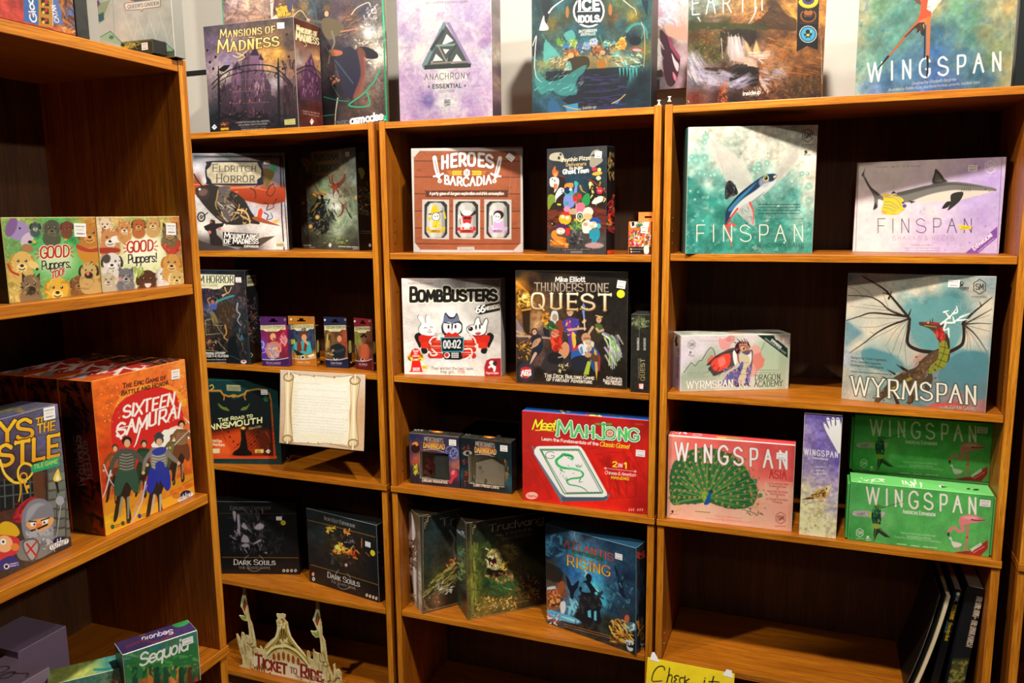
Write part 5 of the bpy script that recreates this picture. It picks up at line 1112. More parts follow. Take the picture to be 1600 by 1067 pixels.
for cx, fl in ((345, 1), (770, -1)):
    a.P('1c1a1c', [cx - fl * 105, 640, cx - fl * 80, 610, cx - fl * 50, 620, cx - fl * 40, 680, cx - fl * 60, 730, cx - fl * 80, 700], 1)
    a.P('cc2a1c', [cx - fl * 72, 640, cx - fl * 20, 622, cx + fl * 60, 620, cx + fl * 80, 650, cx + fl * 20, 700, cx - fl * 50, 700], 1).P('d8341f', [cx - fl * 55, 690, cx + fl * 20, 680, cx + fl * 20, 730, cx - fl * 5, 735, cx - fl * 5, 750, cx - fl * 50, 745]).P('1c1a1c', [cx - fl * 50, 735, cx - fl * 5, 740, cx - fl * 5, 770, cx - fl * 40, 775], 1)
for p_ in ('280 610 272 570 290 535 268 500 264 480 275 468 300 480 315 510 326 530 326 480 340 466 360 480 368 520 400 545 412 590 400 625 340 630',): a.P('24221f', p_, 1).P('faf8f2', ' '.join(str(float(v) + (4 if i % 2 == 0 else 2)) for i, v in enumerate(p_.split())), 1, al=1)
a.L('24221f', '318 575 328 565 340 575', 4).L('24221f', '365 568 375 560 385 568', 4).E('e890a0', 362, 588, 8).L('24221f', '345 600 362 608 378 600', 4)
a.P('20232e', '462 610 455 560 468 520 480 460 492 450 520 480 555 482 575 452 588 470 600 510 622 540 622 590 605 615 540 640 480 630', 1).P('6c7490', '470 540 482 475 492 462 515 495 558 495 575 465 585 480 598 530 540 540', 1)
a.P('faf8f2', '468 560 480 530 520 525 535 545 535 575 545 575 550 540 580 530 612 545 612 585 590 612 540 625 485 608', 1).E('faf8f2', 505, 558, 22, 26).E('1c2028', 512, 562, 8, 16).E('faf8f2', 575, 555, 22, 26).E('1c2028', 568, 560, 8, 16).L('20232e', '480 528 520 535', 9).L('20232e', '600 520 560 532', 9).E('e890a0', 538, 586, 7)
a.P('24221f', '660 600 655 570 680 548 712 545 722 510 740 485 760 488 766 515 780 540 800 500 820 492 830 520 820 560 812 610 770 635 700 632', 1).P('faf8f2', '664 596 660 574 684 552 716 548 727 512 742 490 757 494 762 522 778 552 804 506 818 498 824 522 815 560 806 606 768 629 702 626', 1)
a.E('1c1a18', 688, 578, 20, 18).E('faf8f2', 682, 572, 5).E('24221f', 732, 565, 7, 20).E('24221f', 762, 560, 7, 20).P('c84050', '725 612 755 604 772 612 755 628 735 626', 1)
a.P('cc2a1c', '488 625 515 605 540 618 570 605 592 625 612 650 480 655', 1)
for i, y in enumerate((690, 740, 790)):
    for x in (400, 660): a.L('c8301c', [x - 30, y, x + 50, y + 2], 46, 46, 1, 0).L('e86848', [x - 25, y - 10, x + 40, y - 8], 8, al=.8, sm=0).ring('3c1410', x - 30, y, 20, 3, 22)
for p_ in ('372 700 360 680 400 640 450 660', '380 740 420 780 380 790 360 760', '430 640 420 610 460 640 480 650', '640 660 640 630 680 620 720 660 730 690', '640 740 690 740 700 780 680 790', '450 820 480 845 500 830', '640 820 690 800 690 830'): a.L('f8f4ec', p_, 11).L('50484c', p_, 2, al=.5)
a.D('f0ece4 b8b4ac', '400 610 470 650', 20, 9, 2).D('f0ece4 c8c4bc', '630 615 690 660', 20, 9, 3)
a.P('14181c', '468 760 612 758 625 815 600 825 485 822 470 800').P('141c22', '452 650 632 648 628 758 460 760').L('3c9ca8', '452 650 632 648 628 758 460 760 452 650', 8, sm=0).P('0c1014', '470 666 614 664 610 744 474 746')
a.T('00:02', 474, 732, 606, 728, 58, 'e8f0f0', w=.17, gap=2.4).E('e8e4e0', 500, 788, 24).E('c83020', 498, 786, 17)
for i in range(4):
    for j in range(3): a.P('e8e8e4', [536 + i * 15, 768 + j * 15, 547 + i * 15, 768 + j * 15, 547 + i * 15, 779 + j * 15, 536 + i * 15, 779 + j * 15])
a.P('dc2420', '222 830 285 832 302 908 310 922 196 922 212 905').E('dca820', 220, 800, 28, 34).E('dca820', 285, 802, 28, 34).D('f8d850 8c6410', '195 770 312 835', 30, 9, 3).E('d02420', 250, 776, 40, 42).T('Spiel', 230, 762, 272, 762, 16, 'fbf4e8', w=.22).T('des', 238, 780, 264, 780, 14, 'fbf4e8', w=.22).T('Jahres', 224, 800, 278, 800, 16, 'fbf4e8', w=.22).T('2025', 228, 910, 280, 910, 20, 'fbf4e8', w=.3)
a.P('e8c438', '298 872 350 872 340 884 350 898 302 898').T('Win', 306, 890, 326, 890, 10, '5c4c10', w=.14)
a.T('They wanted the best team,', 374, 902, 718, 906, 22, '34302c', w=.12, gap=2).T('they got...', 446, 930, 574, 932, 22, '34302c', w=.12, gap=2).T('YOU!', 584, 932, 640, 932, 22, 'c83028', w=.14)
a.P('a82430', '800 960 798 880 815 830 850 815 930 812 936 960').P('fbf4ec', '835 850 850 832 872 838 880 860 890 880 885 915 870 918 868 895 850 885 835 895 828 880 845 868', 1).P('3c2c30', '866 860 872 840 892 832 900 850 888 875', 1).T('Pegasus Spiele', 812, 936, 910, 938, 15, 'fbf4ec', w=.2, gap=1.6)

# -- golden title fantasy box
a = A_('thunder')
a.fld('80 120 1a1814 300 130 14120f 700 120 18150f 910 130 201c14 90 220 c88020 150 230 7c4c18 200 200 241810 120 300 6c4410 150 420 6a4818 90 420 a06a28 220 440 a07048 230 520 b0885c 100 550 5c4a58 230 600 3c3444 100 700 3c2c20 250 800 5c4440 350 480 3c2c20 500 300 1c1610 600 450 241c18 760 300 14120f 880 300 1c1a16 800 420 1c1a16 900 500 201e1a 800 600 221e1a 900 700 2a2620 700 600 2c2420 600 700 2c2c34 400 700 241c1c 100 850 1a1612 250 880 181410 450 900 1c1814 700 900 1c1610 900 950 16130f')
a.nz(.35, 30, 3).nz(.2, 9, 4).L('e8a030', '80 200 140 250 180 290', 22, 10, .6).P('2c1c0c', '120 390 185 390 180 600 135 600', soft=2).E('c89028', 145, 320, 56, 52, 0, 3).D('fbd870 7a4c10 f0b840 3c2408', '90 270 200 375', 60, 10, 5, 3, None, .9).E('fbe8a0', 140, 305, 18, 18, 0, 6).L('c88830', '125 410 185 400', 14, sm=0)
a.D('a86c1c e8b040 3c2410', '85 570 200 780', 60, 11, 6, 2, None, .7).D('f0b838 c87818', '270 430 340 540', 30, 10, 7, 2).P('c0a898', '80 480 160 600 100 620 80 600', soft=6, al=.5).L('d8b090', '80 605 340 622', 14, al=.7)
def head(x, y, r, hair, skin='c89878'): a.E(hair, x, y - r * .3, r * 1.15, r * 1.1).E(skin, x, y + r * .1, r * .85, r * 1.05).L('2a1810', [x - r * .4, y, x - r * .1, y], 2.5, sm=0).L('2a1810', [x + r * .2, y, x + r * .5, y], 2.5, sm=0)
a.P('1c2430', '190 620 230 590 270 610 280 700 220 780 180 820 200 700', 1).P('b08060', '215 640 260 620 262 650 200 690', 1)
head(218, 575, 20, '241814'); a.L('c09070', '250 630 240 670 190 700', 14, 9).L('c8a088', '225 740 190 800 165 835', 24, 14).P('20282c', '170 800 200 760 170 850 150 850')
a.P('c8ccd0', '340 500 345 430 370 410 395 430 400 500 385 520', 1).E('a08c78', 372, 465, 20, 28).P('803c20', '380 500 430 490 440 560 410 600 390 580', 1).P('2c5030', '320 520 350 490 400 560 360 600 300 580', 1).D('60a050 284020', '300 500 370 580', 20, 9, 3).P('241c28', '280 540 330 560 330 620 290 600')
a.P('44388c', '430 500 470 470 540 475 560 520 545 560 520 640 530 720 480 720 470 600 440 540', 1).P('8c2c78', '450 490 490 480 500 560 520 700 500 720 490 600').P('d8b040', '500 590 520 580 535 660 515 700', 1).D('e8c860 6c58b8', '440 480 550 600', 16, 9, 4); head(488, 430, 23, 'b08850'); a.L('c89878', '480 560 560 550 605 550', 20, 14).L('d0a078', '590 500 600 490', 22)
a.L('8898c8', '590 370 592 430 596 480', 14, 10).L('d0c0a0', '596 480 600 560', 9).P('6888d0', '576 390 590 350 606 388 596 440 584 440').L('e8c050', '566 400 620 396', 8)
a.P('342c20', '640 540 680 510 730 520 750 570 720 640 650 660 630 620', 1).P('4c6030', '680 520 720 515 740 560 700 590', 1); head(708, 480, 24, '3c2818'); a.L('c09878', '660 540 630 590 620 650', 20, 14).L('c8a080', '740 560 710 570 690 550', 16).L('d8b848', '685 450 735 462', 7)
for i in range(11):
    c = 'd8dcc0 b8d0a0 a8c8b0 c8b8d0 90c070'.split()[i % 5]; a.L(c, [735 + i * 3, 590 + i * 2, 790 - i * 2 + i * 7, 640 + i * 3, [785, 800, 812, 826, 838, 850, 860, 868, 875, 880, 882][i], [830, 850, 860, 850, 820, 800, 790, 780, 768, 765, 745][i]], 12, 6)
a.L('a890c0', '740 580 800 610 860 690 880 740', 14, 6, .8).D('60a840 f0e8c8 a088c0', '760 620 880 800', 40, 12, 6, 5, 65, .6, 12)
a.P('302c30', '290 780 330 720 400 730 480 780 480 860 280 860', 1).P('c88c60', '420 680 450 650 480 680 478 740 440 780 400 740', 1).E('a83020', 385, 600, 46, 44).E('d08868', 375, 590, 32, 34).E('b83020', 372, 572, 38, 12, 20, 0, .5).P('c4301c', '345 630 400 615 430 640 410 700 385 722 355 712 345 670', 1).D('e85030 8c1c10', '345 625 420 715', 24, 9, 4, 3, 80).L('2a1410', '350 590 372 598', 5).L('2a1410', '412 586 395 596', 5).P('1c1c20', '330 740 400 735 440 780 400 820 320 800', 1).L('9c9890', '400 770 440 760', 10)
a.P('2858a0', '495 780 510 710 560 690 600 700 590 800 570 870 530 860', 1).P('b83828', '500 720 540 680 580 665 560 700', 1).P('202430', '500 780 600 760 610 860 520 870', 1).E('c08c68', 610, 620, 36, 38).E('3c2418', 615, 625, 30, 8, 0, 0, .4).P('d0c0a8', '590 650 640 640 672 660 655 710 620 725 598 690', 1).D('f0e4d0 a89078', '595 650 665 720', 20, 9, 4, 3, 80).P('284890', '660 690 700 720 720 780 700 880 660 860 640 780', 1).P('c8a030', '670 700 690 720 700 860 690 950 680 860').P('a02c28', '700 730 720 780 715 880 705 860').P('a0b838', '620 800 650 790 630 900 590 900').P('5c3c20', '640 740 700 760 700 800 650 790', 1)
a.P('c8d8e8', '550 690 580 665 605 700 620 740 580 750', 1).P('6c8098', '560 700 580 680 590 740 575 745').L('4c3824', '605 730 640 800', 9).E('c08c68', 625, 750, 26, 20)
a.D('e8c858 fbf0b0', '400 820 470 880', 20, 6, 5)
a.T('Mike Elliott', 378, 192, 600, 192, 34, 'fbf8f4', w=.2, ser=.8, gap=1.6).T('THUNDERSTONE', 218, 264, 780, 270, 62, 'd8c0a0', w=.13, con=.3, ser=.8, out=.06, oc='2a2420', c2='8c7860', gap=1.8).T('THUNDERSTONE', 216, 262, 778, 268, 62, 'a8b8e8', w=.03, ser=.8, gap=1.8, al=.7)
a.T('QUEST', 196, 400, 800, 412, 120, '40382c', w=.24, con=.3, ser=1, gap=3).T('QUEST', 196, 398, 800, 410, 118, 'f8ecd0', w=.17, con=.3, ser=1, gap=3, c2='b08038').T('QUEST', 194, 394, 798, 406, 118, 'fffdf4', w=.05, con=.3, gap=3, al=.6)
a.E('34344c', 150, 880, 66, 74, 0, 8, .7).P('c02c24', '112 850 150 838 192 850 192 905 150 932 112 905').D('f0e8d8', '114 850 190 925', 16, 4, 3, 4).T('AEG', 118, 905, 188, 903, 36, 'fbf8f4', w=.3, gap=1.4, out=.04, oc='a02018')
a.T('The Deck Building Game', 292, 918, 672, 938, 26, 'f8f0dc', w=.2, sc=1, ser=.8, con=.2, gap=1.5).T('of Fantasy Adventure', 310, 946, 656, 968, 26, 'f8f0dc', w=.2, sc=1, ser=.8, con=.2, gap=1.5)
a.T('Set Design by', 766, 932, 882, 940, 19, 'f0e8d8', w=.2, ser=.6).T('Bryan Reese and', 742, 952, 882, 962, 19, 'f0e8d8', w=.2, ser=.6).T('Mark Wootton', 756, 972, 882, 982, 19, 'f0e8d8', w=.2, ser=.6)
a = A_('quest', '24241e')
a.nz(.3, 20, 2).W('4c5838', 1020, 500, 60, 50, .7, 2).D('6c7850 8c9470 3a4028', '950 470 1090 540', 40, 10, 3).L('a8a8a0', '1008 450 1012 560 1008 700', 3, al=.6)
a.T('QUEST', 1054, 944, 1054, 778, 30, 'f0e4b8', w=.13, con=.3, ser=.8, up=(-1, 0), c2='c8a048').T('THUNDERSTONE', 1018, 930, 1018, 775, 14, 'c8c0a8', w=.14, ser=.6, up=(-1, 0))
for x in (1010, 1062): a.T('RED RAIN EXPANSION', x, 712, x, 620, 15, 'd8d4cc', w=.18, up=(-1, 0))
a.P('c03028', '1006 966 1048 970 1044 1012 1006 1006').T('AEG', 1040, 1006, 1040, 972, 24, 'fbf8f4', w=.26, up=(-1, 0))

# -- two windowed coin and resource packs
def merc(k, x0, y0, sk, blue):
    a = A_(k, '14161c'); X = lambda u: x0 + u; Y = lambda u, v: y0 + v + u * sk
    pt = lambda s_: ' '.join('%g' % (X(float(u)) if i % 2 == 0 else 0) for i, u in enumerate(s_))
    def p(*v): return [c for i in range(0, len(v), 2) for c in (X(v[i]), Y(v[i], v[i + 1]))]
    if blue: a.fld(' '.join('%g %g %s' % (X(u), Y(u, v), h) for u, v, h in ((20, 30, '242c50'), (260, 30, '2c3058'), (500, 30, '282c48'), (20, 250, '5a3850'), (60, 280, 'c05838'), (450, 200, '3c3c68'), (500, 300, 'b06c58'), (20, 400, '2c2838'), (500, 380, '5c3444'), (20, 500, '1c1a24'), (500, 520, '202030'), (270, 500, '16161c'))))
    else: a.fld(' '.join('%g %g %s' % (X(u), Y(u, v), h) for u, v, h in ((20, 30, '101c20'), (500, 30, '16262a'), (20, 250, '14242a'), (500, 250, '142c30'), (20, 400, '1c4450'), (500, 420, '285860'), (60, 480, '102028'), (450, 500, '142830'), (270, 500, '0c1216'))))
    a.nz(.25, 40, 3).L('b08468' if blue else '7c4434', p(0, 6, 540, 6), 8, sm=0)
    a.P('38302c', p(150, 50, 200, 20, 340, 15, 370, 60, 380, 120, 350, 160, 170, 165, 140, 120), rough=8, soft=2).E('f07018', *p(260, 110), 60, 50, 0, 18, .9).E('fbc030', *p(262, 120), 28, 26, 0, 10, .9)
    a.T('MERCHANTS', *p(160, 78), *p(356, 80), 44, 'b0a4a0', w=.14, ser=.8, con=.2, out=.05, oc='2c2420').T('DARK ROAD', *p(150, 148), *p(370, 146), 54, 'e88c48', w=.15, ser=.8, out=.05, oc='28180f', c2='fbe090')
    a.L('d8ccd0', p(150, 172, 260, 156, 370, 176), 5).T('Deluxe Resources' if blue else 'Lumi Metal Coins', *p(137, 500), *p(400, 500), 36, 'f0d8c0', w=.17, gap=1.8)
    if blue:
        a.E('2a1a18', *p(68, 165), 46, 48).P('f08c20', p(32, 115, 60, 95, 85, 95, 100, 125, 80, 140, 60, 120, 40, 130)).ring('7c88c8', *p(430, 158), 46, 8, 50).ring('8c98d0', *p(470, 180), 40, 8, 54).D('9ca8d8', p(400, 110) + p(500, 230), 14, 7, 3)
        a.P('a09c30', p(40, 340, 90, 335, 95, 430, 45, 430), soft=2).D('383c14 d8d040', p(42, 340) + p(92, 430), 20, 8, 4, 3, 90).P('c83848', p(430, 380, 460, 345, 500, 360, 505, 410, 470, 440, 440, 500, 410, 490, 440, 430)).P('f87888', p(450, 360, 480, 355, 470, 400, 440, 400))
    else:
        a.E('9c9488', *p(75, 165), 48, 28).E('3c2820', *p(75, 165), 20).E('0c0c0c', *p(75, 165), 9).D('8c2c20', p(30, 80) + p(90, 130), 10, 10, 3).D('a83c28 682018', p(20, 240) + p(80, 280), 14, 9, 4).E('4c2418', *p(65, 395), 36, 50).D('a05c40 2c140c', p(35, 350) + p(95, 500), 30, 10, 5).D('a88044 6c4c24', p(440, 190) + p(500, 400), 40, 13, 6, 2, 80, .7)
merc('deluxe', 193, 300, .09, True); merc('lumi', 728, 345, .115, False)
for k, y in (('deluxe_T', 285), ('lumi_T', 345)):
    a = A_(k, '34342c'); a.nz(.5, 16, 3).E('e87828', 490 if k[0] == 'd' else 1030, y + (10 if k[0] == 'd' else 5), 60, 12, 5, 5).E('fbc850', 495 if k[0] == 'd' else 1030, y + 10, 24, 6, 5, 3).D('e0d8cc b8b0a4', [255, 262, 420, 280] if k[0] == 'd' else [780, 305, 900, 320], 20, 8, 3, 4, 5)

# -- red tile game
a = A_('mahjong')
a.fld('90 130 a02420 600 180 a01c1c 1190 220 941818 100 400 a82420 300 300 b02820 1190 450 b82018 100 650 a82018 600 700 c81c14 1000 500 c82018 100 890 bc2018 600 950 d02018 1180 1000 981414 900 800 d42418').nz(.1, 60, 3)
for p_ in ('90 520 110 500 140 520 330 860 320 890 280 900 100 902', '670 470 700 450 1020 440 1050 470 1190 760', '700 560 860 850 900 890 1190 870', '730 520 760 500 990 500 1130 700'): a.L('8c1814', p_, 5, al=.7)
a.ring('a81c18', 780, 535, 26, 6, 26, .8).D('941610 a81c14', '820 540 1100 840', 30, 30, 4, 4, 60, .5).ring('981c16', 180, 800, 52, 5, 40, .6)
a.T('Meet', 178, 282, 376, 290, 84, 'f8e030', w=.16, sl=.25, gap=.6, out=.04, oc='6a1010').L('f8e030', '205 292 280 290 362 302', 8, 4)
a.T('MahJong', 398, 336, 1108, 384, 128, '2ca048', w=.17, con=.45, ser=1, sc=1, gap=1.4, out=.10, oc='5a1410').T('MahJong', 398, 336, 1108, 384, 128, '2ca048', w=.17, con=.45, ser=1, sc=1, gap=1.4, out=.06, oc='f4f8ec', c2='1c8c3c').T('MahJong', 396, 333, 1106, 381, 126, '78d468', w=.09, con=.45, sc=1, gap=1.4, al=.7)
a.L('2ca048', '735 236 870 238', 14).E('f0f4e8', 860, 318, 48, 46).E('1c8c3c', 860, 318, 42, 40).E('b83428', 860, 318, 34, 32).ring('f0d8c8', 860, 318, 22, 4, 20).ring('f0d8c8', 860, 318, 10, 4, 9)
for i in range(8): t_ = R(i * 45); a.E('f0d8c8', 860 + 24 * math.cos(t_), 318 + 22 * math.sin(t_), 6)
a.T('Learn the Fundamentals of the', 258, 378, 756, 424, 25, 'fbf4ec', w=.2, gap=1.8).T('Classic Game!', 772, 430, 1028, 454, 38, 'f8e030', w=.13, sl=.25, gap=1)
a.P('5a6c78', '190 480 210 470 440 850 830 850 836 890 800 912 450 918 420 905', 1, al=1).P('5c7080', '188 478 186 500 420 905 460 920 470 880').P('3c5464', '440 880 834 850 836 892 800 914 452 920 430 905').P('f4f0ec', '210 440 230 432 575 428 605 440 635 480 832 840 836 868 800 882 470 880 425 850 196 500 192 470')
a.L('1c7c38', '244 460 585 460 600 480 796 832 790 846 465 852 450 840 244 460', 10, sm=0).L('14301c', '258 470 580 470 780 838 475 842 258 470', 5, sm=0).P('eceae4', '272 478 575 478 770 832 480 836')
a.T('G', 296, 540, 368, 540, 58, '2c5c38', w=.09)
a.L('3cac60', '530 540 520 520 460 505 420 530 385 560 400 600 450 625 530 630 600 650 625 680 600 710 520 720 480 740 500 770 560 780 620 800 668 838', 26, 8).L('1c5c34', '520 525 460 515 395 555 410 600 460 620 540 640 610 660 622 690 590 705 515 715 490 745 520 775 600 790 650 815', 4, 3, .8).L('7cdc90', '450 520 400 560 420 600 500 625 590 645 612 680', 6)
for p_ in ('470 520 500 512 545 530', '490 530 530 560', '430 520 440 495', '460 510 450 490', '420 630 440 655 465 660', '440 640 420 650', '590 610 575 590', '600 615 610 595', '600 720 590 750 620 745', '490 730 470 700', '480 735 455 712', '560 600 575 615 600 620'): a.L('1c6c3c', p_, 8, 3)
a.D('1c5c34 58c878', '400 590 620 700', 20, 6, 5, 2, None, .6)
a.T('2', 886, 612, 920, 614, 42, 'f8e030', w=.22).T('IN', 932, 616, 970, 618, 30, 'f4ece8', w=.2).T('1', 982, 626, 1010, 628, 48, 'f8e030', w=.24).L('f0a0a0', '812 626 1090 656', 5, sm=0).P('f0a0a0', '808 624 822 614 834 628 822 640').P('f0a0a0', '1070 654 1084 642 1098 654 1084 668')
a.T('Chinese & American', 816, 676, 1086, 700, 27, 'fbf4f0', w=.13, sl=.25, gap=1).T('MAHJONG', 872, 718, 1026, 732, 22, 'f8e030', w=.2)
a.T('ThinkFun', 1082, 242, 1158, 244, 11, 'c8a020', w=.18).E('e8b0a0', 172, 868, 54, 32).T('ThinkFun', 132, 882, 216, 884, 22, 'b83828', w=.16)
for x in (1030, 1050, 1068, 1105, 1125, 1145): a.L('f09080', [x, 1000, x + 6, 980], 9, 4).E('f09080', x, 994, 6)
a = A_('mahjong_T', '2a62b8'); a.D('d8482c f0e030 38a048', '210 108 1000 185', 30, 12, 3, 3, 5)
# -- saga boxes
def frame(a, L_, T_, B_, w_, slopeT, slopeB):
    for d, c in ((10, '6a5038'), (20, 'a07c50')):
        a.L(c, [L_ + d, T_ + d, L_ + w_ - d, T_ + d + slopeT * (w_ - 2 * d)], 3, sm=0).L(c, [L_ + d, T_ + d, L_ + d + 4, B_ - d], 3, sm=0).L(c, [L_ + d + 4, B_ - d, L_ + w_ - d, B_ - d + slopeB * (w_ - 2 * d)], 4, sm=0)
    for sy, yy in ((1, T_ + 26), (-1, B_ - 26)):
        a.L('a88458', [L_ + 90, yy + slopeT * 80, L_ + 60, yy + slopeT * 50 + sy * 4, L_ + 60, yy + sy * 30, L_ + 34, yy + sy * 36, L_ + 36, yy + sy * 90], 4, sm=0).L('a88458', [L_ + 34, yy + sy * 14, L_ + 50, yy + sy * 14, L_ + 48, yy + sy * 60], 3, sm=0)
a = A_('trud1')
a.fld('220 180 141c1c 350 200 1a2628 300 300 202c2c 430 300 1c1c1c 250 500 202c28 400 450 242018 470 400 4a463c 250 650 242a1c 350 620 3a3c1c 450 560 4a3420 300 740 33301c 400 700 4a4428 450 760 201c14 260 880 3c2c20 330 850 5a4430 450 860 1c1814 600 400 141210 900 400 0c0c0c 900 800 0c0c0c 600 800 181410').nz(.3, 20, 3)
a.D('5a5a28 8a7c38 a8a060 30301c c0a850', '220 780 330 640 440 560 500 520 500 700 400 760 300 830', 130, 12, 4, 4, -35, .7, 14).D('c87840 8c4c28 e0a868', '420 500 480 560', 16, 10, 5).D('c8c8b8 8c8c7c', '340 690 480 780', 30, 9, 6, 3, -40).L('8a8678', '440 260 480 330 470 400 490 480', 14, 20, .6).P('5c4430', '300 790 340 740 380 880 280 880', soft=8, al=.6).D('e8a868 6c4830', '300 810 350 880', 16, 8, 7)
a.T('Trudvang', 362, 222, 900, 120, 60, '8c8478', w=.13, con=.3, ser=.6); frame(a, 196, 128, 960, 800, -.22, -.26)
a = A_('trud2')
a.fld('640 230 141e18 800 200 181e18 1000 180 0c0e0c 700 330 202a1c 1000 330 14140e 640 450 4c5424 650 700 6a6c24 660 880 4a4a1c 760 420 2a3018 900 420 30301c 960 440 3a3018 1000 600 2c2a16 800 600 16180f 900 620 4a3c24 760 700 16301c 850 760 2a4020 960 700 244824 740 900 7a6428 820 880 5a4c20 950 850 54401c 1100 700 14120c 1100 400 0c0c0a 1200 800 100e0a 1250 300 080808').nz(.35, 22, 3)
a.D('6c7030 8c8c38 3c4818', '625 380 670 900', 60, 12, 3, 5, 88, .6, 8).D('304c20 58702c 1c2c14', '650 350 1000 800', 120, 14, 4, 4, None, .45).D('5c5024 3c3418 84743c', '800 380 1000 520', 70, 12, 5, 4, 20, .5, 60)
a.P('8c8454', '750 470 780 420 830 410 860 450 880 520 860 580 800 590 760 560 745 520 790 530 800 490 770 490', 1, soft=1).D('d8c878 a89850 e8e0a0 4c4420', '745 415 870 590', 50, 9, 6, 2.5, None, .8).P('2a100c', '765 490 815 480 830 530 800 560 765 540', 1).D('f0e8b0', '760 478 830 500', 8, 7, 7, 2.5, 80).D('f0e8b0', '750 530 830 570', 10, 8, 8, 2.5, 80).L('8c2c20', '790 530 812 545', 8).P('14100c', '760 580 830 600 880 560 900 620 820 650 760 620', 1, soft=4)
a.D('e0c050 a88830 585020', '860 520 920 600', 24, 10, 9, 2).P('b88c54', '830 650 860 690 920 650 960 620 970 660 900 690 850 710 820 680', 1, soft=1).D('a88448 704c28', '720 620 990 700', 30, 12, 10, 2).L('d8c890', '882 735 960 755', 9, 3).D('2c6430 1c4424', '780 650 1000 800', 50, 16, 11, 2, 60, .6)
a.D('d8a850 a87c30 f0d080 3c5a20 80702c', '650 820 1000 930', 150, 9, 12, 1.5, None, .8).D('6c4c20 9c7838 2c2414', '1000 640 1190 860', 70, 12, 13, 2, None, .5)
a.T('Trudvang', 766, 272, 1222, 190, 58, '9a8a78', w=.13, con=.35, ser=.7, sl=.05).T('LEGENDS', 870, 304, 1118, 256, 20, '8c7c68', w=.16, gap=5).T('DARKWOODS', 874, 344, 1120, 296, 22, '7c6c54', w=.14, con=.3, ser=.8, gap=3).L('8c7c68', '830 298 866 300', 4); frame(a, 596, 172, 1020, 830, -.14, -.2)
a.tiny(1, 700, 1100, 905, 10, 8, '8c7c60', dyx=-.15)
a = A_('trud1_L')
a.fld('100 120 4c4438 150 140 584c3c 110 300 d8d0c8 150 350 6a5c4c 110 500 4c3c34 150 600 d8d4cc 150 800 c8c4b8 100 800 3c3020 160 930 8c8478 95 850 4a3c20').nz(.3, 20, 2).D('302418 8c6c48 f0ece8', '90 330 160 600', 60, 12, 3).P('e0dcd4', '100 110 130 130 150 250 145 340 110 300', 1).P('e4e0dc', '130 570 160 600 162 820 140 750', 1).P('1c1814', '95 600 120 640 140 780 100 800', soft=4).D('b08c48 5a4424', '95 800 150 870', 20, 10, 4).P('f0ece4', '140 920 170 960 165 940 150 910').L('5c4c3c', '165 150 175 950', 20, al=.7)
a = A_('trud2_L')
a.fld('560 180 3a342c 580 300 3a3028 520 350 2c3c34 540 450 5a7048 520 600 34503c 540 700 1c2c20 520 850 2c4030 560 800 241c14 580 900 5a3c20').nz(.4, 16, 2).D('8ca058 3c5844 1c2c20 6c8470', '510 380 560 700', 50, 12, 3).D('c8d0e0 8898b8', '505 260 560 300', 8, 8, 4, 5, 40).P('d8d8d8', '540 960 560 990 550 950').L('54402c', '578 180 590 1000', 24, al=.6).D('7c5c38', '570 200 598 980', 60, 5, 4, 1.2)
# -- undersea game
a = A_('atlantis')
a.fld('90 90 142c44 200 110 1c3850 270 140 5c88a8 350 130 24405c 500 180 1c3048 640 240 1c3448 100 200 2c5c84 180 230 1c3c5c 110 280 142c48 200 350 1c4874 260 380 2860a0 330 330 58b8d8 400 400 3c98c8 250 480 2870a8 400 480 50c0d8 450 560 40a0c0 230 600 3878a8 500 420 2c4c74 600 400 142438 640 480 203850 560 520 243c54 500 600 1c3048 640 560 1c2c40 110 320 3c3428 130 400 4a3c2c 180 420 3c3024 120 540 7c4c2c 190 480 8c5030 110 640 8c5838 130 720 24343c 300 640 1c2c30 400 700 202820 250 740 141c20 480 700 202018 600 680 1c241c 560 780 3c3018 640 800 1c2020 400 780 181c1c')
a.nz(.3, 26, 3).nz(.15, 8, 4).L('d0f0fb', '275 110 270 150 285 190', 4, 2, .7).L('f0fbff', '330 360 345 380 335 400', 5).L('c8f0fb', '400 480 425 500 420 530', 6, 3)
a.D('3c7c9c 58a0b8', '90 110 200 290', 30, 14, 3, 2, None, .5).D('90d8e8 60b0d0', '230 560 290 640', 20, 14, 5, 3, 75, .6)
a.P('1c1c22', '300 560 305 520 330 505 380 505 420 530 442 570 440 600 430 620 425 700 290 680 280 630 300 600', 1).P('141a20', '280 640 310 590 425 600 440 690 400 760 260 720').P('5cb0cc', '352 618 372 612 374 662 354 655').P('5cb0cc', '392 624 400 615 408 622 408 680 392 676')
a.D('34383c 242a2c', '290 510 440 620', 30, 12, 5).P('141a24', '300 490 302 470 312 465 318 480 312 492 330 500 370 505 350 460 335 440 322 445 330 430 345 425 340 400 350 385 368 388 378 405 376 428 370 440 388 465 400 480 412 500 400 498 388 520 360 530 330 520', 1, al=1)
a.P('141c28', '215 395 240 430 255 460 290 430 298 425 290 470 270 500 260 540 245 535 240 500 225 460', 1).P('122030', '520 330 545 380 560 430 575 400 580 500 600 540 560 520 545 460', 1).E('2c4c64', 505, 440, 36, 22, 20, 3).D('1c3c50 3c6c80', '470 400 640 600', 40, 12, 6)
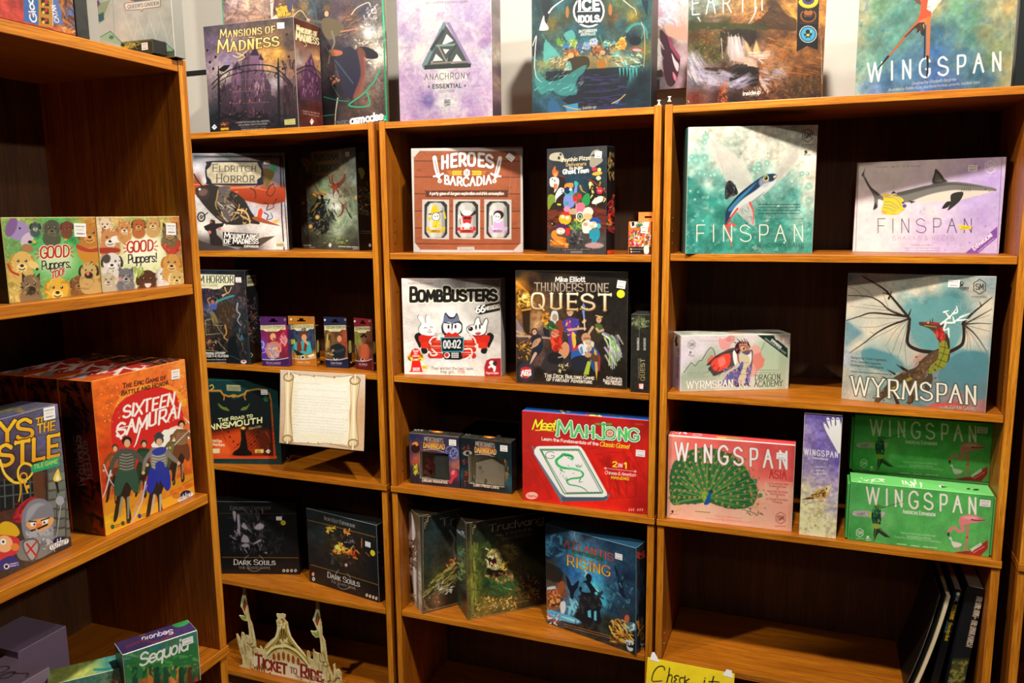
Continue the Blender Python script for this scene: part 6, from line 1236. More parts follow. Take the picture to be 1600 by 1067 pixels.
a.P('1c1814', '80 300 180 350 200 380 190 440 150 440 90 420', soft=5, al=.8).E('b0683c', 130, 510, 36, 50, 0, 2).E('8c4c2c', 190, 480, 26, 50, 0, 2).P('a8c0c8', '98 470 150 462 152 478 98 490').ring('241814', 112, 500, 14, 4).ring('241814', 140, 498, 14, 4).E('3c2418', 150, 560, 46, 30, -10, 2).E('c88c50', 148, 556, 36, 18, -10, 2).D('c87840 6c3c20', '100 500 205 620', 24, 12, 5).P('c8ccd0', '180 570 210 560 214 610 190 650', 1, soft=2).P('50a0d0', '100 610 180 630 270 660 315 690 290 702 200 680 120 660', 1, soft=1).P('8cd0e8', '180 650 250 665 312 692 260 685', 1).D('c84830 4888b0 d8e0e4', '100 640 180 700', 30, 9, 7)
a.P('2c3440', '550 650 555 610 580 600 610 625 620 680 580 700', 1).E('b05834', 598, 668, 16, 26).P('3c6874', '580 700 640 690 655 740 590 745', 1).D('5c98a0 d0d8d8', '580 700 650 740', 16, 10, 3).E('a87838', 540, 690, 26, 24).P('c88c38', '500 720 530 740 560 720 600 760 640 800 600 820 540 800 510 760', 1, soft=1).D('e8b050 7c4c1c 3c2810', '500 680 630 820', 50, 11, 8, 3, 40).L('e8b050', '490 715 505 750 520 780', 12, 6)
a.D('3c3c34 141814', '240 690 500 830', 60, 20, 9, 2, None, .4)
a.T('ATLANTIS', 204, 218, 512, 306, 46, 'e85c34', w=.13, con=.5, ser=.9, c2='d03c28', out=.03, oc='1c1418').T('MONSTROSITIES', 252, 250, 452, 304, 17, '2c6c34', w=.2, out=.06, oc='0c1c10').T('RISING', 222, 328, 490, 402, 60, 'f87838', w=.14, con=.5, ser=.9, c2='f8d040', out=.04, oc='5a1c10')
a.T('GALEN CICIELLO', 290, 156, 402, 188, 8, 'c86028', w=.16).tiny(2, 205, 500, 700, 14, 7, 'b87c38', dyx=.26).P('e8ecec', '590 802 636 808 638 830 604 834 612 846 636 852 630 870 606 862', 1).T('ELF', 594, 832, 630, 840, 18, '182028', w=.24)
a = A_('atlantis_R', '14181e'); a.D('24384c 1c2428', '655 230 710 850', 40, 20, 2, 3, 90, .5).D('a03020', '665 230 705 290', 14, 9, 3).D('b8742c 5c4420', '665 680 705 800', 20, 10, 4, 3, 80).D('a8a8a0', '685 820 710 860', 14, 5, 5).L('3c5870', '655 240 660 640', 8, al=.5)

# -- flying fish box
a = A_('finspan')
a.fld('200 130 e0d8c4 400 130 d8d0bc 700 150 d0c8b4 1060 120 c8c0ac 1050 250 d0c8b4 200 250 c8d4c4 240 330 8cbcac 200 420 a0c4b4 420 350 d8d4c4 600 300 e0d8c6 800 300 e0d8c4 1000 350 e4dac6 190 480 2c8478 260 560 247468 400 480 68a898 330 500 b8d0c0 350 620 308c7c 200 700 2c8474 300 760 3c9484 420 700 2c7c6c 420 560 58988c 600 560 a0bcb0 720 600 60a090 800 520 78aca0 900 580 4c9488 870 680 5c9c90 960 700 8cbcac 1000 600 d8d4c0 1020 480 e0d8c4 650 720 3c8c7c 800 760 3c8c7c 200 880 2c8478 400 920 308474 600 880 2c8474 800 900 2c7c6c 1010 860 58a090 1010 940 3c9080 500 820 3c8c7c')
a.nz(.25, 70, 3).nz(.2, 24, 5).nz(.5, 46, 7, '1c6c60', .55, .75, '180 480 440 500 640 640 900 560 1030 800 1030 960 180 960').nz(.5, 36, 9, 'd8dccc', .6, .8)
rg = random.Random(5)
for i in range(60):
    x = rg.uniform(200, 1040); y = rg.uniform(150, 950); r_ = rg.uniform(3, 9); c = rg.choice(['e8ecdc', '3c9484', 'f0f0e4', '2c7c70']); a.E(c, x, y, r_ * .7, al=.75)
for x, y, r_ in ((310, 185, 22), (300, 222, 16), (302, 325, 24), (242, 342, 28), (215, 320, 14), (720, 362, 20), (664, 372, 20), (632, 400, 18), (668, 398, 16), (268, 430, 22), (300, 436, 26), (342, 445, 18), (1000, 516, 24), (1002, 612, 26), (805, 530, 26), (990, 430, 12), (955, 432, 16), (205, 548, 14), (236, 605, 12), (350, 680, 22), (460, 410, 16)): a.E('78b4a4', x, y, r_, al=.55, soft=2).ring('2c8478', x, y, r_, 2, al=.7).E('e8ece0', x, y, 4)
a.P('d0c8bc', '335 200 420 240 520 320 590 400 625 480 620 520 540 560 450 490 390 380 345 280', 1, soft=2, al=.75)
for i in range(16): a.L('8c8884', [620 - i * 3, 500 + i * 3, 500 - i * 5, 380 + i * 8, 340 + i * 7, 195 + i * 18], 2.2, 1.2, .6)
a.P('c8c0b4', '915 245 935 300 900 380 850 440 780 500 700 570 640 590 700 520 780 400 860 300', 1, soft=2, al=.75)
for i in range(10): a.L('8c8478', [700 + i * 8, 550 - i * 4, 800 + i * 6, 420 - i * 2, 915 + i * 2, 255 + i * 8], 2, 1.2, .55)
a.P('24262a', '440 600 440 520 460 480 490 490 525 560 480 590', 1).P('a8a4a0', '450 600 500 560 520 590 480 600', al=.5).D('0c0e12 50545a', '445 490 510 590', 16, 8, 3, 4, 80)
a.P('1c3450', '440 780 442 690 470 640 540 560 620 500 680 455 740 432 780 436 785 452 760 500 700 560 610 630 540 680 480 730 450 785', 1).P('c8ccc8', '470 720 500 660 560 600 640 545 700 500 760 480 780 458 770 500 700 562 610 632 540 680 490 720', 1, soft=3).P('3878a0', '460 670 520 600 600 530 650 490 600 550 540 610 480 680', 1, soft=3).P('101820', '445 700 480 630 560 545 640 480 700 444 620 500 540 575 470 655', 1, al=.7).P('6c8088', '480 720 540 670 620 615 700 555 640 610 560 665 500 712', 1, soft=3)
a.E('a8acb0', 700, 490, 36, 34, 0, 4, .7).E('c8b868', 714, 462, 19, 21).E('14181c', 713, 461, 12, 14).E('f8f8f0', 709, 456, 3).P('c8c090', '760 448 785 440 782 456 765 462').L('384048', '745 478 765 468 780 456', 3)
a.P('b8b8b0', '520 680 600 630 640 760 620 780 560 730', 1, soft=1, al=.9).L('d84848', '604 626 628 690 626 770', 14, 5).D('606468', '540 660 620 750', 14, 3, 4, 8, 60).L('c8382c', '522 666 480 720 440 784', 12, 7).P('e05048', '438 786 480 762 516 782 480 784', 1).L('e0483c', '455 790 465 850 487 918', 16, 5)
a.T('FINSPAN', 240, 886, 966, 886, 110, 'f4ead4', w=.06, gap=5.6).T('A WINGSPAN GAME', 614, 926, 964, 926, 26, '1c4c48', w=.11, gap=3)
a.tiny(4, 660, 940, 638, 20, 9, '1c3430').T('1-5 players   age 10+   45-60 minutes', 660, 738, 970, 738, 12, '1c3430', w=.15)
a.hexlogo(992, 176, 44, '2c3430', 4).T('STONEMAIER', 955, 242, 1030, 242, 9, '343c38', w=.16).E('2c3430', 980, 285, 9, 11).L('2c3430', '990 290 970 302', 4).tiny(2, 970, 1008, 302, 8, 6, '343c38')

# -- shark box
a = A_('sharks')
a.fld('130 300 e0dcd4 400 280 dcd4cc 700 260 e0d4d4 900 250 d8c8d8 1230 230 d8c8e0 1050 350 c0a8d8 1180 400 b8a0d8 1230 500 c0acdc 130 600 e4dad8 400 700 e4dcd8 700 640 e0d8dc 850 600 d8c8e4 1000 600 c4b0e0 1100 680 c0a8dc 650 780 d0c0dc 800 850 c4b0d8 600 900 d8ccdc 900 930 c8b8dc 1100 800 c8b4e0 300 920 e4dcdc 130 930 e4dcdc').nz(.08, 50, 3).nz(.4, 40, 5, 'b094d4', .55, .8, '620 560 1240 200 1240 950 500 950')
rg = random.Random(8)
for i in range(30): x = rg.uniform(600, 1200); y = rg.uniform(580, 940); a.E(rg.choice(['a084c8', 'f0e8f4', '9070b8']), x, y, rg.uniform(3, 10), al=.5, soft=2)
a.P('74726c', '208 290 195 330 200 370 240 440 300 490 345 520 420 500 520 470 640 440 715 420 730 330 738 308 755 320 790 360 820 404 900 406 1000 418 1100 436 1180 452 1202 468 1180 478 1080 486 960 486 860 490 700 520 600 550 540 562 420 560 340 550 300 540 295 600 262 620 270 560 262 510 220 440 185 370 172 358 190 330', 1).P('d8d0c0', '550 556 700 500 860 470 960 470 1080 472 1180 474 1130 492 1020 520 900 550 740 560 600 562', 1, soft=3)
a.P('4c4a46', '440 490 560 465 720 425 850 412 980 425 1100 445 1000 440 860 430 720 450 600 480 480 510', 1, soft=4, al=.8).P('383632', '715 418 728 340 738 308 770 336 800 380 822 404', 1, al=.85, soft=1).P('6c6860', '732 400 745 340 780 380 790 402', 1, soft=2).P('302e2c', '858 500 945 484 930 540 880 590 828 625 850 570', 1).P('282624', '785 610 820 560 855 560 830 600', 1).P('3c3a38', '395 500 415 476 440 492', al=1).P('3c3a38', '530 548 585 556 552 572').P('2c2a28', '262 620 280 560 295 600').P('2c2a28', '205 292 182 360 176 350 190 325').L('3c3a36', '200 380 240 450 300 505', 12, 20, .7)
for i in range(5): a.L('3c3a36', [940 + i * 16, 452, 936 + i * 16, 478], 3, sm=0)
a.E('1c1a18', 1118, 462, 5).L('4c4a44', '1140 478 1190 468', 3)
a.P('e8c828', '345 500 420 508 480 530 500 560 518 588 500 610 450 640 400 658 340 650 325 620 340 560', 1)
for p_ in ('350 520 420 530 460 560 470 590', '345 560 390 560 440 590 460 610', '340 600 380 610 430 630', '360 510 430 515 470 540', '345 580 400 590 440 612'): a.L('7078a0', p_, 5, 4)
a.E('4848b8', 500, 590, 16, 14).E('3838a8', 490, 565, 12, 8, -20).E('e89878', 345, 640, 22, 14, 20, 3, .7).L('e8b848', '320 500 380 515 440 500', 6).L('e8a830', '400 655 450 650 500 615', 7)
a.T('FINSPAN', 290, 796, 1018, 794, 108, '1c1a20', w=.045, gap=5.6).E('e8d028', 955, 754, 48, 16, 4).P('e8c828', '985 752 1012 738 1006 776').D('a8a020', '910 745 990 765', 8, 5, 2, 4, 0).T('SHARKS & REEFS', 408, 852, 878, 852, 34, '8c7c88', w=.07, gap=4).tiny(1, 555, 715, 890, 10, 9, 'a088a8').tiny(1, 498, 770, 912, 10, 9, 'a088a8').tiny(1, 505, 760, 932, 10, 9, 'a088a8')
a.T('1-5 players    age 10+    45-60 minutes', 268, 298, 622, 290, 12, '6c6864', w=.14)
a.P('7c4ca0', '960 952 1206 748 1206 830 1060 954').nz(.25, 20, 9, 'b068c0', .45, .7, '960 952 1206 748 1206 830 1060 954').T('EXPANSION!', 1030, 930, 1170, 818, 26, 'fbf4fb', w=.22, gap=1.6, up=(-.6, -.8)).tiny(1, 1060, 1180, 940, 10, 9, 'e8d0f0', dyx=-.85).tiny(1, 1110, 1150, 918, 10, 8, 'e8d0f0', dyx=-.85)
a.hexlogo(1154, 292, 50, 'f4ecf8', 5).T('STONEMAIER', 1106, 362, 1206, 362, 8, 'f0e8f4', w=.16).E('4c4850', 1042, 278, 8, 9).L('4c4850', '1050 282 1032 296', 4).tiny(1, 1034, 1080, 298, 8, 7, '5c5860')
a.L('5c4c58', '150 272 128 942', 3, sm=0).L('6c5868', '1243 214 1205 942', 3, sm=0)

# -- antlered dragon box
a = A_('wyrm')
a.fld('140 85 6c9098 300 100 b0a894 150 200 c8bca4 140 300 ccc0a8 400 200 cfc2aa 600 200 d0c4ac 700 150 ccc0a8 1100 100 90a0a0 1120 100 8c9ca0 1000 180 b0a898 600 250 6c9c9c 700 270 5c9494 850 240 4c8488 900 330 508488 600 400 5c9098 700 540 5c9494 850 560 6c9898 950 500 c8bca8 1080 300 cfc4ae 1050 450 ccc0ac 1080 560 90a8a8 1000 620 4c848c 900 640 50848c 1070 700 58848c 950 750 4c7c84 850 680 58888c 140 430 6c9098 200 470 7898a0 140 560 a0a8b0 130 640 a8b0bc 200 540 c8bca4 300 450 d0c4ac 450 450 d0c4ae 300 590 4c848c 400 600 58888c 500 650 7c9c98 250 700 90a49c 130 750 a8a494 180 880 b0a898 400 850 6c8c88 600 900 4c7c80 350 740 a8a898 700 900 6c7c80 900 900 8c7474 1050 850 906c68 1060 980 94645c 900 960 b0544c 620 640 b08c80')
a.nz(.15, 60, 3).nz(.1, 12, 4).P('5c9494', '520 300 600 265 650 275 700 255 780 235 850 225 900 270 930 330 900 400 930 480 890 550 800 600 700 600 620 560 570 470 560 380', 1, soft=3, al=.7, rough=8).P('50868c', '255 565 330 560 400 590 470 640 520 700 450 740 300 700 240 640', 1, soft=2, al=.8, rough=5).P('4c7c84', '780 680 880 610 980 592 1085 605 1076 900 900 860 760 800', 1, soft=4, al=.75, rough=6).P('b08878', '600 640 620 615 660 620 690 615 700 640 650 680 620 680', 1, soft=2).P('5c848c', '130 420 180 410 240 450 250 490 200 540 130 560', 1, soft=4, al=.6, rough=6)
a.P('d6cab2', '138 130 240 90 380 190 540 350 545 380 560 480 560 540 640 590 540 700 480 620 300 570 160 600 135 560 240 470 135 380', al=.5, soft=8).P('d6cab2', '1110 240 920 400 910 480 860 570 1080 600 1105 400', al=.5, soft=8)
for p_, w1, w2 in (('245 90 380 170 440 230 540 350 560 380', 7, 22), ('560 380 555 440 548 540 620 585 720 600', 18, 26), ('135 218 280 225 360 260 430 320 545 362', 4, 14), ('130 388 220 360 300 336 420 345 550 362', 5, 15), ('158 604 250 540 340 470 430 420 548 378', 4, 14), ('420 240 440 190', 14, 5), ('555 350 570 310', 12, 4), ('380 200 430 215', 4, 10), ('1112 232 1040 290 980 340 915 410', 5, 16), ('920 400 925 480 915 540 880 570 820 600', 18, 24), ('1110 310 1040 350 930 410', 3, 10), ('1106 408 1020 405 930 412', 3, 9), ('1082 602 1030 520 980 460 925 415', 3, 11), ('1040 290 1030 260', 8, 3)): a.L('2c2018', p_, w1, w2)
for p_ in ('520 350 400 300 250 280', '430 320 330 310 160 290', '545 375 400 370 280 370 200 360', '540 385 440 400 330 430 220 430', '540 380 430 450 330 500 260 540', '540 385 460 460 400 560', '545 395 490 480 440 610', '548 400 520 500 480 640', '250 230 200 180 140 160', '330 250 280 190 180 130', '420 310 380 200', '330 480 290 460', '440 620 410 570', '545 420 530 560 540 700', '930 410 1000 380 1100 350', '930 415 1020 440 1100 460', '928 425 960 500 970 590', '930 420 1000 520 1040 590', '935 430 950 520 940 600'): a.L('5c4434', p_, 3.5, 2, .8)
a.P('4c3828', '320 930 380 850 440 780 520 730 600 700 640 650 700 600 740 580 800 560 830 600 820 660 760 700 700 720 640 770 600 850 560 860 520 800 460 840 400 900 350 935', 1).P('5c4430', '600 720 680 640 740 590 770 600 740 680 680 740 620 860 575 940 545 940 560 850', 1)
a.P('4c3828', '760 600 755 520 740 480 790 470 820 520 830 620 780 680', 1).P('8c8830', '762 530 800 525 832 560 820 620 800 690 750 720 680 740 700 690 750 640', 1, col2='7c8424')
for p_ in ('765 560 825 575', '762 600 822 620', '750 645 805 665', '725 680 780 705', '800 530 790 600 750 700'): a.L('3c3c14', p_, 4, sm=1)
a.D('7c6448 3c2c1c 8c7454', '600 620 740 800', 60, 8, 3, 1.3, None, .8).D('7c6448 3c2c1c', '460 720 620 820', 50, 8, 4, 1.3, None, .8).D('7c6448 3c2c1c 8c8430', '320 840 460 930', 40, 8, 5, 1.3, None, .8)
a.P('4c3c2c', '640 800 700 740 715 780 690 860 665 860 655 800', 1).L('3c2c1c', '570 850 580 930 540 938', 14, 8).L('302418', '450 870 480 940', 16, 26).P('8c8428', '510 790 570 765 580 780 520 805').P('8c8428', '420 850 460 825 470 835 430 865')
for p_ in ('470 680 520 715', '410 715 460 745', '375 760 430 790', '500 690 540 720'): a.L('241c14', p_, 3, 14)
a.P('a82c28', '720 460 760 420 785 440 800 500 770 524 745 490', 1).D('d84838 6c1c18', '725 430 800 520', 24, 8, 6, 3, 70).P('4c3830', '622 400 640 395 690 400 740 402 790 410 780 430 740 440 720 460 690 440 650 425 628 418', 1).P('a82c28', '640 398 720 395 770 408 740 420 700 412', 1, al=.7).L('a89030', '660 420 700 425 740 430', 5).E('e8c830', 684, 402, 6, 4).L('241c18', '700 398 698 380', 6, 2).L('241c18', '715 396 714 368', 6, 2).P('3c2c20', '800 470 825 510 830 570 815 560', 1)
for p_ in ('770 410 820 370 850 340 870 310', '800 400 850 400 880 380 920 350', '830 370 800 330', '850 340 880 330 875 290', '860 400 850 360', '880 385 950 380', '900 365 960 340', '800 410 790 450 820 440', '820 440 825 500', '790 330 820 320'): a.L('f0ece0', p_, 13, 6)
for p_ in ('920 350 950 300 940 280', '930 340 990 330', '940 320 985 270', '900 300 905 260', '950 370 990 390', '910 320 880 270'): a.L('9c988c', p_, 4, 2)
a.T('WYRMSPAN', 172, 882, 1008, 948, 118, 'e4dcc8', w=.125, con=.35, ser=1.1, gap=3, out=.06, oc='3c4c48').T('A WINGSPAN GAME', 728, 970, 1000, 990, 24, 'd8ccb8', w=.12, out=.08, oc='5c3430', gap=2.4).P('c84438', '660 968 740 940 900 940 860 952 740 968', soft=3, al=.8)
for i, (t_, x1) in enumerate((('Designed by Connie Vogelmann', 404), ('Art by Clementine Campardou', 368), ('Developed by Elizabeth Hargrave', 384))): a.T(t_, 166, 640 + i * 25, x1, 660 + i * 25, 15, '2c3030', w=.15)
a.tiny(1, 168, 440, 728, 10, 10, '34383a', dyx=.08).hexlogo(1030, 160, 50, '2c302e', 5).T('STONEMAIER', 978, 232, 1074, 234, 10, '343836', w=.18).E('2c2e2c', 908, 138, 14, 14).E('a8a898', 910, 136, 6).L('2c2e2c', '915 150 890 162', 7).T('Automa', 888, 172, 956, 174, 15, '2c2e2c', w=.22).T('Factory', 902, 184, 952, 186, 12, '2c2e2c', w=.18)

# -- dragon expansion mailer
a = A_('academy')
a.fld('250 240 dcd4d8 500 240 dcd0d4 700 240 dccccc 1000 240 dcd0d0 1200 240 d8d0cc 240 500 dccfe0 300 450 dcd0dc 240 630 d8d0d4 450 400 dcd4dc 240 700 a8b4a0 350 620 a0ac98 450 580 98a890 550 480 a0ac94 600 620 a4b09c 300 800 bcc0b0 500 840 c4c8b8 700 840 c8ccbc 1150 350 a8bca0 1250 450 a8bca0 1200 600 b4c4a8 1350 500 a8b8a0 1300 750 c0c8b8 1100 840 c4c8bc 1000 700 c8ccc0 1380 820 c0c4b8').nz(.06, 14, 3)
a.P('9cac94', '240 650 300 590 345 530 385 575 420 530 470 480 520 410 560 365 585 380 612 460 620 700 600 840 240 850', soft=12, al=.55).L('1c2420', '262 644 300 590 345 532 388 572 430 515 460 510 500 440 520 405 555 366 580 376 600 420 612 466', 5, 6, 1, 0).P('a4b89c', '1150 305 1200 330 1385 470 1370 820 1080 820 1100 420', soft=3, al=.7).L('34443c', '1150 305 1120 380 1095 430', 4, sm=0)
a.W('e08880', 720, 320, 70, 70, .7, 3).W('e09488', 1050, 400, 60, 60, .7, 5).W('d85c50', 640, 520, 110, 70, .85, 6).W('d86c60', 1080, 510, 60, 90, .8, 7).W('c87068', 780, 270, 50, 36, .6, 9).W('dc8070', 1020, 620, 50, 60, .6, 10)
a.P('2c1c20', '512 560 600 470 700 410 800 370 830 400 830 540 780 600 690 640 600 680 560 640 530 600 560 560', 1, soft=2, al=.75).P('e04838', '560 540 640 470 740 430 780 460 760 560 680 620 600 620', 1, soft=5, rough=8).P('f09080', '640 500 700 470 720 540 660 580', 1, soft=8, al=.7)
for p_ in ('600 560 520 640', '650 590 580 680', '700 600 640 690', '540 540 510 560', '800 400 620 470'): a.L('1c1418', p_, 7, 2)
a.P('34242c', '990 400 1020 420 1010 560 1000 620 960 560', 1, soft=3, al=.7).P('f4ece4', '800 420 825 395 840 440 845 520 825 560 805 500', 1).P('e8e0dc', '960 440 1000 410 1005 500 980 560 960 520', 1, soft=1)
a.P('c8c0a0', '870 470 960 450 990 520 980 620 960 700 940 790 890 780 880 650 880 560', 1, soft=1).L('7c7458', '880 540 970 530', 4).L('7c7458', '885 600 972 600', 4).L('7c7458', '890 660 965 665', 4)
a.P('5c5c98', '700 720 760 640 850 590 900 520 915 560 880 660 860 720 870 790 830 800 800 740 780 790 690 790 660 750', 1).P('6c6cb0', '980 560 1000 600 985 700 970 780 930 780 950 680', 1).D('9c90d8 3c3c78 d88858 e8a070 2c2440', '700 580 900 790', 90, 9, 4, 2, 50, .85).D('8c84d0 2c2444 d87860', '940 570 1000 780', 30, 9, 5, 3, 80)
a.L('b83040', '855 440 860 500 875 545', 18, 8).P('2c2028', '820 380 840 320 890 300 900 320 870 420 850 440 830 420', 1).D('c83c48 1c1418 e87878', '820 310 900 430', 30, 8, 6).P('b87c68', '870 330 900 305 950 310 975 350 990 400 985 430 950 448 915 420 880 390', 1).P('5c5468', '900 420 950 400 990 400 985 432 950 448', 1, soft=1).E('f0b870', 914, 376, 26, 22, 10).E('1c1814', 918, 376, 14, 14).E('f8f8f0', 912, 370, 5).L('2c201c', '880 350 920 345 960 370', 5)
for p_ in ('840 265 895 320', '890 275 920 320', '920 262 940 315', '945 275 970 340', '965 300 985 360'): a.L('2c1c18', p_, 3, 14)
a.D('1c1814 e8e0d0', '840 770 990 800', 20, 8, 7, 2, 90)
a.T('WYRMSPAN', 296, 822, 800, 806, 84, 'fbf8f0', w=.13, con=.35, ser=1, gap=2, out=.05, oc='8c9080').T('DRAGON', 1042, 728, 1318, 720, 62, '1c2420', w=.12, con=.35, ser=.9, gap=2.4).T('ACADEMY', 1036, 798, 1344, 788, 60, '1c2420', w=.12, con=.35, ser=.9, gap=2.4)
for i, t_ in enumerate(('80 NEW DRAGON CARDS', '35 NEW CAVE CARDS', '7 NEW DRAGON GUILDS')): a.T(t_, 298, 652 + i * 24, 526 - (i == 1) * 36, 646 + i * 24, 12, '3c4440', w=.13, gap=3.2)
a.tiny(1, 1050, 1300, 616, 10, 9, '54605a').tiny(1, 1050, 1290, 642, 10, 9, '54605a').tiny(1, 432, 640, 292, 10, 9, '9c9498').tiny(1, 700, 810, 290, 10, 9, '9c9498').hexlogo(348, 334, 50, '5c5458', 4).E('3c3c3c', 336, 418, 11, 9).L('3c3c3c', '342 430 318 450', 5).tiny(2, 328, 376, 452, 11, 8, '5c5c5c')
a.P('142c24', '1072 232 1250 232 1400 370 1400 482').P('c8bcb0', '1252 230 1400 230 1400 375 1340 330 1300 290 1270 285', rough=6).T('EXPANSION', 1216, 290, 1322, 378, 22, 'f4f4ec', w=.24, up=(.6, -.8), gap=1.6).T('DRAGONS & BEYOND', 1146, 272, 1376, 440, 17, 'f4f4ec', w=.2, up=(.6, -.8), gap=1.4)
a = A_('academy_L', 'c0acc0'); a.fld('160 220 c8c8b8 240 260 d8d4cc 150 500 b8a4b8 230 500 d0c0d0 140 800 a890a8 220 840 c0a8c0').nz(.1, 10, 2).P('2c2420', '180 250 200 240 190 300 205 340 180 350 170 290', rough=4).T('WYRMSPAN', 196, 375, 184, 700, 26, '4c4454', w=.14, ser=.8, up=(1, .1)).tiny(1, 165, 172, 380, 10, 8, '9c8c9c')
a = A_('academy_T', 'b8bcac'); a.nz(.2, 40, 2).P('c89078', '740 208 900 200 920 215 760 222', soft=3).P('34443c', '1100 205 1300 200 1380 220 1300 225', soft=3, al=.7)

# -- peacock box
a = A_('asia')
a.fld('80 180 e08070 300 200 d86058 600 200 cc5450 900 250 c84c4c 1130 260 c04848 1110 400 c84c4c 900 420 d05850 750 400 d86860 1100 520 cc5450 80 400 e88878 80 600 f0a088 100 830 f4a890 400 830 f4b098 700 850 f4b098 900 900 f4ac94 1100 940 f0a48c 900 650 f0a890 1100 650 f4a890 80 300 e47868').nz(.06, 30, 3).P('f0a48c', '880 545 1118 550 1108 745 870 740', al=.6, soft=3)
cx, cy = 400, 680
a.P('2c5c34', '80 600 90 500 110 410 170 340 240 290 330 265 430 265 560 300 660 360 720 420 760 500 800 560 820 640 800 720 720 770 640 780 500 750 430 720 300 735 180 740 100 740', 1, rough=14, soft=3)
for i in range(150):
    t_ = R(172 + (i * 137.5) % 210); r_ = 210 + (i * 53) % 215; rx = r_ * (1.05 if math.cos(t_) > 0 else .8)
    a.L(['3c7c44', '1c4424', '6c9c4c', '285c38', '8ca84c'][i % 5], [cx + 20 * math.cos(t_), cy + 10 * math.sin(t_), cx + rx * .6 * math.cos(t_), cy + r_ * .6 * math.sin(t_), cx + rx * math.cos(t_) + (i % 3) * 4, cy + r_ * math.sin(t_)], 2, 7, .7)
a.D('c8a048 d8b868 8c8c40', '80 640 180 800', 20, 5, 3, 9, 120, .6).D('c8a860 a89850', '760 600 880 780', 26, 5, 4, 9, 35, .6).D('a8a048 6c8c3c', '660 330 760 430', 10, 5, 5, 8, -35, .5)
for k_, r_ in enumerate((75, 130, 185, 240, 295, 345, 395)):
    n_ = 7 + k_ * 3
    for i in range(n_):
        t_ = R(180 + i * 205 / (n_ - 1)); rx = r_ * (1.08 if math.cos(t_) > 0 else .8); x = cx + rx * math.cos(t_); y = cy + r_ * math.sin(t_)
        if y < 760 and (y > 270 or k_ < 6): a.E('6c9c4c', x, y, 12, 12, al=.8).E('d87838', x, y, 8, 9).E('1c2c6c', x + 3, y + 2, 4)
a.P('7c9c38', '355 650 375 625 400 640 405 680 385 725 360 700', 1).D('a8c048 506c20', '358 635 400 715', 16, 6, 3).P('1c4c90', '372 735 390 690 410 650 415 625 440 618 448 635 430 660 425 700 410 735 390 742', 1).E('1c3c34', 432, 628, 16, 14).L('2c6c34', '425 615 428 595', 4).L('2c6c34', '440 615 446 598', 4)
a.L('e0c890', '350 735 350 795', 5).L('e0c890', '368 735 374 795', 5).L('8c7428', '300 796 350 800 420 806', 7)
for x, y in ((845, 662, ), (800, 540)): a.E('2c6c3c', x, y, 18).E('4cc0a0', x, y, 9).E('1c2c3c', x, y, 5)
a.D('2c4c2c 1c3020', '690 780 900 830', 14, 7, 6, 2.5, 50)
for x, y in ((875, 620), (895, 655), (835, 520), (720, 360), (785, 452), (885, 770)): a.L('2c3c24', [x - 6, y - 6, x, y, x + 8, y + 8], 5, 2)
a.T('WINGSPAN', 132, 362, 1072, 440, 144, 'fbf0dc', w=.125, gap=6.5, out=.03, oc='a04038').T('ASIA', 922, 518, 1060, 526, 70, 'b02c2c', w=.12, gap=2.6)
for i, (t_, x0, x1) in enumerate((('1-2 Player Duet Mode', 905, 1078), ('Standalone Game', 918, 1060), ('&', 984, 994), ('Asian Bird and Bonus', 902, 1074), ('Card Expansion', 925, 1050), ('&', 982, 992), ('6-7 Player Flock Mode', 895, 1074), ('Expansion', 945, 1028))): a.T(t_, x0, 566 + i * 22, x1, 578 + i * 22, 15, '74282a', w=.16, sc=1)
a.T('Designed by Elizabeth Hargrave', 460, 838, 690, 860, 13, '8c4438', w=.12, sl=.25).T('Illustrated by Natalia Rojas with Ana Maria Martinez Jaramillo', 385, 858, 765, 896, 13, '8c4438', w=.12, sl=.25).hexlogo(1015, 852, 50, '6c2c2c', 4).tiny(1, 968, 1058, 922, 10, 8, '7c3c38').E('3c2828', 108, 796, 10).L('3c2828', '112 806 92 820', 6).T('Automa', 104, 822, 146, 826, 9, '4c3030', w=.2)
a.L('fbe8dc', '80 160 1135 240', 10, sm=0)
a = A_('asia_T', 'd84848'); a.nz(.1, 20, 2).P('6ca048', '480 175 650 180 700 192 560 190', soft=4).P('e8c040', '480 172 560 178 560 186 490 184', soft=3).D('f8e0d8', '110 128 230 150', 12, 6, 3, 3, 5).ring('f8e0d8', 318, 156, 38, 3, 9)

# -- narrow bird box
a = A_('tuck')
a.fld('135 80 5c5090 250 90 54488c 400 100 4c4488 140 200 9080b0 250 220 7868a8 390 250 6c5ca0 140 330 8c78ac 250 330 6c5ca0 390 420 5c509c 120 450 9484a8 250 450 8474a8 380 520 8474b0 120 560 b0a0a0 250 560 a090b0 370 600 a898b8 120 650 d0c8a0 250 660 c0b4b0 360 700 b8acb4 110 780 dcd49c 250 780 d4cc9c 360 800 b8b0ac 110 900 e0d89c 250 950 e4dca4 350 950 dcd4a0 120 990 e8e0a8').nz(.3, 24, 3).nz(.25, 50, 5, '443c84', .6, .8)
a.P('f0ece0', '275 150 285 140 300 170 320 195 318 180 300 130 302 108 318 112 332 160 340 175 336 120 350 104 362 120 364 168 374 160 372 118 386 106 402 125 404 160 412 150 404 378 340 290 295 210', 1, soft=.5)
for p_ in ('300 190 340 260 380 330', '330 170 350 240 395 340', '350 170 370 240 400 320', '385 165 390 230', '285 155 300 200'): a.L('b8b4a8', p_, 2.5, al=.7)
for p_ in ('280 145 288 150', '306 125 316 130', '340 118 352 120', '378 118 392 120'): a.L('342c3c', p_, 6)
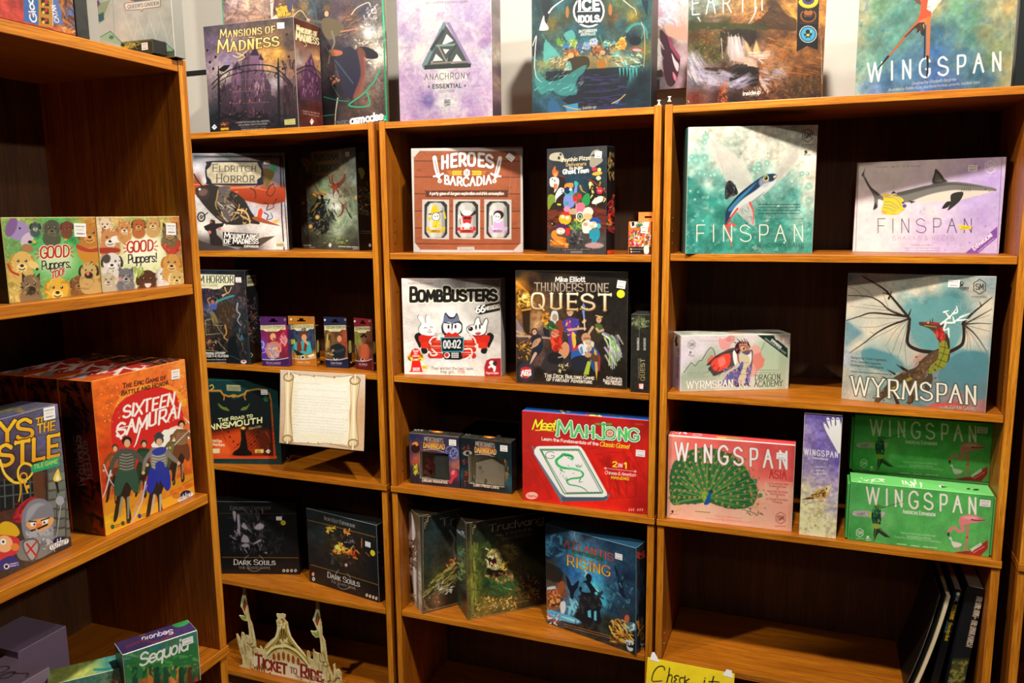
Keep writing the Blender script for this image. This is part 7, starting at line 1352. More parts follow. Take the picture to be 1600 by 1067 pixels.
a.T('WINGSPAN', 126, 386, 386, 412, 42, 'fbf8f0', w=.14, gap=5).T('European Expansion', 192, 418, 310, 430, 13, 'f4f0ec', w=.2).tiny(1, 210, 290, 482, 10, 9, 'e0dcec').tiny(1, 215, 280, 508, 10, 9, 'e0dcec').tiny(1, 198, 298, 535, 10, 9, 'e0dcec').E('7060a0', 140, 510, 36, 50, 0, 5, .4)
a.P('c8a058', '106 728 160 710 200 680 230 655 280 640 310 625 330 616 345 626 330 645 322 680 300 712 260 726 200 722 160 724', 1).P('e0c8a0', '290 640 312 622 332 616 340 628 325 650 310 680 290 660', 1).D('3c2c1c 8c6c38', '190 660 290 715', 36, 7, 3, 2.5, -20).P('34281c', '104 730 160 714 200 716 200 726 150 728').E('1c1814', 322, 624, 3).P('2c4c48', '292 640 304 638 304 656 294 656').L('3c3430', '336 630 350 634', 3).L('a88c48', '132 772 190 752 260 742 300 752 352 775', 6, 3).E('c06858', 262, 742, 14, 5)
a.hexlogo(232, 832, 40, 'a89c50', 4).tiny(1, 198, 264, 884, 10, 6, 'b0a868').E('8c844c', 214, 928, 8).tiny(1, 204, 244, 944, 8, 6, '9c9458')
# -- hummingbird and flamingo mailer
def hummer(k, dx, dy):
    a = A_(k, '3c9c48'); t = lambda s_: ' '.join('%g' % (float(v) + (dx if i % 2 == 0 else dy)) for i, v in enumerate(s_.split()))
    tf = lambda s_: ' '.join(v if i % 3 == 2 else '%g' % (float(v) + (dx, dy)[i % 3]) for i, v in enumerate(s_.split()))
    a.fld(tf('100 500 48a850 500 530 58b058 1000 600 4ca850 90 650 58b860 300 750 6cc068 500 720 58b458 700 720 58b058 1000 700 58b458 100 850 3c9c48 400 850 44a44c 700 900 58b058 1000 960 60b85c 600 600 44a44c')).nz(.12, 60, 3).nz(.06, 12, 4)
    a.T('WINGSPAN', *[float(v) for v in t('172 622').split()], *[float(v) for v in t('940 698').split()], 108, 'f4e8dc', w=.118, gap=6.8)
    a.T('Americas Expansion', *[float(v) for v in t('424 690').split()], *[float(v) for v in t('652 712').split()], 25, 'f4f0e4', w=.16, sc=1)
    a.P('b8acac', t('80 675 180 672 210 690 205 712 150 712 80 700'), 1, soft=1).P('c8b8b8', t('265 685 295 682 296 700 265 722'), 1, soft=1).D('8c8084 e0d8d8', t('85 678 200 705'), 14, 6, 3, 5, 5)
    a.P('143c2c', t('228 640 250 634 275 640 288 650 270 660 272 700 270 760 235 790 215 760 205 700 215 670'), 1).D('1c7c58 2c9c6c 88a030 0c2c20', t('215 650 268 780'), 60, 7, 4, 1.6, 70, .85).P('6c8c28', t('232 636 262 638 282 650 250 656'), 1).E('0c100c', *[float(v) for v in t('254 648').split()], 4).L('241c18', t('284 652 360 632 432 612'), 3.5, 1.5).P('a8c838', t('185 690 200 680 204 712 190 720'), 1)
    a.P('20301c', t('225 780 255 775 262 800 340 855 300 850 255 820 240 845 225 880 220 830'), 0).L('4c5c48', t('262 790 335 852'), 9, 4).L('6c7c60', t('238 790 224 870'), 6, 3).P('98a840', t('215 760 262 765 258 792 222 790'), 1, soft=1)
    a.P('e08080', t('818 740 830 715 870 702 930 706 970 722 1002 738 960 752 910 760 870 768 830 770'), 1).P('f0a0a0', t('840 720 900 710 950 725 900 735'), 1, soft=3).L('3c2428', t('905 735 950 742 1000 738'), 7, 4).L('e87880', t('830 768 850 800 820 815 790 790 765 795 745 820'), 20, 17).P('2c1c1c', t('738 822 752 820 748 850 736 840')).L('d86870', t('868 770 872 850 845 955'), 8, 6).L('d86870', t('885 765 882 850 870 960'), 8, 6).E('c04848', *[float(v) for v in t('875 855').split()], 9)
    a.P('dcd8d0', t('765 885 790 885 830 895 836 910 810 922 780 920'), 1).L('dcd8d0', t('775 900 765 870 755 856'), 9).E('dcd8d0', *[float(v) for v in t('758 860').split()], 9).L('c87878', t('800 920 800 955'), 5).L('c87878', t('815 920 818 955'), 5).P('8c2c20', t('760 962 850 948 905 950 870 975 780 970'), 1)
    a.P('a82c20', t('860 978 1020 872 1020 930 960 992')).T('EXPANSION', *[float(v) for v in t('908 950').split()], *[float(v) for v in t('978 908').split()], 18, 'f8ece0', w=.2, up=(-.4, -.9)).tiny(1, *[float(v) for v in t('922 995').split()], float(t('0 958').split()[1]), 10, 7, 'f0d8cc', dyx=-.55)
    for x0, x1, y, y2 in ((406, 652, 826, 850), (452, 622, 850, 868), (364, 690, 852, 892)): a.T('Designed by Elizabeth Hargrave and Natalia Rojas', x0 + dx, y + dy, x1 + dx, y2 + dy, 12, 'f0f0dc', w=.13, sl=.25, gap=1.5)
    for x0, x1, y in ((384, 456, 896), (482, 538, 908), (568, 664, 916)): a.tiny(1, x0 + dx, x1 + dx, y + dy, 10, 9, 'e8f0d8', dyx=.1)
    a.hexlogo(124 + dx, 820 + dy, 30, 'f0f0e4', 4).tiny(1, 96 + dx, 156 + dx, 860 + dy, 9, 6, 'e8f0d8').E('e8f0e0', 180 + dx, 850 + dy, 9).tiny(2, 166 + dx, 204 + dx, 862 + dy, 10, 8, 'e8f0e0')
hummer('green', 0, 0); hummer('green2', 22, -490)
ART['green3'] = ART['green']
a = A_('green_T', '6cc468'); a.D('e8f4d8', '120 450 300 485', 10, 7, 3, 3, 5).ring('e8f4e0', 250, 468, 34, 3, 9).D('f0f4e0', '420 480 560 510', 12, 10, 4, 2, 60).E('f4f0e8', 700, 512, 22, 8, 10).P('2c3020', '690 505 740 518 700 522').E('1c2c1c', 885, 530, 14, 5).E('1c2c1c', 938, 536, 22, 6)

# -- puppies
def pups(k, x0, x1, y0, y1, base, cl, sd):
    a = A_(k, base); a.fld(cl); a.nz(.25, 22, sd).nz(.2, 7, sd + 1); return a
def dog(a, x, y, r, c, c2, muz='2c2420', ear=None, el=1.1, look=0, ears=1):
    ear = ear or c2
    a.E(c, x, y + r * 1.2, r * 1.15, r * 1.1, 0, 3, .9)
    if ears == 1: a.E(ear, x - r * .9, y - r * .1, r * .34, r * .7, 15).E(ear, x + r * .9, y - r * .1, r * .34, r * .7, -15)
    else: a.P(ear, [x - r * .9, y - r * 1.3, x - r * .2, y - r * .6, x - r * .9, y]).P(ear, [x + r * .9, y - r * 1.3, x + r * .2, y - r * .6, x + r * .9, y])
    a.E(c, x, y, r, r * el).E(c2, x, y + r * .5, r * .52, r * .42, 0, 2).E(muz, x + look, y + r * .32, r * .2, r * .15).E('181410', x - r * .38, y - r * .15, r * .13).E('181410', x + r * .38, y - r * .15, r * .13).E('f8f4f0', x - r * .42, y - r * .2, r * .05).E('f8f4f0', x + r * .34, y - r * .2, r * .05)
    a.L(muz, [x - r * .3, y + r * .62, x, y + r * .72, x + r * .3, y + r * .6], r * .09)
    rg = random.Random(int(x))
    for i in range(14): t_ = rg.uniform(0, 6.28); q_ = r * rg.uniform(.75, 1.05); a.L(c2 if i % 2 else ear, [x + q_ * math.cos(t_), y + q_ * math.sin(t_), x + q_ * 1.15 * math.cos(t_ + .1), y + q_ * 1.2 * math.sin(t_ + .1)], r * .09, al=.7, sm=0)
a = pups('pup2', 40, 560, 70, 540, '6ca048', '50 90 8cb060 150 80 8ca050 300 80 4ca858 520 80 c88838 60 220 6c9c58 200 200 4cac60 400 190 48a858 540 200 c07c38 60 400 c0a048 200 350 58b868 320 320 b8d890 430 330 6cb858 550 400 b88838 100 520 d0b060 300 440 4cb058 480 480 a08048 550 480 b89448', 3)
a.E('6cb868', 310, 330, 150, 120, 0, 20, .9).E('a8d490', 310, 310, 110, 80, 0, 26, .9).E('d8e8b8', 310, 300, 80, 56, 0, 22, .7)
a.D('2c8c40 1c7c38', '180 180 440 220', 12, 10, 3, 2, 80).E('e8c038', 366, 186, 10).E('e8b030', 190, 204, 9)
a.E('9c88b8', 100, 140, 66, 56, 20).E('c8b8c8', 150, 190, 30, 46, 40).E('7c5c8c', 60, 120, 30, 60, 20).E('a87848', 150, 240, 32, 24, 20).E('1c1418', 165, 205, 12, 9).E('181410', 108, 128, 6)
dog(a, 288, 130, 46, '4c4c3c', '6c6c50', ears=1); dog(a, 195, 120, 26, '3c4c4c', 'c8c8b8', ear='1c2420'); dog(a, 372, 120, 30, '703824', '8c4c30', ear='4c2418')
dog(a, 500, 160, 56, 'b87830', 'd89c48', ear='8c5420'); a.P('c88830', '430 230 480 240 540 230 560 300 500 340 440 290', 1).P('b03c28', '430 220 500 245 552 235 552 258 490 262 434 245', 1)
dog(a, 120, 320, 58, 'd8b060', 'f0d898', ear='b88c38'); a.E('e8c878', 185, 335, 34, 20, 30).E('2c2018', 205, 358, 8); a.L('b83824', '40 330 60 370 100 390', 12)
dog(a, 170, 450, 56, '84684c', '2c2018', ear='30241c', ears=2); dog(a, 320, 470, 62, 'e0b038', 'f4d478', ear='c08c20'); dog(a, 440, 440, 42, '7c4c28', 'a87840', ear='5c3418')
dog(a, 495, 370, 46, 'c8a868', '2c2420', ear='342820'); a.E('e87858', 490, 384, 9, 10).P('c8a464', '450 420 540 420 566 480 540 500 460 490', 1, soft=2).D('d8c070 a88840 6c5c30', '50 400 560 530', 60, 12, 6, 2, None, .35)
a.T('GOOD', 226, 296, 384, 286, 62, 'b82820', w=.16, ser=.8, gap=1.2, out=.06, oc='f4f0d8').T('Puppers,', 230, 362, 396, 348, 48, '28241c', w=.14, ser=.8, gap=1.5, out=.04, oc='f0f0d0').T('TOO!', 286, 414, 358, 388, 38, 'b82820', w=.18, ser=.8, gap=1, out=.06, oc='f4f0d8')
for x, y, X, Y in ((214, 256, 198, 246), (212, 272, 192, 274), (216, 286, 202, 300), (392, 246, 406, 232), (394, 262, 412, 262), (392, 276, 408, 290)): a.L('c84838', [x, y, X, Y], 6)
a = pups('pup1', 540, 1020, 60, 480, 'c0c078', '545 90 d8c8a8 650 80 c8a868 760 80 a8b860 900 80 b8a860 990 90 c07840 560 250 c8a078 680 220 c8c088 800 160 b8cc80 980 250 b88050 580 400 c8c0a8 680 340 d8e0a8 800 240 f0f0c8 880 300 e8ecb8 1000 350 c8a050 580 470 b8b098 750 400 d0d898 900 400 c8c890 1010 430 c8a868 680 450 8c8878', 5)
a.E('e8ecb8', 800, 260, 130, 120, 0, 24, .9).E('f8f8dc', 800, 250, 95, 80, 0, 24, .9)
dog(a, 580, 110, 36, 'e0c8a8', 'f4e8d0', ear='b88858', ears=2); dog(a, 610, 185, 52, 'c88850', 'f4ece0', ear='a86830', ears=2); a.E('f0ece8', 645, 190, 34, 20).E('1c1814', 675, 182, 8); a.P('a03828', '550 240 650 240 660 262 560 270', 1)
dog(a, 690, 130, 36, 'c88848', 'f0e0c8', ear='b07030', ears=2); dog(a, 770, 110, 34, 'b05c28', 'e0a868', ear='3c2418'); dog(a, 850, 105, 34, 'c89858', 'e8d0a0', ear='a07838')
dog(a, 945, 150, 44, '6c5c3c', 'c09058', ear='302418', ears=2); a.P('b84430', '895 215 960 235 1000 195 1002 240 960 290 920 260', 1).D('d86850 8c2c20', '900 200 1000 280', 14, 7, 4)
dog(a, 620, 320, 50, 'e0d8d0', 'f4f0ec', ear='3c342c'); a.E('4c443c', 590, 300, 22, 26, 20, 2); dog(a, 700, 400, 44, '6c6c74', 'a8a8b0', ear='4c4c54', ears=2); a.E('e87868', 668, 412, 8, 10); dog(a, 600, 420, 40, 'c0b498', 'e0d4bc')
dog(a, 820, 420, 52, '54301c', '6c4028', ear='3c2010'); a.P('f0d8d0', '805 440 840 440 830 460 812 460', 1); dog(a, 910, 390, 36, 'e0dcd4', 'fbf8f4', ear='b0a898'); dog(a, 955, 325, 48, 'd09848', 'e8c080', ear='b87830'); dog(a, 985, 410, 40, 'd0b068', 'e8d498'); a.D('e0d8c0 c8b890 8c7c58', '560 350 760 470', 50, 10, 6, 2, None, .35).D('8ca848 a8c058', '740 350 800 400', 14, 8, 7, 3, 90)
a.T('GOOD', 708, 264, 850, 252, 58, 'b82820', w=.16, ser=.8, gap=1.2, out=.06, oc='fbf8e0').T('Puppers!', 710, 326, 872, 316, 48, '28241c', w=.14, ser=.8, gap=1.5, out=.04, oc='fbf8dc')
for x, y, X, Y in ((700, 222, 686, 212), (698, 240, 684, 240), (700, 256, 688, 264), (858, 214, 870, 200), (862, 230, 878, 228), (858, 244, 872, 254)): a.L('c84838', [x, y, X, Y], 6)

# -- warriors
a = A_('sam')
a.fld('440 150 e86c20 650 100 e8782c 860 50 e88c3c 450 350 d85818 480 250 e0641c 870 200 e88030 880 320 d86c30 500 450 c84014 700 250 d83020 600 350 d02c20 560 700 d89020 500 600 b83820 700 620 c84820 850 580 d05c20 880 650 d87020 500 830 e8c020 650 750 e0a020 800 700 e09028 600 800 e8b820').nz(.2, 20, 3)
a.P('f0a030', '520 290 560 200 660 150 780 150 860 220 850 250 780 180 660 180 570 240', 1, soft=4, al=.8).P('cc2420', '516 320 540 250 620 190 720 160 800 180 840 260 850 330 830 420 800 480 760 520 640 560 560 500 520 420', 1, soft=1, rough=5)
rg = random.Random(3)
for i in range(90): x = rg.choice([rg.uniform(460, 560), rg.uniform(780, 870)]); y = rg.uniform(80, 330); a.E('f8c870', x, y, rg.uniform(1.5, 4), al=.8)
a.P('d88c20', '480 700 900 560 905 600 485 760').P('e8a828', '490 800 905 620 905 680 495 850').P('c04818', '480 620 700 560 700 590 480 660', al=.8).D('a83020 d89030', '480 560 900 700', 16, 20, 4, 5, -20, .4)
a.P('f4e8d8', '700 430 790 350 820 340 880 370 888 330 850 300 840 290 885 340 880 400 800 440 720 480', 0, al=.9).P('f8f0e0', '760 360 850 350 830 400 720 470 700 430')
a.T('The Epic Game of', 568, 166, 770, 124, 21, '241410', w=.18, sc=1, gap=2).T('Battle and Honor', 562, 200, 780, 148, 21, '241410', w=.18, sc=1, gap=2)
a.T('SIXTEEN', 570, 306, 806, 240, 54, 'fbf4e8', w=.2, con=.2, ser=.5, sl=.12, gap=1.4, jit=.8).T('SAMURAI', 540, 396, 832, 300, 60, 'fbf4e8', w=.19, con=.2, ser=.5, sl=.12, gap=1.4, jit=.8).L('fbf4e8', '560 400 540 360 600 340', 10, 3).L('fbf4e8', '650 350 630 420 620 440', 10, 3)
def fighter(x, y, s_, arm, arm2, cloth, skin='d8a880', helm=None, sword=None):
    def q(*v): return [c for i in range(0, len(v), 2) for c in (x + v[i] * s_, y + v[i + 1] * s_)]
    a.P('1c1614', q(-22, 60, 24, 58, 30, 170, 10, 250, 22, 330, 2, 350, -6, 250, -26, 250, -40, 330, -58, 340, -40, 220, -34, 150), 1, al=.9).P(cloth, q(-34, 110, 36, 104, 56, 190, 36, 220, 0, 170, -30, 230, -56, 210), 1).P(arm, q(-34, 30, -10, 22, 12, 22, 38, 34, 34, 110, -30, 116), 1)
    for i in range(6): a.L(arm2, q(-30, 44 + i * 13, 0, 50 + i * 13, 32, 42 + i * 13), 4 * s_)
    a.L(arm, q(-32, 40, -60, 80, -70, 130), 24 * s_, 14 * s_).L(arm, q(34, 42, 66, 70, 90, 90), 24 * s_, 14 * s_).E(skin, *q(-70, 138), 8 * s_).E(skin, *q(92, 94), 8 * s_)
    a.E(helm or '241814', *q(2, -12), 22 * s_, 22 * s_).E(skin, *q(3, -2), 14 * s_, 18 * s_).L(arm2, q(-20, 240, -30, 320), 12 * s_, 8 * s_, .9).L(arm2, q(8, 240, 8, 330), 12 * s_, 8 * s_, .9)
    if sword: a.L('e8e8f0', q(*sword), 6 * s_, 3 * s_).L('a0a8c0', q(*sword), 2 * s_, 1 * s_)
fighter(530, 450, .72, '7c4420', 'b0702c', '6c3018', helm='5c3020', sword=(-70, 100, -30, 200, 20, 270)); fighter(800, 400, .62, '5c5c30', '8c8c40', '4c4c24', helm='3c3c20', sword=(-80, 100, -100, 180)); fighter(665, 430, .7, '1c3420', '386040', '24341c', helm='1c3020')
fighter(840, 340, .75, '7c5434', 'a88860', '6c3c24', helm='241814', sword=(-40, 120, 40, 40, 70, 20)); fighter(585, 425, 1.05, '4c4c44', '8c9080', '30503c', sword=(-70, 120, -90, 200, -110, 250)); fighter(735, 420, 1.02, '7c7870', 'b8b4ac', '24309c', helm='3c4448', sword=(-60, 180, -80, 280, -130, 380))
a.P('2c3898', '705 460 740 440 770 445 760 470 720 480', 1).P('283494', '720 520 760 515 770 600 745 570 735 620', 1).L('a890e8', '680 620 640 700 610 790', 8, 4, .7).P('343c40', '712 392 735 370 760 388 740 400', 1)
for x, y, c in ((520, 812, '2c5c30'), (568, 796, '3c4c1c'), (646, 762, '1c3c8c')): a.E(c, x, y, 9, 11).tiny(2, x + 12, x + 36, y - 6, 9, 6, '5c3810', dyx=-.3)
a.E('1c2048', 862, 660, 26, 18, -15); a.L('f4f0ec', '836 684 860 674 886 662', 22, sm=0).L('f4f0ec', '850 662 850 676', 4, sm=0).L('f4f0ec', '862 654 862 670', 4, sm=0).T('OUTSET', 832, 688, 888, 668, 13, '3c3c48', w=.18, gap=1.6)
a = A_('sam_L')
a.fld('270 140 a83c10 430 150 b84414 300 350 30140c 430 400 8c2410 290 500 501c10 430 600 981c10 350 800 2c140c 480 800 a83818 300 700 1c0e0a').nz(.3, 20, 2).D('141010 28140c 3c1c10', '270 150 420 380', 60, 16, 3, 2, 60, .85).D('141010 2c1810', '320 600 480 840', 50, 15, 4, 2, 60, .85).E('8c1810', 415, 480, 50, 80, 0, 10, .7)
a.T('SIXTEEN', 372, 415, 400, 590, 30, '98847c', w=.2, ser=.4, up=(1, -.1)).T('SAMURAI', 338, 390, 362, 620, 34, '98847c', w=.2, ser=.4, up=(1, -.1)).tiny(1, 400, 406, 420, 9, 8, '5c4c48')
a = A_('sam_T')
a.fld('100 90 b84818 430 130 c85820 800 30 d06c28 300 70 a83c1c 600 80 b02c24').nz(.2, 16, 2).P('a82c24', '390 100 520 60 700 52 690 78 520 92 420 112', 1, soft=2).D('e8d8d0 d8c8c0', '400 62 690 102', 26, 9, 3, 4, -8).D('2c1c18 54342c', '640 30 840 56', 40, 10, 4, 3, -5).D('8c8088 c8c0c8 4c3c40', '300 80 420 118', 26, 9, 5, 3, -8)
# -- castle
a = A_('keys')
a.fld('0 310 5c5470 200 280 54506c 280 260 6c6888 0 420 4c4468 200 400 5c5880 290 450 7c7c8c 0 560 2c2428 130 540 3c2c30 200 600 4c2c20 260 560 5c6460 310 600 54605c 100 650 3c2418 0 700 5c2c20 320 800 4c4440 0 900 3c2c1c 200 900 50402c 300 900 34302c -200 400 50486a -200 700 3c2c38 -200 950 30241c')
a.nz(.2, 16, 3)
for y in (330, 400, 470): a.L('34304c', [-200, y + 30, 60, y, 300, y - 30], 4, al=.6)
for i, (x, y) in enumerate([(x, y) for y in range(560, 860, 44) for x in range(225, 330, 42)]): a.P('7c8478' if i % 2 else '6c7468', [x, y, x + 36, y - 6, x + 37, y + 28, x + 1, y + 34], al=.8)
a.L('1c1410', '165 560 215 545 220 820', 10, sm=0, al=.6).P('5c3824', '150 560 200 548 210 700 155 700').P('141a1c', '0 600 150 570 160 700 0 740', soft=2)
for x in (20, 60, 100, 140): a.L('4c5450', [x, 590, x + 4, 720], 7, sm=0)
for y in (620, 670): a.L('4c5450', [0, y, 155, y - 20], 6, sm=0)
kw_ = dict(w=.22, con=.25, ser=.9, gap=1.6, out=.05, oc='2c1c14', c2='d89020')
a.T('KEYS', -160, 440, 152, 396, 92, 'f4c830', **kw_).T('TO', 168, 340, 218, 326, 34, 'f4c830', **kw_).T('THE', 174, 374, 256, 356, 40, 'f4c830', **kw_).T('CASTLE', -160, 560, 275, 476, 96, 'f4c830', **kw_)
a.L('f4c030', '0 500 20 560 60 600 110 600 150 560 145 525 110 515 85 545 90 590 120 600', 11).L('f8d860', '0 496 20 556 60 594', 4).L('d8a030', '110 590 118 620 128 650', 9).L('c89028', '95 600 96 650 88 690', 9).ring('d8a030', 110, 575, 16, 7).P('d8a030', '118 620 136 612 138 630 124 634')
a.P('2c9c68', '145 530 170 515 270 482 280 490 272 505 278 522 180 552 150 556', 1).T('TILE GAME', 158, 540, 268, 512, 18, 'b8d860', w=.2, ser=.5)
a.L('1c1814', '262 600 272 650', 16, 8).P('f8c850', '248 590 258 560 272 540 280 570 285 590 265 600', 1).P('fbf0c0', '260 590 268 566 276 590', 1)
a.P('a8242c', '60 780 90 710 150 670 175 690 150 760 110 790', 1).D('c83c44 7c1820', '70 690 165 790', 20, 12, 3, 3, -40).P('7c7c84', '100 800 110 730 150 685 200 680 240 710 250 760 250 830 240 870 180 890 120 870', 1).P('9c9ca4', '120 790 130 730 170 700 210 705 180 720 150 760', 1, soft=4).P('e0a060', '125 790 240 765 242 800 200 830 150 830', 1).P('f8f4f0', '140 792 165 785 168 805 145 808').P('f8f4f0', '195 780 225 774 222 792 198 800').E('1c1814', 160, 799, 5).E('1c1814', 206, 790, 5).L('241c18', '135 785 168 786', 6).L('241c18', '192 782 230 768', 6).P('e07838', '168 800 190 795 195 818 172 822', 1).L('1c1614', '140 830 180 818 220 800', 9).P('a8a8b0', '120 830 180 835 240 810 245 850 200 880 140 870', 1)
a.D('b0b0b8 84848c', '120 820 245 875', 30, 8, 5, 1.5).P('8c8c8c', '90 880 250 850 270 900 180 960 90 960', 1, al=.8).D('c0c0c0 6c6c70', '160 870 260 930', 24, 10, 6)
a.P('5c5450', '105 880 150 862 180 880 182 920 150 975 115 930', 1).P('a8a4a0', '112 885 150 870 174 884 175 918 150 965 120 925', 1).L('c02c28', '125 890 172 950', 9, sm=0).L('c02c28', '170 880 125 935', 9, sm=0).L('a8a8b0', '285 700 275 770 262 870', 5, sm=0).E('a0a0a8', 279, 688, 20, 22)
a.P('d8a820', '-20 820 20 785 70 800 92 840 60 860 -20 860', 1).P('c8383c', '-20 860 40 850 90 870 80 930 20 960 -20 960', 1).E('e8b078', 20, 890, 40, 40).E('f8f4f0', 15, 880, 14).E('1c1814', 15, 880, 6).E('e08038', 70, 905, 20, 18).P('3c3478', '0 970 60 945 90 990 40 1010 0 1010', 1).E('e8e4e0', 30, 995, 13).E('1c2418', 30, 995, 8).tiny(2, 45, 85, 985, 10, 8, 'e8e4e0', dyx=-.2)
a.E('1c2048', 275, 878, 30, 22, -15); a.L('f4f0ec', '242 905 275 890 310 878', 26, sm=0).L('f4f0ec', '268 868 268 890', 5, sm=0).L('f4f0ec', '282 862 282 884', 5, sm=0).T('OUTSET', 240, 912, 315, 886, 16, '3c3c48', w=.18, gap=1.6)
a = A_('keys_T', '505068'); a.nz(.2, 20, 2).D('6c6c3c 8c7c30 4c4858', '-300 235 260 280', 60, 14, 3, 3, 0, .6)
# -- forest
a = A_('seq')
a.fld('560 500 2c6458 700 460 34706c 870 390 3c7c70 570 560 2c6c3c 700 520 3c7c44 860 460 386c50 600 620 3c7c4c 640 620 a05c28 780 580 c87830 700 650 1c3c2c 880 600 3c4c30 880 700 3c3028').nz(.2, 14, 3).P('2c6c38', '560 545 600 500 640 520 680 480 740 470 800 450 870 440 885 500 880 530 760 560 640 600 560 590', 1, rough=9, soft=1).D('4c9c48 2c5c30 6cb058', '560 490 885 560', 50, 12, 4, 2, 10, .5)
for x, c in ((600, '1c4430'), (670, 'b87030'), (700, '1c3c30'), (740, '244834'), (775, 'd8803c'), (810, '1c3c2c'), (850, '54341c')): a.L(c, [x, 560, x + 4, 800], 24, 30, 1, 0)
a.D('2c6c3c 1c4c2c', '560 560 885 590', 40, 12, 5, 2, 90).L('c82c20', '880 600 870 680', 10)
a.T('Sequoia', 624, 546, 838, 470, 56, 'f8f4ec', w=.15, sl=.1, gap=1.4).L('f8f8f4', '556 490 700 442 882 378', 4, sm=0)
a = A_('seq_T', '382850'); a.nz(.2, 12, 2).T('Sequoia', 770, 380, 632, 418, 20, 'e0d8e0', w=.16, up=(.1, 1)).L('5c2c34', '560 460 640 430 700 440 780 400', 8).E('2c7c40', 808, 352, 40, 16, -15).E('5c4030', 632, 404, 16, 7)
a = A_('teal')
a.fld('210 640 4c8070 400 620 3c7468 580 560 3c8080 300 720 2c5c50 500 700 c8a868').nz(.3, 14, 2).D('e8c880 3c6c50 c88848', '480 590 600 700', 30, 10, 3)
a = A_('teal_T')
a.fld('280 620 8c9c50 400 580 a0b058 500 520 4c9088 590 545 2c7c80 350 600 b8bc60 450 600 6ca07c').nz(.2, 14, 2).T('Sequoia', 480, 575, 360, 612, 22, 'f4f0d8', w=.16, sl=.1, up=(.2, 1)).L('2c7c7c', '420 560 470 560 520 545', 10)
a = Art('0 0 100 0 100 90 0 90', 60, 54, 'a894ac'); ART['lavT'] = a; a.nz(.06, 20, 2).L('2c2430', '30 44 24 30 34 22 44 28 40 44 26 60 44 56 50 36 62 30 66 44 54 52 56 36 74 30 86 26 92 34', 2.2).T('Cabo', 20, 78, 48, 78, 14, '3c3040', w=.1, sl=.2)
# -- top of the near bookcase
a = A_('catan')
a.fld('0 20 c84838 60 20 b83c34 30 60 d84c3c 100 100 c84438 0 85 d04438 110 10 a83834 250 120 8c3c28 300 150 b86c30 365 100 5c3434').nz(.25, 20, 2)
a.P('3c6cb0', '115 -300 190 -260 192 128 117 108').T('Giochi', 182, 108, 150, -60, 30, 'f8f4f4', w=.26, gap=1.2, up=(-1, 0)).E('e87858', 148, 70, 5)
a.P('c08830', '190 -260 262 -230 262 142 190 128').nz(.1, 8, 3)
for y in (-60, 0, 40, 88): a.P('241c10', [202, y, 240, y + 6, 242, y + 34, 204, y + 30]).E('e8c038', 214, y + 24, 8).E('c83028', 228, y + 14, 9)
a.P('5c74b0', '256 -230 366 -200 370 140 262 118').L('d8d0d8', '254 -230 262 128', 4, sm=0).T('CATAN', 292, 112, 272, 28, 20, 'f0ecf0', w=.24, up=(-1, 0), gap=.6).D('7c5428 c87830 3c3028 a84020 5c4020', '300 0 362 130', 40, 14, 4, 2, 70).D('d88c38 c87048 e8b070', '250 140 372 172', 30, 10, 5, 2, 5)
a = A_('azul')
a.fld('440 0 6c8c80 540 100 b8b8b0 450 180 a8b0a4 600 20 c8c8c0 880 20 c0c0b4 600 150 c8c8bc 880 200 bcbcb0 700 250 b8bcb0 880 280 b0b8a8').nz(.08, 40, 3)
a.P('b8c0b8', '440 0 555 0 590 200 440 190', al=.5).L('98a09c', '548 -100 560 180', 5, sm=0, al=.7).P('8c9c78', '450 80 480 20 540 0 510 80 450 150', soft=2).P('6c3c6c', '450 30 480 0 490 20 460 60').P('345c64', '470 78 506 60 510 100 476 124').P('c8a850', '450 60 470 40 472 60 455 76').L('a8b098', '446 120 510 100 545 20', 5)
for p_ in ('480 190 540 155 600 215 590 225', '770 225 805 205 890 285 770 285'): a.P('98b898', p_).L('487c64', p_, 4, sm=0)
a.E('4c7c60', 545, 185, 12, 10).E('5c8c6c', 862, 250, 12, 12)
a.E('2c6c88', 690, 0, 40, 16).E('b84c3c', 650, -2, 14, 8).P('e8e0d0', '608 22 620 14 780 -6 788 4 786 34 700 48 696 58 690 48 614 54', 0).L('8c6c48', '608 22 618 16 780 -4 788 4 786 34 700 46 696 58 690 48 616 52 608 22', 3.5, sm=0).T("QUEEN'S GARDEN", 626, 44, 780, 24, 17, '34405c', w=.12, ser=.7, con=.2, gap=1.5)
for i in range(20): a.L('e4e4dc', [600 + i * 14, 60 + (i * 37) % 160, 620 + i * 14, 90 + (i * 41) % 160], 3, al=.5)
a = Art('0 0 100 0 100 30 0 30', 60, 18, '34341c'); ART['smallb'] = a; a.D('c8b848 8c8438 1c1c10', '0 4 60 14', 26, 4, 3, 4, 0).L('8c8440', '2 2 98 2', 1.5)

# ------------------------------------------------------------------ place the games
ARK = 'small investigator card packs'
def put(k, name, label, flat='606060', cat='board game', **kw):
    x, y, z, yaw, w_, d_, h_, lean = BX[k]
    FALLOFF_GAIN[0] = (.85 if x > 0 else 1.0) if z > 1.7 else .97 if z > 1.3 else 1.03 if z > 1 else 1.12 if z > .6 else 1.2  # lower boxes coloured brighter, top right ones darker, to even out the lamps
    a = ART.get(k, flat)
    for f in 'LRT':
        if k + '_' + f in ART: kw[{'L': 'L', 'R': 'Rt', 'T': 'T'}[f]] = ART[k + '_' + f]
    o = game(name, (x, y, z), yaw, w_, d_, h_, a, label, cat, lean=lean, **kw); FALLOFF_GAIN[0] = 1.0
    return o

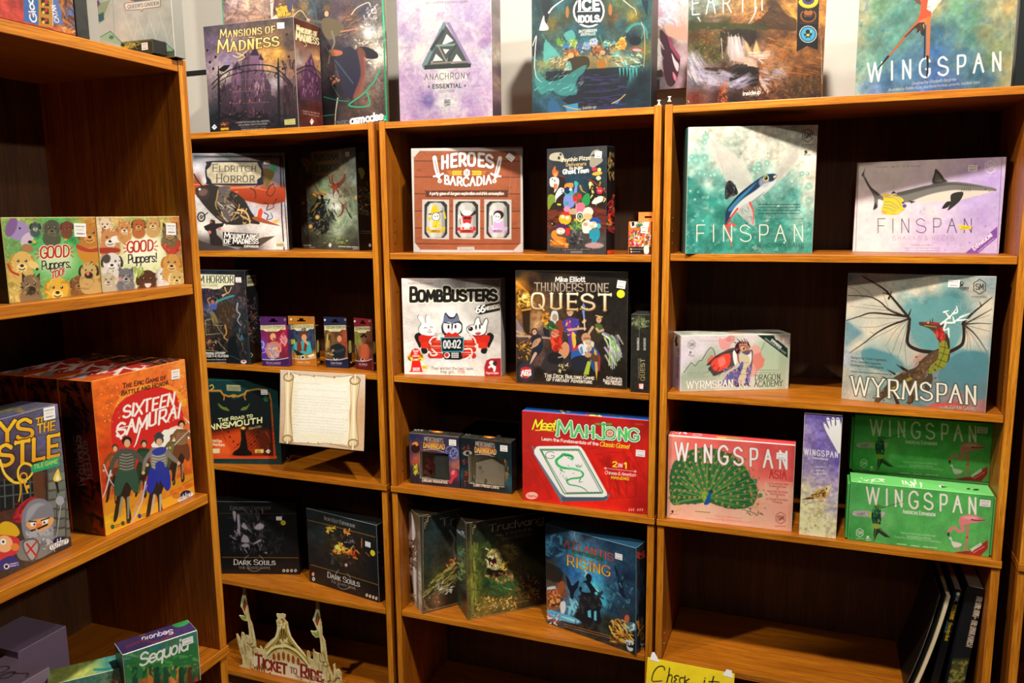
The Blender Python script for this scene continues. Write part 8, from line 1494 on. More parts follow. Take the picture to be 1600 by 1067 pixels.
# top of the bookcases
o = put('mansions', 'board_game_box', 'dark purple haunted-mansion game box standing angled on the left bookcase top, its spine showing', '4a3540', Rt='5a2c20', T='3a3035', L='1a1a1c', stick=[(.269, .283, .024, .016, 2)])
o = put('poster', 'display_board', 'tall dark display board with glowing green edging, behind the haunted-mansion box', '2a2228', cat='poster', T='b09468', Rt='b09468', L='b09468', edge='2a6a4a')
o = put('anachrony', 'board_game_box', 'pale lilac shrink-wrapped game box with a black triangle emblem', 'c8b8c8', mat=WRAP, L='b8a8b8', T='c0b0c0', Rt='5a4258', edge='d8ccd8')
o = put('ice', 'board_game_box', 'teal and navy ice-cavern game box with a round white title badge', '204850', mat=PRINT, L='102830', Rt='10181c', T='1a3038', edge='3a6068')
o = put('pink', 'wall_picture', 'pink and white picture on the wall between the teal ice box and the waterfall box', 'd0a8b0', cat='picture', L='a08088', Rt='a08088', B='6a5058', edge='e0c8cc')
o = put('earth', 'board_game_box', 'sunset waterfall landscape game box with black award ribbon on the bookcase top', '8a5a30', L='3a2818', Rt='2a1a10', T='6a5a50', edge='b08860')
o = put('wingspan', 'board_game_box', 'large blue-green bird game box with long orange tail feathers, top right', '6a9080', L='a8a878', Rt='b0a878', T='90a080', edge='c8c8a8')

# left bookcase of the back row
o = put('eldritch', 'board_game_box', 'snowy plane-crash horror game box on the top shelf behind the near bookcase', 'a09890', Rt='181818', T='58606a', L='202020', edge='c0b8b0', stick=[(.244, .266, .018, .011, 0)])
dot(o, .262, .249, .0085, '128a4a', 'green round sticker')
o = put('ark3', 'board_game_box', 'shrink-wrapped horror game box with green glow and tentacles', '4a5a48', mat=WRAP, Rt='10120f', T='202a30', L='101010', edge='5a6468', stick=[(.28, .281, .02, .013, 0)])
o = put('arkcard', 'board_game_box', 'navy card game box cut off by the near bookcase, black scaffold scene', '20202c', Rt='121418', T='181c24', edge='3a4450', stick=[(.214, .262, .02, .0155, 0)])
for k, lb, c, sc in (('inv1', 'purple card pack with a singer, leftmost of the four small packs', '5a2a5a', '4a2058'),
                 ('inv2', 'orange-brown card pack with a man reading at a desk', 'a86a28', 'a86420'),
                 ('inv3', 'navy blue card pack with a man with folded arms', '2a3050', '1a2238'),
                 ('inv4', 'dark red card pack at the right end of the four small packs', '802028', '5a1820')):
    x, y, z, yaw, w_, d_, h_, lean = BX[k]
    e_ = empty('card_pack', (x, y, z), R(yaw))
    tag(e_, lb, 'card game', ARK)
    a = ART.get(k, c)
    hb = h_ * .815
    if isinstance(a, Art):
        nzb = int(a.h * .185); top = Art.__new__(Art); top.__dict__.update(a.__dict__); top.a = a.a[:nzb + 1]; top.h = nzb + 1
        low = Art.__new__(Art); low.__dict__.update(a.__dict__); low.a = a.a[nzb:]; low.h = a.h - nzb
    else: top = low = a
    me = mesh_from_faces('pack_body', box_faces(w_, d_, hb, low, L=sc, Rt=ART.get(k + '_R', sc), T=sc, B=sc, K=sc, edge=sc), PRINT)
    ob = bpy.data.objects.new('pack_body', me); COL.objects.link(ob); ob.parent = e_
    # hang tab with a real slot
    zt = h_ - hb; t_ = .0008; tx = [0, w_ * .34, w_ * .42, w_ * .58, w_ * .66, w_]; tz = [0, zt * .42, zt * .58, zt * .78, zt]
    F_ = []
    for i in range(5):
        for j in range(4):
            if (i in (1, 3) and j == 1) or (i == 2 and j in (1, 2)): continue
            xx, ww, zz, hh = tx[i], tx[i + 1] - tx[i], tz[j], tz[j + 1] - tz[j]
            if isinstance(top, Art):
                p = Art.__new__(Art); p.__dict__.update(top.__dict__)
                r1 = int(round((1 - (zz + hh) / zt) * (top.h - 1))); r2 = max(r1 + 1, int(round((1 - zz / zt) * (top.h - 1))))
                c1 = int(round(xx / w_ * (top.w - 1))); c2_ = max(c1 + 1, int(round((xx + ww) / w_ * (top.w - 1))))
                p.a = top.a[r1:r2 + 1, c1:c2_ + 1]; p.h = p.a.shape[0]; p.w = p.a.shape[1]
            else: p = top
            F_.append(((xx, .0002, hb + zz), (ww, 0, 0), (0, 0, hh), p)); F_.append(((xx + ww, .0002 + t_, hb + zz), (-ww, 0, 0), (0, 0, hh), sc))
    ot = bpy.data.objects.new('hang_tab', mesh_from_faces('hang_tab', F_, PRINT)); COL.objects.link(ot); ot.parent = e_
o = put('innsm', 'board_game_box', 'teal and black lighthouse adventure box with orange border beside the paper scroll', '14302e', Rt='0c1414', T='0c2a2a', edge='1c4a48', L='102020', stick=[(.216, .236, .0215, .0165, 0)])
dot(o, .221, .214, .0085, '0c5a38', 'green round sticker')
o = put('expl', 'board_game_box', 'black fantasy game box with pale armoured figures, set back on the left', '0c0c0e', Rt='0a0a0b', T='0c0d0e', L='0a0a0a', edge='1a1a1c', stick=[(.236, .195, .019, .013, 0)])
dot(o, .249, .180, .0085, 'c8b818', 'yellow round sticker')
o = put('iron', 'board_game_box', 'black fantasy game box with burning orange flames, leaning toward the right', '121618', Rt='0c0d0f', T='1a1a1a', L='101418', edge='6a7478', stick=[(.258, .182, .021, .0165, 3)])
dot(o, .276, .158, .0095, 'e8dc14', 'yellow round sticker')

# middle bookcase
o = put('heroes', 'board_game_box', 'wood-plank patterned drinking game box with three can windows and swords', '8a4a2a', mat=WRAP, Rt='b0aca4', T='c8c4bc', L='a8a49c', edge='d8d4cc', stick=[(.270, .256, .021, .016, 40)])
o = put('pizza', 'board_game_box', 'tall black cartoon ghost-town game box crowded with characters', '303840', Rt='101418', T='14181c', L='101418', edge='3a4048', stick=[(.146, .248, .019, .0165, 3)])
o = put('orange', 'card_pack', 'small orange card game box with hang tab in the shelf corner', 'e07030', cat='card game', T='e88038', L='c86020', Rt='c86020', edge='e88040', stick=[(.042, .062, .018, .018, 3)])
tb = MB(); tw, tb0 = BX['orange'][4], BX['orange'][6]
for (a0, a1, b0, b1) in ((.017, .033, 0, .024), (.033, .052, 0, .009), (.033, .052, .014, .024), (.052, .060, 0, .024)):
    tb.box(a0, a1, .0285, .0295, tb0 - .0005 + b0, tb0 - .0005 + b1, tuple(hexc('f08a3c')))
tb.build('hang_tab', STICK, o)
o = put('bomb', 'board_game_box', 'white square game box with bomb and three red-suited animals', 'd8d4cc', Rt='c8c4bc', T='a02830', L='d0ccc4', edge='f0ece4')
o = put('thunder', 'board_game_box', 'shrink-wrapped black fantasy deck-building box with golden title and heroes', '40382c', mat=WRAP, Rt='161614', T='26241f', L='181614', edge='5a5850', stick=[(.285, .273, .022, .020, 8)])
dot(o, .284, .249, .0105, 'f0e020', 'yellow round sticker')
o = put('quest', 'board_game_box', 'slim dark expansion box standing spine-out beside the golden-titled fantasy box', '24241f', mat=WRAP, L='141412', T='3a3a34', Rt='141412', edge='4a4a42')
o = put('mahjong', 'board_game_box', 'bright red tile game box with green dragon tile', 'c02020', Rt='a01818', T='2a62b8', L='901818', edge='d83028', stick=[(.326, .165, .024, .0175, 0)])
o = put('atlantis', 'board_game_box', 'deep blue undersea game box with silhouetted mermaid, angled on the lower middle shelf', '1c3a5a', Rt='141c28', T='1c3a50', L='102030', edge='4a7080', stick=[(.238, .2675, .022, .0165, 0)])
o = put('trud1', 'board_game_box', 'dark green saga game box at the left end of the lower shelf, white-patched spine', '20221a', Rt='181812', T='2c261c', L='5a5248', edge='6a5a44')
o = put('trud2', 'board_game_box', 'dark green saga game box with a snarling beast, in front of its twin', '2a2c1c', Rt='181812', T='2c261c', L='26301f', edge='6a5444')

# right bookcase
o = put('finspan', 'board_game_box', 'teal and cream game box with a flying fish, upper right bookcase', '5a9a90', Rt='c8c0a8', T='c0bca8', L='386a64', edge='d0ccb8')
o = put('sharks', 'board_game_box', 'pale lilac expansion box with a grey shark and a yellow fish', 'd8ccd8', Rt='e0d4d8', T='d0c4cc', L='d0c4d0', edge='e8dce4', stick=[(.244, .192, .0185, .0145, 0)])
o = put('wyrm', 'board_game_box', 'large teal and cream game box with winged brown dragon', 'a0a898', Rt='6a645a', T='8a9088', L='90988c', edge='c0c0b0', stick=[(.219, .285, .0225, .0165, 0)])
o = put('academy', 'board_game_box', 'long pale green and white dragon expansion box with red wings', 'c8c8bc', Rt='b8b4b0', T='b8bcac', L='b8a4b8', edge='e0dcd4', stick=[(.268, .127, .017, .014, 0)])
o = put('asia', 'board_game_box', 'coral pink bird game box with a peacock fanning its tail', 'e07868', Rt='c06058', T='d84848', L='c05850', edge='f8d8cc', stick=[(.274, .191, .022, .0165, 0)])
o = put('tuck', 'board_game_box', 'tall narrow violet and cream bird expansion box', 'a890a8', Rt='c8c098', T='4a4070', L='d8d0a8', edge='d8d0b8')

def mailer(k, label, tuck=True, stick=None, gp='green mailer boxes of the bird expansion'):
    x, y, z, yaw, w_, d_, h_, lean = BX[k]
    t = empty('mailer_box', (x, y, z), R(yaw), R(lean)); tag(t, label, 'board game', gp)
    a = ART.get('green' if k != 'green' else k, '3aa04a')
    f = .0065
    me = mesh_from_faces('box_body', box_faces(w_ - 2 * f, d_, h_, a, L='2c8a3c', Rt='2c8a3c', T=ART.get('green_T', '58b458'), B='2c8a3c', K='2c8a3c', edge='8cd880', x=f), MATTE)
    b = bpy.data.objects.new('box_body', me); COL.objects.link(b); b.parent = t
    for xx in (0, w_ - f + .0006):
        mb = MB().box(xx, xx + f - .0006, .002, d_ - .002, .003, h_ - .006, tuple(hexc('4aac52')), b=.0012)
        mb.build('side_flap', MATTE, t)
    for s_ in (stick or []): sticker(b, *s_)
    return t
mailer('green', 'bright green bird expansion mailer box at the front of the stack, lid lit', stick=[(.287, .126, .0215, .0155, 0)])
BX['green3'] = (1.183, .098, Z4, 0, .310, .08, .1465, 0)
mailer('green3', 'green mailer box hidden behind the front one, under the shaded one', stick=[(.287, .13, .0215, .0155, 0)])
mailer('green2', 'green bird expansion mailer box in shade, on top of the one behind', stick=[(.282, .124, .0215, .0155, 0)])

# near left bookcase
o = put('pup2', 'board_game_box', 'green and orange puppy game box, left of the two puppy boxes', 'b0a050', L='2a2a18', T='8a9a50', Rt='a08848', edge='c8c070', stick=[(.124, .095, .021, .0195, 3)])
o = put('pup1', 'board_game_box', 'pale green and cream puppy game box, right of the two puppy boxes', 'c0b070', L='a08848', T='9aa858', Rt='a86838', edge='d8cc88', stick=[(.143, .093, .021, .0195, 3)])
x, y, z, yaw, w_, d_, h_, lean = BX['sam']
for i, lb in enumerate(('bright orange and red warrior game box at the front of its row, front cover showing',
                        'orange warrior game box directly behind the front one, second in its row',
                        'orange warrior game box at the back of its row, deepest in the shelf')):
    k = 'sam'; BX[k] = (x - i * (d_ + .001) * math.cos(R(yaw - 90)), y - i * (d_ + .001) * math.sin(R(yaw - 90)), z, yaw, w_, d_, h_, lean)
    put(k, 'board_game_box', lb, 'd05a18', Rt='c04c14', T='d8601c', edge='f08a38', group='warrior game boxes in a row', stick=[(.17, .221, .019, .016, 4)] if i == 0 else None, **({'L': 'a83c14'} if 'sam_L' not in ART else {}))
o = put('keys', 'board_game_box', 'purple-grey castle game box with cartoon knight at the left edge of the shelf', '50486a', T='50506a', Rt='302838', L='302838', edge='7870a0', stick=[(.205, .207, .019, .018, 3)])
o = put('seq', 'board_game_box', 'small green forest game box with white script title, bottom left', '2a5a44', T='3a2850', Rt='b8c0b8', L='1a3028', edge='c8d0c8', stick=[(.101, .078, .018, .012, 0)])
o = put('teal', 'board_game_box', 'teal and yellow forest game box lying lower beside the green one, bottom left', '3a6a60', T='4a8070', Rt='2a5048', L='2a4a40', edge='a8b8a0')
MB()
o = game('board_game_box', (-.137, -1.225, Z4), 0, .10, .09, .072, '9a88a0', 'lavender box with script lettering and white sticker, bottom left corner', T=ART.get('lavT', 'a894ac'), Rt='a898b0', L='8a7890', edge='c8b8d0')
o = game('board_game_box', (-.215, -1.135, Z4), 0, .11, .09, .084, '9a88a0', 'plain lavender box behind the lettered one, bottom left', T='94829c', Rt='8a7894', L='8a7890', edge='b8a8c0')
o = put('catan', 'board_game_box', 'red and blue game box at the near end of the side bookcase top', 'c04030', Rt='5a70a8', T='a03828', L='802820', edge='e06848')
o = game('board_game_box', (.087, -1.084, 1.83), 91, .022, .12, .26, ART.get('blk', '14181a'), 'glossy black box on edge beside the red and blue one', mat=WRAP, edge='303438')
o = put('azul', 'board_game_box', 'silver-grey shrink-wrapped garden game box at the far end of the side bookcase top', 'c0c0b4', mat=WRAP, T='b0b0a4', Rt='8c8c84', L='a8a89c', edge='d8d8cc')
o = game('card_pack', (.030, -.952, 1.83), 0, .065, .03, .022, ART.get('smallb', '3a3a24'), 'tiny black and gold box lying in front of the grey garden game', 'card game', Rt='1a1c1c', T='24261c', edge='50503c', stick=[(.049, .0115, .012, .011, 0)])

# ------------------------------------------------------------------ windowed packs of coins and resources
def pol(name, pts, t, mat, parent, y0=0.0, col=None):
    """flat shape of thickness t cut from outline pts (x, z)"""
    from mathutils.geometry import tessellate_polygon
    n = len(pts); tri = tessellate_polygon([[Vector((x, z, 0)) for x, z in pts]])
    mb = MB(); mb.add([(x, y0, z) for x, z in pts] + [(x, y0 + t, z) for x, z in pts],
                      [tuple(f) for f in tri] + [tuple(i + n for i in f)[::-1] for f in tri] + [(i, (i + 1) % n, n + (i + 1) % n, n + i) for i in range(n)], col)
    return mb.build(name, mat, parent)

FILM = bpy.data.materials.new('window_film'); FILM.use_nodes = True
b_ = FILM.node_tree.nodes['Principled BSDF']; b_.inputs['Base Color'].default_value = (1, 1, 1, 1)
b_.inputs['Roughness'].default_value = 0.08; b_.inputs['Transmission Weight'].default_value = 1.0; b_.inputs['IOR'].default_value = 1.05
for k, lab, win, fill in (('deluxe', 'dark blue windowed resource pack, left of two, red tokens behind its window', (.031, .019, .124, .100), ('6a2418', '8c3828', '3c4844')),
                          ('lumi', 'black windowed metal coin pack, right of two', (.026, .018, .136, .105), ('8c8468', 'a8a088', '6c6850'))):
    x, y, z, yaw, w_, d_, h_, lean = BX[k]; a = ART[k]
    t = empty('windowed_pack', (x, y, z), R(yaw)); tag(t, lab, 'game accessory', 'windowed accessory packs')
    u0, v0, u1, v1 = win
    us = [0, u0, u1, w_]; vs = [0, v0, v1, h_]; F_ = []
    for i in range(3):
        for j in range(3):
            if i == 1 and j == 1: continue
            p = Art.__new__(Art); p.__dict__.update(a.__dict__)
            c1, c2 = [int(round(q / w_ * (a.w - 1))) for q in us[i:i + 2]]; r2, r1 = [int(round((1 - q / h_) * (a.h - 1))) for q in vs[j:j + 2]]
            p.a = a.a[r1:r2 + 1, c1:c2 + 1]; p.h, p.w = p.a.shape[:2]
            F_.append(((us[i], 0, vs[j]), (us[i + 1] - us[i], 0, 0), (0, 0, vs[j + 1] - vs[j]), p))
    dk, in_, di_ = '14161a', 'd8d0b8', .022
    F_ += [((0, d_, 0), (0, -d_, 0), (0, 0, h_), dk), ((w_, 0, 0), (0, d_, 0), (0, 0, h_), dk), ((0, 0, h_), (w_, 0, 0), (0, d_, 0), ART[k + '_T']), ((0, d_, 0), (w_, 0, 0), (0, -d_, 0), dk), ((w_, d_, 0), (-w_, 0, 0), (0, 0, h_), dk),
           ((u0, 0, v0), (0, di_, 0), (0, 0, v1 - v0), in_), ((u1, di_, v0), (0, -di_, 0), (0, 0, v1 - v0), 'a09880'), ((u0, 0, v0), (u1 - u0, 0, 0), (0, di_, 0), in_),
           ((u0, di_, v1), (u1 - u0, 0, 0), (0, -di_, 0), '847860'), ((u0, di_, v0), (u1 - u0, 0, 0), (0, 0, v1 - v0), '5c3c2c' if k == 'deluxe' else 'a49c80')]
    o = bpy.data.objects.new('carton', mesh_from_faces('carton', F_, PRINT)); COL.objects.link(o); o.parent = t
    rg = random.Random(4)
    mb = MB()
    for i in range(46):
        cx = u0 + .012 + rg.random() * (u1 - u0 - .024) * (.5 if k == 'deluxe' and i % 2 else 1); cz = v0 + .006 + rg.random() ** 1.6 * (v1 - v0) * .7; r_ = .006
        c = hexc(rg.choice(fill)); ty = .005 + rg.random() * .012; th = rg.uniform(-.9, .9)
        mb.add([(cx + r_ * math.cos(q) * math.cos(th) - o_ * math.sin(th), ty + o_ + r_ * .5 * math.cos(q) * math.sin(th), cz + r_ * math.sin(q)) for o_ in (0, .002) for q in [2 * math.pi * n / 10 for n in range(10)]],
               [tuple(range(10)), tuple(range(19, 9, -1))] + [(n, (n + 1) % 10, 10 + (n + 1) % 10, 10 + n) for n in range(10)], tuple(c))
    ob = mb.build('tokens' if k == 'deluxe' else 'metal_coins', PRINT, t); ob['kind'] = 'stuff'
    MB().box(u0 - .002, u1 + .002, .0012, .0015, v0 - .002, v1 + .002).build('window_film', FILM, t)
    if k == 'deluxe': MB().box(.076, u1, .004, .020, v0 + .002, .09, tuple(hexc('4c5450')), .003).build('inner_bag', WRAP, t)
    else: pol('inner_bag', [(u0 + .018, v0 + .002), (u1 - .002, v0 + .002), (u1 - .004, v0 + .06), (u0 + .07, v1 - .008), (u0 + .022, v0 + .062)], .004, WRAP, t, .006, tuple(hexc('b8b49c')))
    sticker(t, (.137 if k == 'deluxe' else .135), (.135 if k == 'deluxe' else .132), .022, .0175)
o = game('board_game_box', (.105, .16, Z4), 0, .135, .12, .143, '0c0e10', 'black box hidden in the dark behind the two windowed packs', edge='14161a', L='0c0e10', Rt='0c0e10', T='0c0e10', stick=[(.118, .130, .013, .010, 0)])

# ------------------------------------------------------------------ printed scroll notice hanging from a shelf
a = Art('637 50 1342 82 1382 703 672 655', 200, 172, 'd8bc98')
a.fld('650 60 d8c4b0 1340 90 d8c4b0 1380 700 d0ac88 680 650 c8a484 660 350 d0b498 1360 400 c8a078 1000 350 e8d8b8')
a.P('f0e8cc', '740 75 800 90 920 95 1090 105 1230 85 1250 160 1235 400 1270 660 1190 650 1000 655 800 648 780 600 760 400 750 130').P('f8f4e4', '790 130 1210 150 1220 560 810 560', soft=30, al=.9).nz(.05, 10, 2)
for p_ in ('750 72 800 88 860 90 920 100 925 95 1000 98 1090 108 1100 100 1170 98 1250 82', '740 655 830 648 910 650 990 655 1060 648 1180 664 1290 684'): a.L('6c4c2c', p_, 3.5)
for p_ in ('800 88 806 96', '918 92 926 106', '1088 98 1094 112', '916 648 912 640', '1000 652 992 642', '1106 652 1100 646'): a.L('3c2c1c', p_, 4)
for (x0, y0, x1, y1) in ((712, 110, 742, 620), (1262, 130, 1290, 640)):
    a.P('e8d4a4', [x0 - 38, y0 + 20, x0 + 38, y0 + 20, x1 - 10 + 12, y0 + 250, x1 + 40, y1 - 20, x1 - 36, y1 - 20, x0 - 12, y0 + 250], 0).L('8c6c3c', [x0 - 38, y0 + 20, x0 - 12, y0 + 250, x1 - 38, y1 - 20], 3).L('5c4424', [x0 + 38, y0 + 20, x0 + 32, y0 + 250, x1 + 40, y1 - 20], 4).L('f8f0d4', [x0 - 6, y0 + 30, x0 + 8, y0 + 250, x1, y1 - 30], 14, al=.8).L('b89460', [x0 + 22, y0 + 40, x0 + 26, y0 + 250, x1 + 24, y1 - 40], 7, al=.6)
    for (cx, cy, q) in ((x0, y0, -1), (x1, y1, 1)): a.E('c8a468', cx, cy, 44, 36).ring('3c2818', cx, cy, 42, 4, 34).E('e8d4a8', cx - 4, cy, 28, 22).L('e8dcc0', [cx, cy, cx, cy + q * 46], 18, sm=0).L('5c4428', [cx - 10, cy, cx - 10, cy + q * 44], 2.5, sm=0).L('5c4428', [cx + 10, cy, cx + 10, cy + q * 44], 2.5, sm=0)
a.T('Arkham Horror: The Card Game!', 770, 160, 985, 168, 13, '7c7468', w=.09)
for i, (y, x1, s_) in enumerate(((212, 1200, 'The world has changed. The page has turned. And now, a new chapter'), (236, 800, 'awaits'), (268, 1200, 'Introducing the newest core set for Arkham Horror: The Card Game!'), (291, 1215, 'Serving simultaneously as both a continuation and a fresh starting point'), (314, 1200, 'the new core set heralds the beginning of Chapter Two for the game'), (337, 1165, 'Taking place several months after the city of Arkham suffered a'), (362, 1235, 'devastating calamity, this box provides a new introductory campaign, five'), (384, 1205, 'thematically new investigators, and a fresh card pool to expand your'), (406, 960, 'collection - or start a new one!'), (436, 1230, 'Whether you are an Arkham Horror veteran or a newcomer looking to get'), (460, 1205, 'into the game, you won not want to miss out on this new core set'), (484, 1205, 'box will replace the Revised Core Set from 2021 and become the new'), (508, 1200, 'evergreen core experience for the game going forward. That said, all'), (532, 1235, 'content in this box is fully compatible with all previously released'), (554, 1215, 'Arkham Horror: The Card Game products - it is still the same game'), (576, 830, 'after all'))):
    a.T(s_, 762 + i, y - 6, x1, y - 6 + (x1 - 760) * .05, 11, '8c8478', w=.09, gap=1.6)
cx0, cw, ch = -.4177, .2955, .222
me = mesh_from_faces('paper_notice', [((0, 0, 0), (cw, 0, 0), (0, 0, ch), a)], MATTE)
for v in me.vertices: f_ = max(0, 1 - v.co.z / ch); v.co.y -= .010 * f_ ** 1.4 + .002 * math.sin(v.co.x * 30) * f_
o = bpy.data.objects.new('paper_notice', me); COL.objects.link(o); o.location = (cx0, -.022, .8975); o.rotation_euler = (R(-4.5), R(-.6), 0)
sd = o.modifiers.new('thickness', 'SOLIDIFY'); sd.thickness = .0003; sd.offset = -1
tag(o, 'cream paper notice printed as an old scroll, hanging from the shelf edge', 'notice')

# ------------------------------------------------------------------ yellow hand-lettered sign
a = Art('195 345 1030 508 1010 930 180 760', 210, 110, 'f2d61c')
a.nz(.06, 60, 2)
for p_ in ('362 460 358 440 330 428 290 440 258 480 244 530 250 556 290 558 340 555', '410 448 404 500 390 560 385 568', '392 560 400 520 425 505 438 525 432 560 440 572', '500 520 480 512 458 528 480 545 458 562 470 578 500 580', '545 535 520 532 508 555 520 580 540 585', '560 520 556 590', '600 545 562 570 625 590', '748 560 738 600', '832 530 815 600 812 640', '790 572 840 572 885 578'): a.L('14120c', p_, 12, 9)
a.E('14120c', 752, 540, 6).D('c05018', '470 565 500 590', 2, 6, 4)
sw, sh = .2245, .125
me = mesh_from_faces('paper_sign', [((0, 0, 0), (sw, 0, 0), (0, 0, sh), a), ((sw, .0004, 0), (-sw, 0, 0), (0, 0, sh), 'f2d61c')], MATTE)
o = bpy.data.objects.new('paper_sign', me); COL.objects.link(o); o.location = (.7078, -.0052 - sh * .2588, .4075 - sh * .966); o.rotation_euler = (R(-15), R(.3), 0)
tag(o, 'yellow paper sign with black handwriting taped to the bottom right shelf', 'sign')
pol('clear_tape', [(.006, sh - .006), (.032, sh - .008), (.024, sh + .006), (.016, sh + .016), (.011, sh + .014)], .0003, CLEAR, o, -.0006)
pol('clear_tape', [(sw - .03, sh - .01), (sw - .003, sh - .012), (sw - .008, sh + .006), (sw - .02, sh + .007)], .0003, CLEAR, o, -.0006)

# ------------------------------------------------------------------ cut-out carnival arch standee
t = empty('cardboard_standee', (-.73, .03, .0774)); tag(t, 'ornate gold and cream cut-out fairground arch, standing under the left shelves', 'display standee')
def sx(px, py): return (.0885 + (px - 180) * .286 / 675, .3006 - (py - 85 - (px - 180) * .1704) * .000475)
OUT = '182 85 195 95 200 180 212 300 222 350 240 385 262 520 262 560 300 572 305 545 318 560 330 580 360 540 400 510 450 480 470 440 478 400 472 355 490 345 478 318 480 305 510 310 540 308 562 318 556 335 548 350 575 375 582 420 600 480 650 540 700 590 740 640 742 578 762 590 768 640 795 650 798 568 812 590 850 600 868 610 866 520 862 480 830 485 800 462 785 435 815 440 845 430 820 375 808 355 840 290 850 200 858 196 868 200 874 300 884 400 886 470 908 510 920 640 930 690 965 770 975 755 972 680 985 672 992 720 1015 712 1040 740 1036 830 1020 850 1040 930 1040 1250 740 1250 735 905 700 870 640 840 560 820 470 815 410 830 375 870 378 1120 105 1120 90 780 85 720 120 690 126 650 100 570 78 455 90 455 125 520 132 440 152 450 165 480 172 462 200 475 206 440 200 360 150 350 120 315 150 320 170 322 180 330 158 270 140 245 152 200 172 150 176 90'
pts = [sx(*p) for p in nums(OUT)]
pts = [(x, max(z, 0.0)) for x, z in pts]
a = Art('60 60 1080 234 1080 1290 60 1116', 400, 416, 'd8c890')
a.nz(.12, 30, 2).D('b89848 f4ecc8 8c6c24', '80 440 260 700', 40, 14, 3, 4, 85, .6, 10).D('b89848 f4ecc8 8c6c24', '740 570 1040 830', 50, 14, 4, 4, 85, .6, 10)
for x, y in ((205, 520), (232, 545), (250, 590), (880, 650), (905, 680)): a.L('7c5c1c', [x - 25, y, x, y + 14, x + 25, y + 4], 8)
a.P('b8962c', '350 560 420 510 480 470 500 400 520 360 560 380 580 450 640 540 740 640 760 680 700 660 640 620 560 580 480 570 400 600', 1, soft=3).P('5c4010', '430 560 480 500 510 420 530 400 550 430 580 500 640 560 560 550 500 545')
for i in range(13): t_ = R(195 + i * 12); a.L('e8d070', [530, 560, 530 + 130 * math.cos(t_), 560 + 150 * math.sin(t_)], 5, 3, sm=0)
a.L('f4e8b0', '365 600 420 560 480 545 560 545 640 580 700 630 750 690', 20).L('4c3408', '375 612 430 575 490 560 560 562 640 596 740 690', 7).D('f8e8a0', '500 500 560 545', 10, 12, 5).L('f4ecc8', '362 555 420 515 470 470 490 400', 10).L('f4ecc8', '570 400 590 460 640 530 720 610', 12).E('d8b850', 525, 380, 34, 32).D('8c6818 fbf4d0', '495 345 555 420', 26, 9, 6)
for i in range(6): x = 430 + i * 45; y = 610 + abs(i - 2) * 10 + i * 4; a.E('9c4c24', x, y, 17, 36).ring('e8c878', x, y, 17, 5, 36)
a.P('ece0bc', '240 610 380 640 560 665 720 700 870 740 880 830 700 790 560 780 400 770 370 830 240 740', 1, soft=2)
a.T('Ticket', 250, 700, 540, 752, 92, '8c1820', w=.2, ser=1.1, con=.3, sc=1, gap=1.3, out=.03, oc='c8b068', up=(.05, -1)).T('to', 575, 742, 638, 752, 54, '8c1820', w=.17, ser=1, con=.3, sc=1, gap=1.3, up=(.05, -1)).T('Ride', 668, 770, 860, 806, 92, '8c1820', w=.2, ser=1.1, con=.3, sc=1, gap=1.3, out=.03, oc='c8b068', up=(.05, -1))
a.D('8c6c4c b89c78 5c4030 c8b48c', '620 760 880 880', 60, 12, 7, 2, None, .7).D('a88838 5c3c10 e8d080', '180 690 380 810', 60, 12, 8, 2, None, .8).D('a88838 5c3c10 e8d080', '860 770 1010 880', 40, 12, 9, 2, None, .8)
for i in range(7): a.P('7c3420', [185 + i * 22, 712 - i * 6 + abs(i - 2) * 9, 205 + i * 22, 712 - i * 6 + abs(i - 2) * 9, 195 + i * 22, 745 + abs(i - 2) * 6])
for i in range(5): a.P('7c3420', [870 + i * 22, 815 + i * 12, 890 + i * 22, 820 + i * 12, 880 + i * 22, 862 + i * 8])
for x, c, w_ in ((105, 'a88c40', 30), (150, '5c3c14', 50), (205, 'd8c070', 16), (232, 'f0e8c8', 44), (285, '5c4414', 60), (340, 'c8ac58', 26), (365, '8c6c28', 20), (755, '7c5c1c', 26), (790, 'd8c070', 20), (825, '5c4414', 40), (870, 'f0e8c8', 46), (925, 'a88838', 30), (965, '6c4c18', 40), (1010, 'c8b060', 30)): y0 = 800 + (x - 100) * .12; a.L(c, [x, y0, x + 3, 1260], w_, w_, .9, 0).L('f8ecb8', [x - w_ * .25, y0, x - w_ * .25, 1260], 4, 4, .6, 0)
a.P('2c5c34', '180 180 192 200 168 270 158 250').P('a82c1c', '192 200 202 230 176 285 166 268').P('8ca848', '130 318 160 320 185 300 188 335 160 345', 1).P('2c5c34', '852 300 864 310 838 380 828 362').P('a82c1c', '864 318 874 340 846 400 836 384').P('8ca848', '800 440 830 450 850 430 858 470 830 478', 1)
a.L('b89848', '190 100 205 260 218 360 240 520', 4).L('b89848', '862 210 872 330 882 480 910 640', 4)
# board as a dense grid clipped to the outline, so the print sits on its vertices
stp = .0011; X_ = np.arange(min(p[0] for p in pts), max(p[0] for p in pts), stp); Z_ = np.arange(0, max(p[1] for p in pts), stp)
gx, gz = np.meshgrid(X_, Z_); pa = np.array(pts); ins = np.zeros(gx.shape, bool)
cxm, czm = gx + stp / 2, gz + stp / 2
for i in range(len(pa)):
    ax, az = pa[i - 1]; bx, bz = pa[i]
    if az != bz: ins ^= ((czm >= az) != (czm >= bz)) & (cxm < (bx - ax) * (czm - az) / (bz - az) + ax)
px = 180 + (gx - .0885) * 675 / .286; py = 85 + (px - 180) * .1704 + (.3006 - gz) / .000475
uv = a.m(np.c_[px.ravel(), py.ravel()]); ui = np.clip(uv[:, 0].astype(int), 0, a.w - 1); vi = np.clip(uv[:, 1].astype(int), 0, a.h - 1); Cc = a.a[vi, ui]
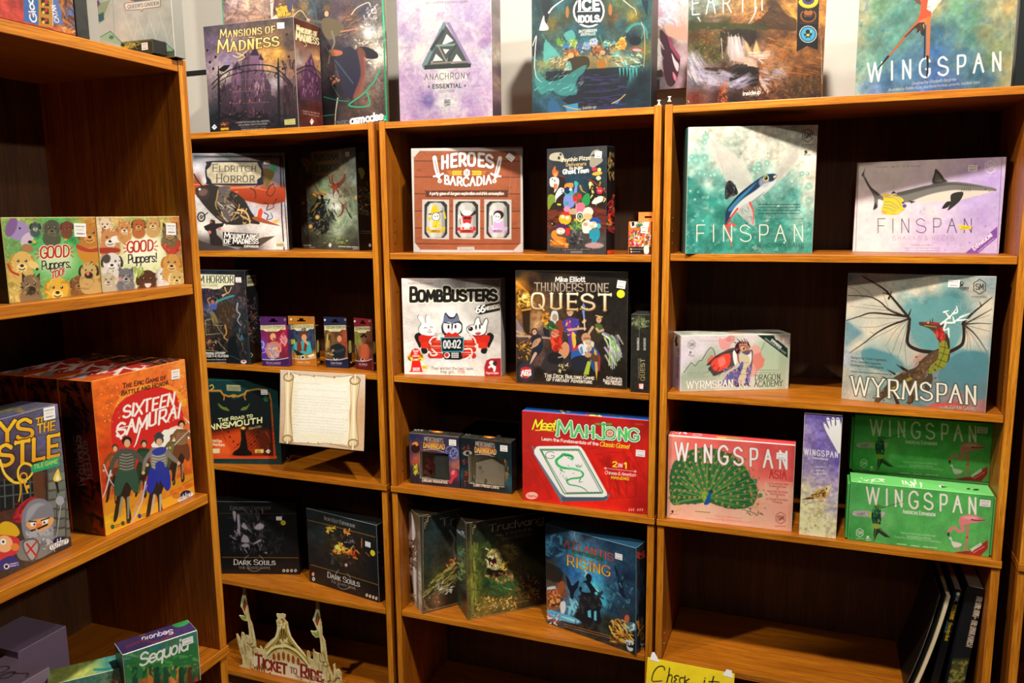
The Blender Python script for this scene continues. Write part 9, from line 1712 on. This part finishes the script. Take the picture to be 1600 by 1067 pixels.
V_ = np.c_[gx.ravel(), np.zeros(gx.size), gz.ravel()]; nX = gx.shape[1]; n_ = len(V_); V2 = V_.copy(); V2[:, 1] = .004
J, I = np.nonzero(ins[:-1, :-1]); q0 = J * nX + I; Ff = np.c_[q0, q0 + 1, q0 + nX + 1, q0 + nX]; Fb = Ff[:, ::-1] + n_
S_ = []
for dj, di, e0, e1 in ((0, -1, nX, 0), (0, 1, 1, nX + 1), (-1, 0, 0, 1), (1, 0, nX + 1, nX)):
    jj, ii = J + dj, I + di; ok = (jj < 0) | (ii < 0) | (jj >= ins.shape[0] - 1) | (ii >= nX - 1)
    out_ = ok.copy(); out_[~ok] = ~ins[jj[~ok], ii[~ok]]; qq = q0[out_]; S_.append(np.c_[qq + e0, qq + e1, qq + e1 + n_, qq + e0 + n_])
FA = np.vstack([Ff, Fb] + S_); VA = np.vstack([V_, V2]); used = np.unique(FA); rm = np.full(len(VA), -1); rm[used] = np.arange(len(used))
me = bpy.data.meshes.new('cutout_board'); VA = VA[used]; FA = rm[FA]; CA = np.vstack([Cc, np.tile(hexc('b89c70'), (n_, 1))])[used]
me.from_pydata(VA.tolist(), [], FA.tolist()); me.materials.append(MATTE)
at = me.color_attributes.new('Col', 'BYTE_COLOR', 'POINT'); at.data.foreach_set('color_srgb', np.c_[CA, np.ones(len(CA))].astype(np.float32).ravel())
ob = bpy.data.objects.new('cutout_board', me); COL.objects.link(ob); ob.parent = t
MB().add([(.26, .004, 0), (.27, .004, 0), (.27, .10, 0), (.26, .10, 0), (.26, .004, .12), (.27, .004, .12)], [(0, 1, 2, 3), (0, 4, 5, 1), (1, 5, 2), (0, 3, 4), (3, 2, 5, 4)]).build('easel_strut', CEILM, t)

# ------------------------------------------------------------------ books leaning in the bottom right bay
def book(loc, rz, tilt, w_, d_, h_, spine, pages, cover, label, front=None, curve=0.0):
    """w_ thickness, d_ depth, spine toward the aisle"""
    t = empty('book', loc, R(rz)); t.rotation_euler = (0, R(tilt), R(rz)); tag(t, label, 'book')
    mb = MB(); n = 9; cv = tuple(hexc(cover))
    for x0, x1 in ((0, .0012), (w_ - .0012, w_)):
        for i in range(n):
            z0, z1 = h_ * i / n, h_ * (i + 1) / n; c0, c1 = curve * (z0 / h_ - 1) ** 2, curve * (z1 / h_ - 1) ** 2
            mb.add([(x0 - c0, 0, z0), (x1 - c0, 0, z0), (x1 - c1, 0, z1), (x0 - c1, 0, z1), (x0 - c0, d_, z0), (x1 - c0, d_, z0), (x1 - c1, d_, z1), (x0 - c1, d_, z1)], [(0, 1, 2, 3), (5, 4, 7, 6), (0, 3, 7, 4), (1, 5, 6, 2)] + ([(3, 2, 6, 7)] if i == n - 1 else []) + ([(0, 4, 5, 1)] if i == 0 else []), cv)
    mb.build('cover', PRINT, t)
    pg = MB()
    for i in range(n):
        z0, z1 = .002 + (h_ - .004) * i / n, .002 + (h_ - .004) * (i + 1) / n; c0, c1 = curve * (z0 / h_ - 1) ** 2, curve * (z1 / h_ - 1) ** 2
        pg.add([(.0012 - c0, .002, z0), (w_ - .0012 - c0, .002, z0), (w_ - .0012 - c1, .002, z1), (.0012 - c1, .002, z1), (.0012 - c0, d_ - .002, z0), (w_ - .0012 - c0, d_ - .002, z0), (w_ - .0012 - c1, d_ - .002, z1), (.0012 - c1, d_ - .002, z1)], [(0, 1, 2, 3), (5, 4, 7, 6), (3, 2, 6, 7)] + ([(0, 4, 5, 1)] if i == 0 else []), tuple(hexc(pages)))
    pg.build('pages', MATTE, t)
    if spine is not None:
        ob = bpy.data.objects.new('spine', mesh_from_faces('spine', [((0, -.0006, 0), (w_, 0, 0), (0, 0, h_), spine)], PRINT)); COL.objects.link(ob); ob.parent = t
    return t
s1 = Art('0 0 30 0 30 300 0 300', 24, 230, '15171a'); s1.nz(.2, 20, 2).T('THE ONE RING - THE DARK FOREST', 20, 20, 20, 150, 12, 'c8b49c', w=.2, up=(1, 0))
s1.P('4c4c20', '0 190 30 178 30 260 0 260', soft=4).D('8c8440 3c5c48 2c3018', '0 190 30 290', 50, 5, 3)
s2 = Art('0 0 20 0 20 300 0 300', 16, 230, '0c0c0e'); s2.E('d8d8d8', 12, 12, 5).T('TAL', 8, 18, 8, 34, 7, 'd8d8d8', w=.2, up=(1, 0)).T('ROLE PLAYING', 7, 42, 7, 82, 8, 'd8b020', w=.24, up=(1, 0)).T('Campaign Book', 8, 92, 8, 142, 8, 'c8a828', w=.2, up=(1, 0)).L('2c6c84', '3 90 3 120', 3, sm=0)
book((1.416, .045, .4065), 0, 6.0, .034, .2, .302, s1, 'd8d0bc', '17191c', 'thick black book with pale spine lettering, rightmost in the bottom bay')
book((1.383, .06, .4065), 0, 8.0, .016, .21, .285, s2, 'e8e0c8', '101012', 'black book with yellow spine lettering, left of the thick one')
book((1.360, .048, .4065), 0, 9, .0125, .21, .272, None, 'e8d8b0', '121110', 'paperback turned with its cream page edges outward, bowed against the black books', curve=.02)
book((1.351, .07, .4065), 0, 9, .005, .21, .262, None, 'a09880', '14100c', 'thin dark booklet, leftmost of the leaning books', curve=.02)

# ------------------------------------------------------------------ push pins
def pin(loc, col, lab, tilt=(0, 0)):
    m_, t_, b_ = newmat('pin_plastic'); b_.inputs['Base Color'].default_value = (*srgb(col), 1); b_.inputs['Roughness'].default_value = .25
    t = empty('push_pin', loc); t.rotation_euler = (R(tilt[0]), R(tilt[1]), 0); tag(t, lab, 'push pin')
    MB().lathe([(.0045, .008), (.005, .009), (.0048, .010), (.0024, .0115), (.002, .016), (.0038, .0185), (.0044, .0195), (.0042, .0205)], 14).build('head', m_, t, True)
    MB().lathe([(.0003, -.004), (.0005, 0), (.0005, .008)], 8).build('needle', BRASS, t)
pin((.7085, .016, 1.823), 'f4f0e8', 'white push pin standing on the middle bookcase corner')
pin((.7345, .010, 1.829), 'f4f0e8', 'white push pin standing on the right bookcase corner')
pin((-.0405, .012, 1.8235), '20d088', 'green push pin beside the tall display board')
pin((.080, -.893, 1.829), 'd8a890', 'clear pinkish push pin at the far end of the side bookcase top')
pin((1.504, .3245, 1.895), 'f4f0e8', 'white push pin stuck in the wall right of the large bird box', (90, 0))
o = game('board_game_box', (1.452, .03, ZT), -3, .03, .10, .30, '141c1c', 'dark box edge at the far right end of the bookcase top', edge='1c2828', L='141c1c', Rt='141c1c')
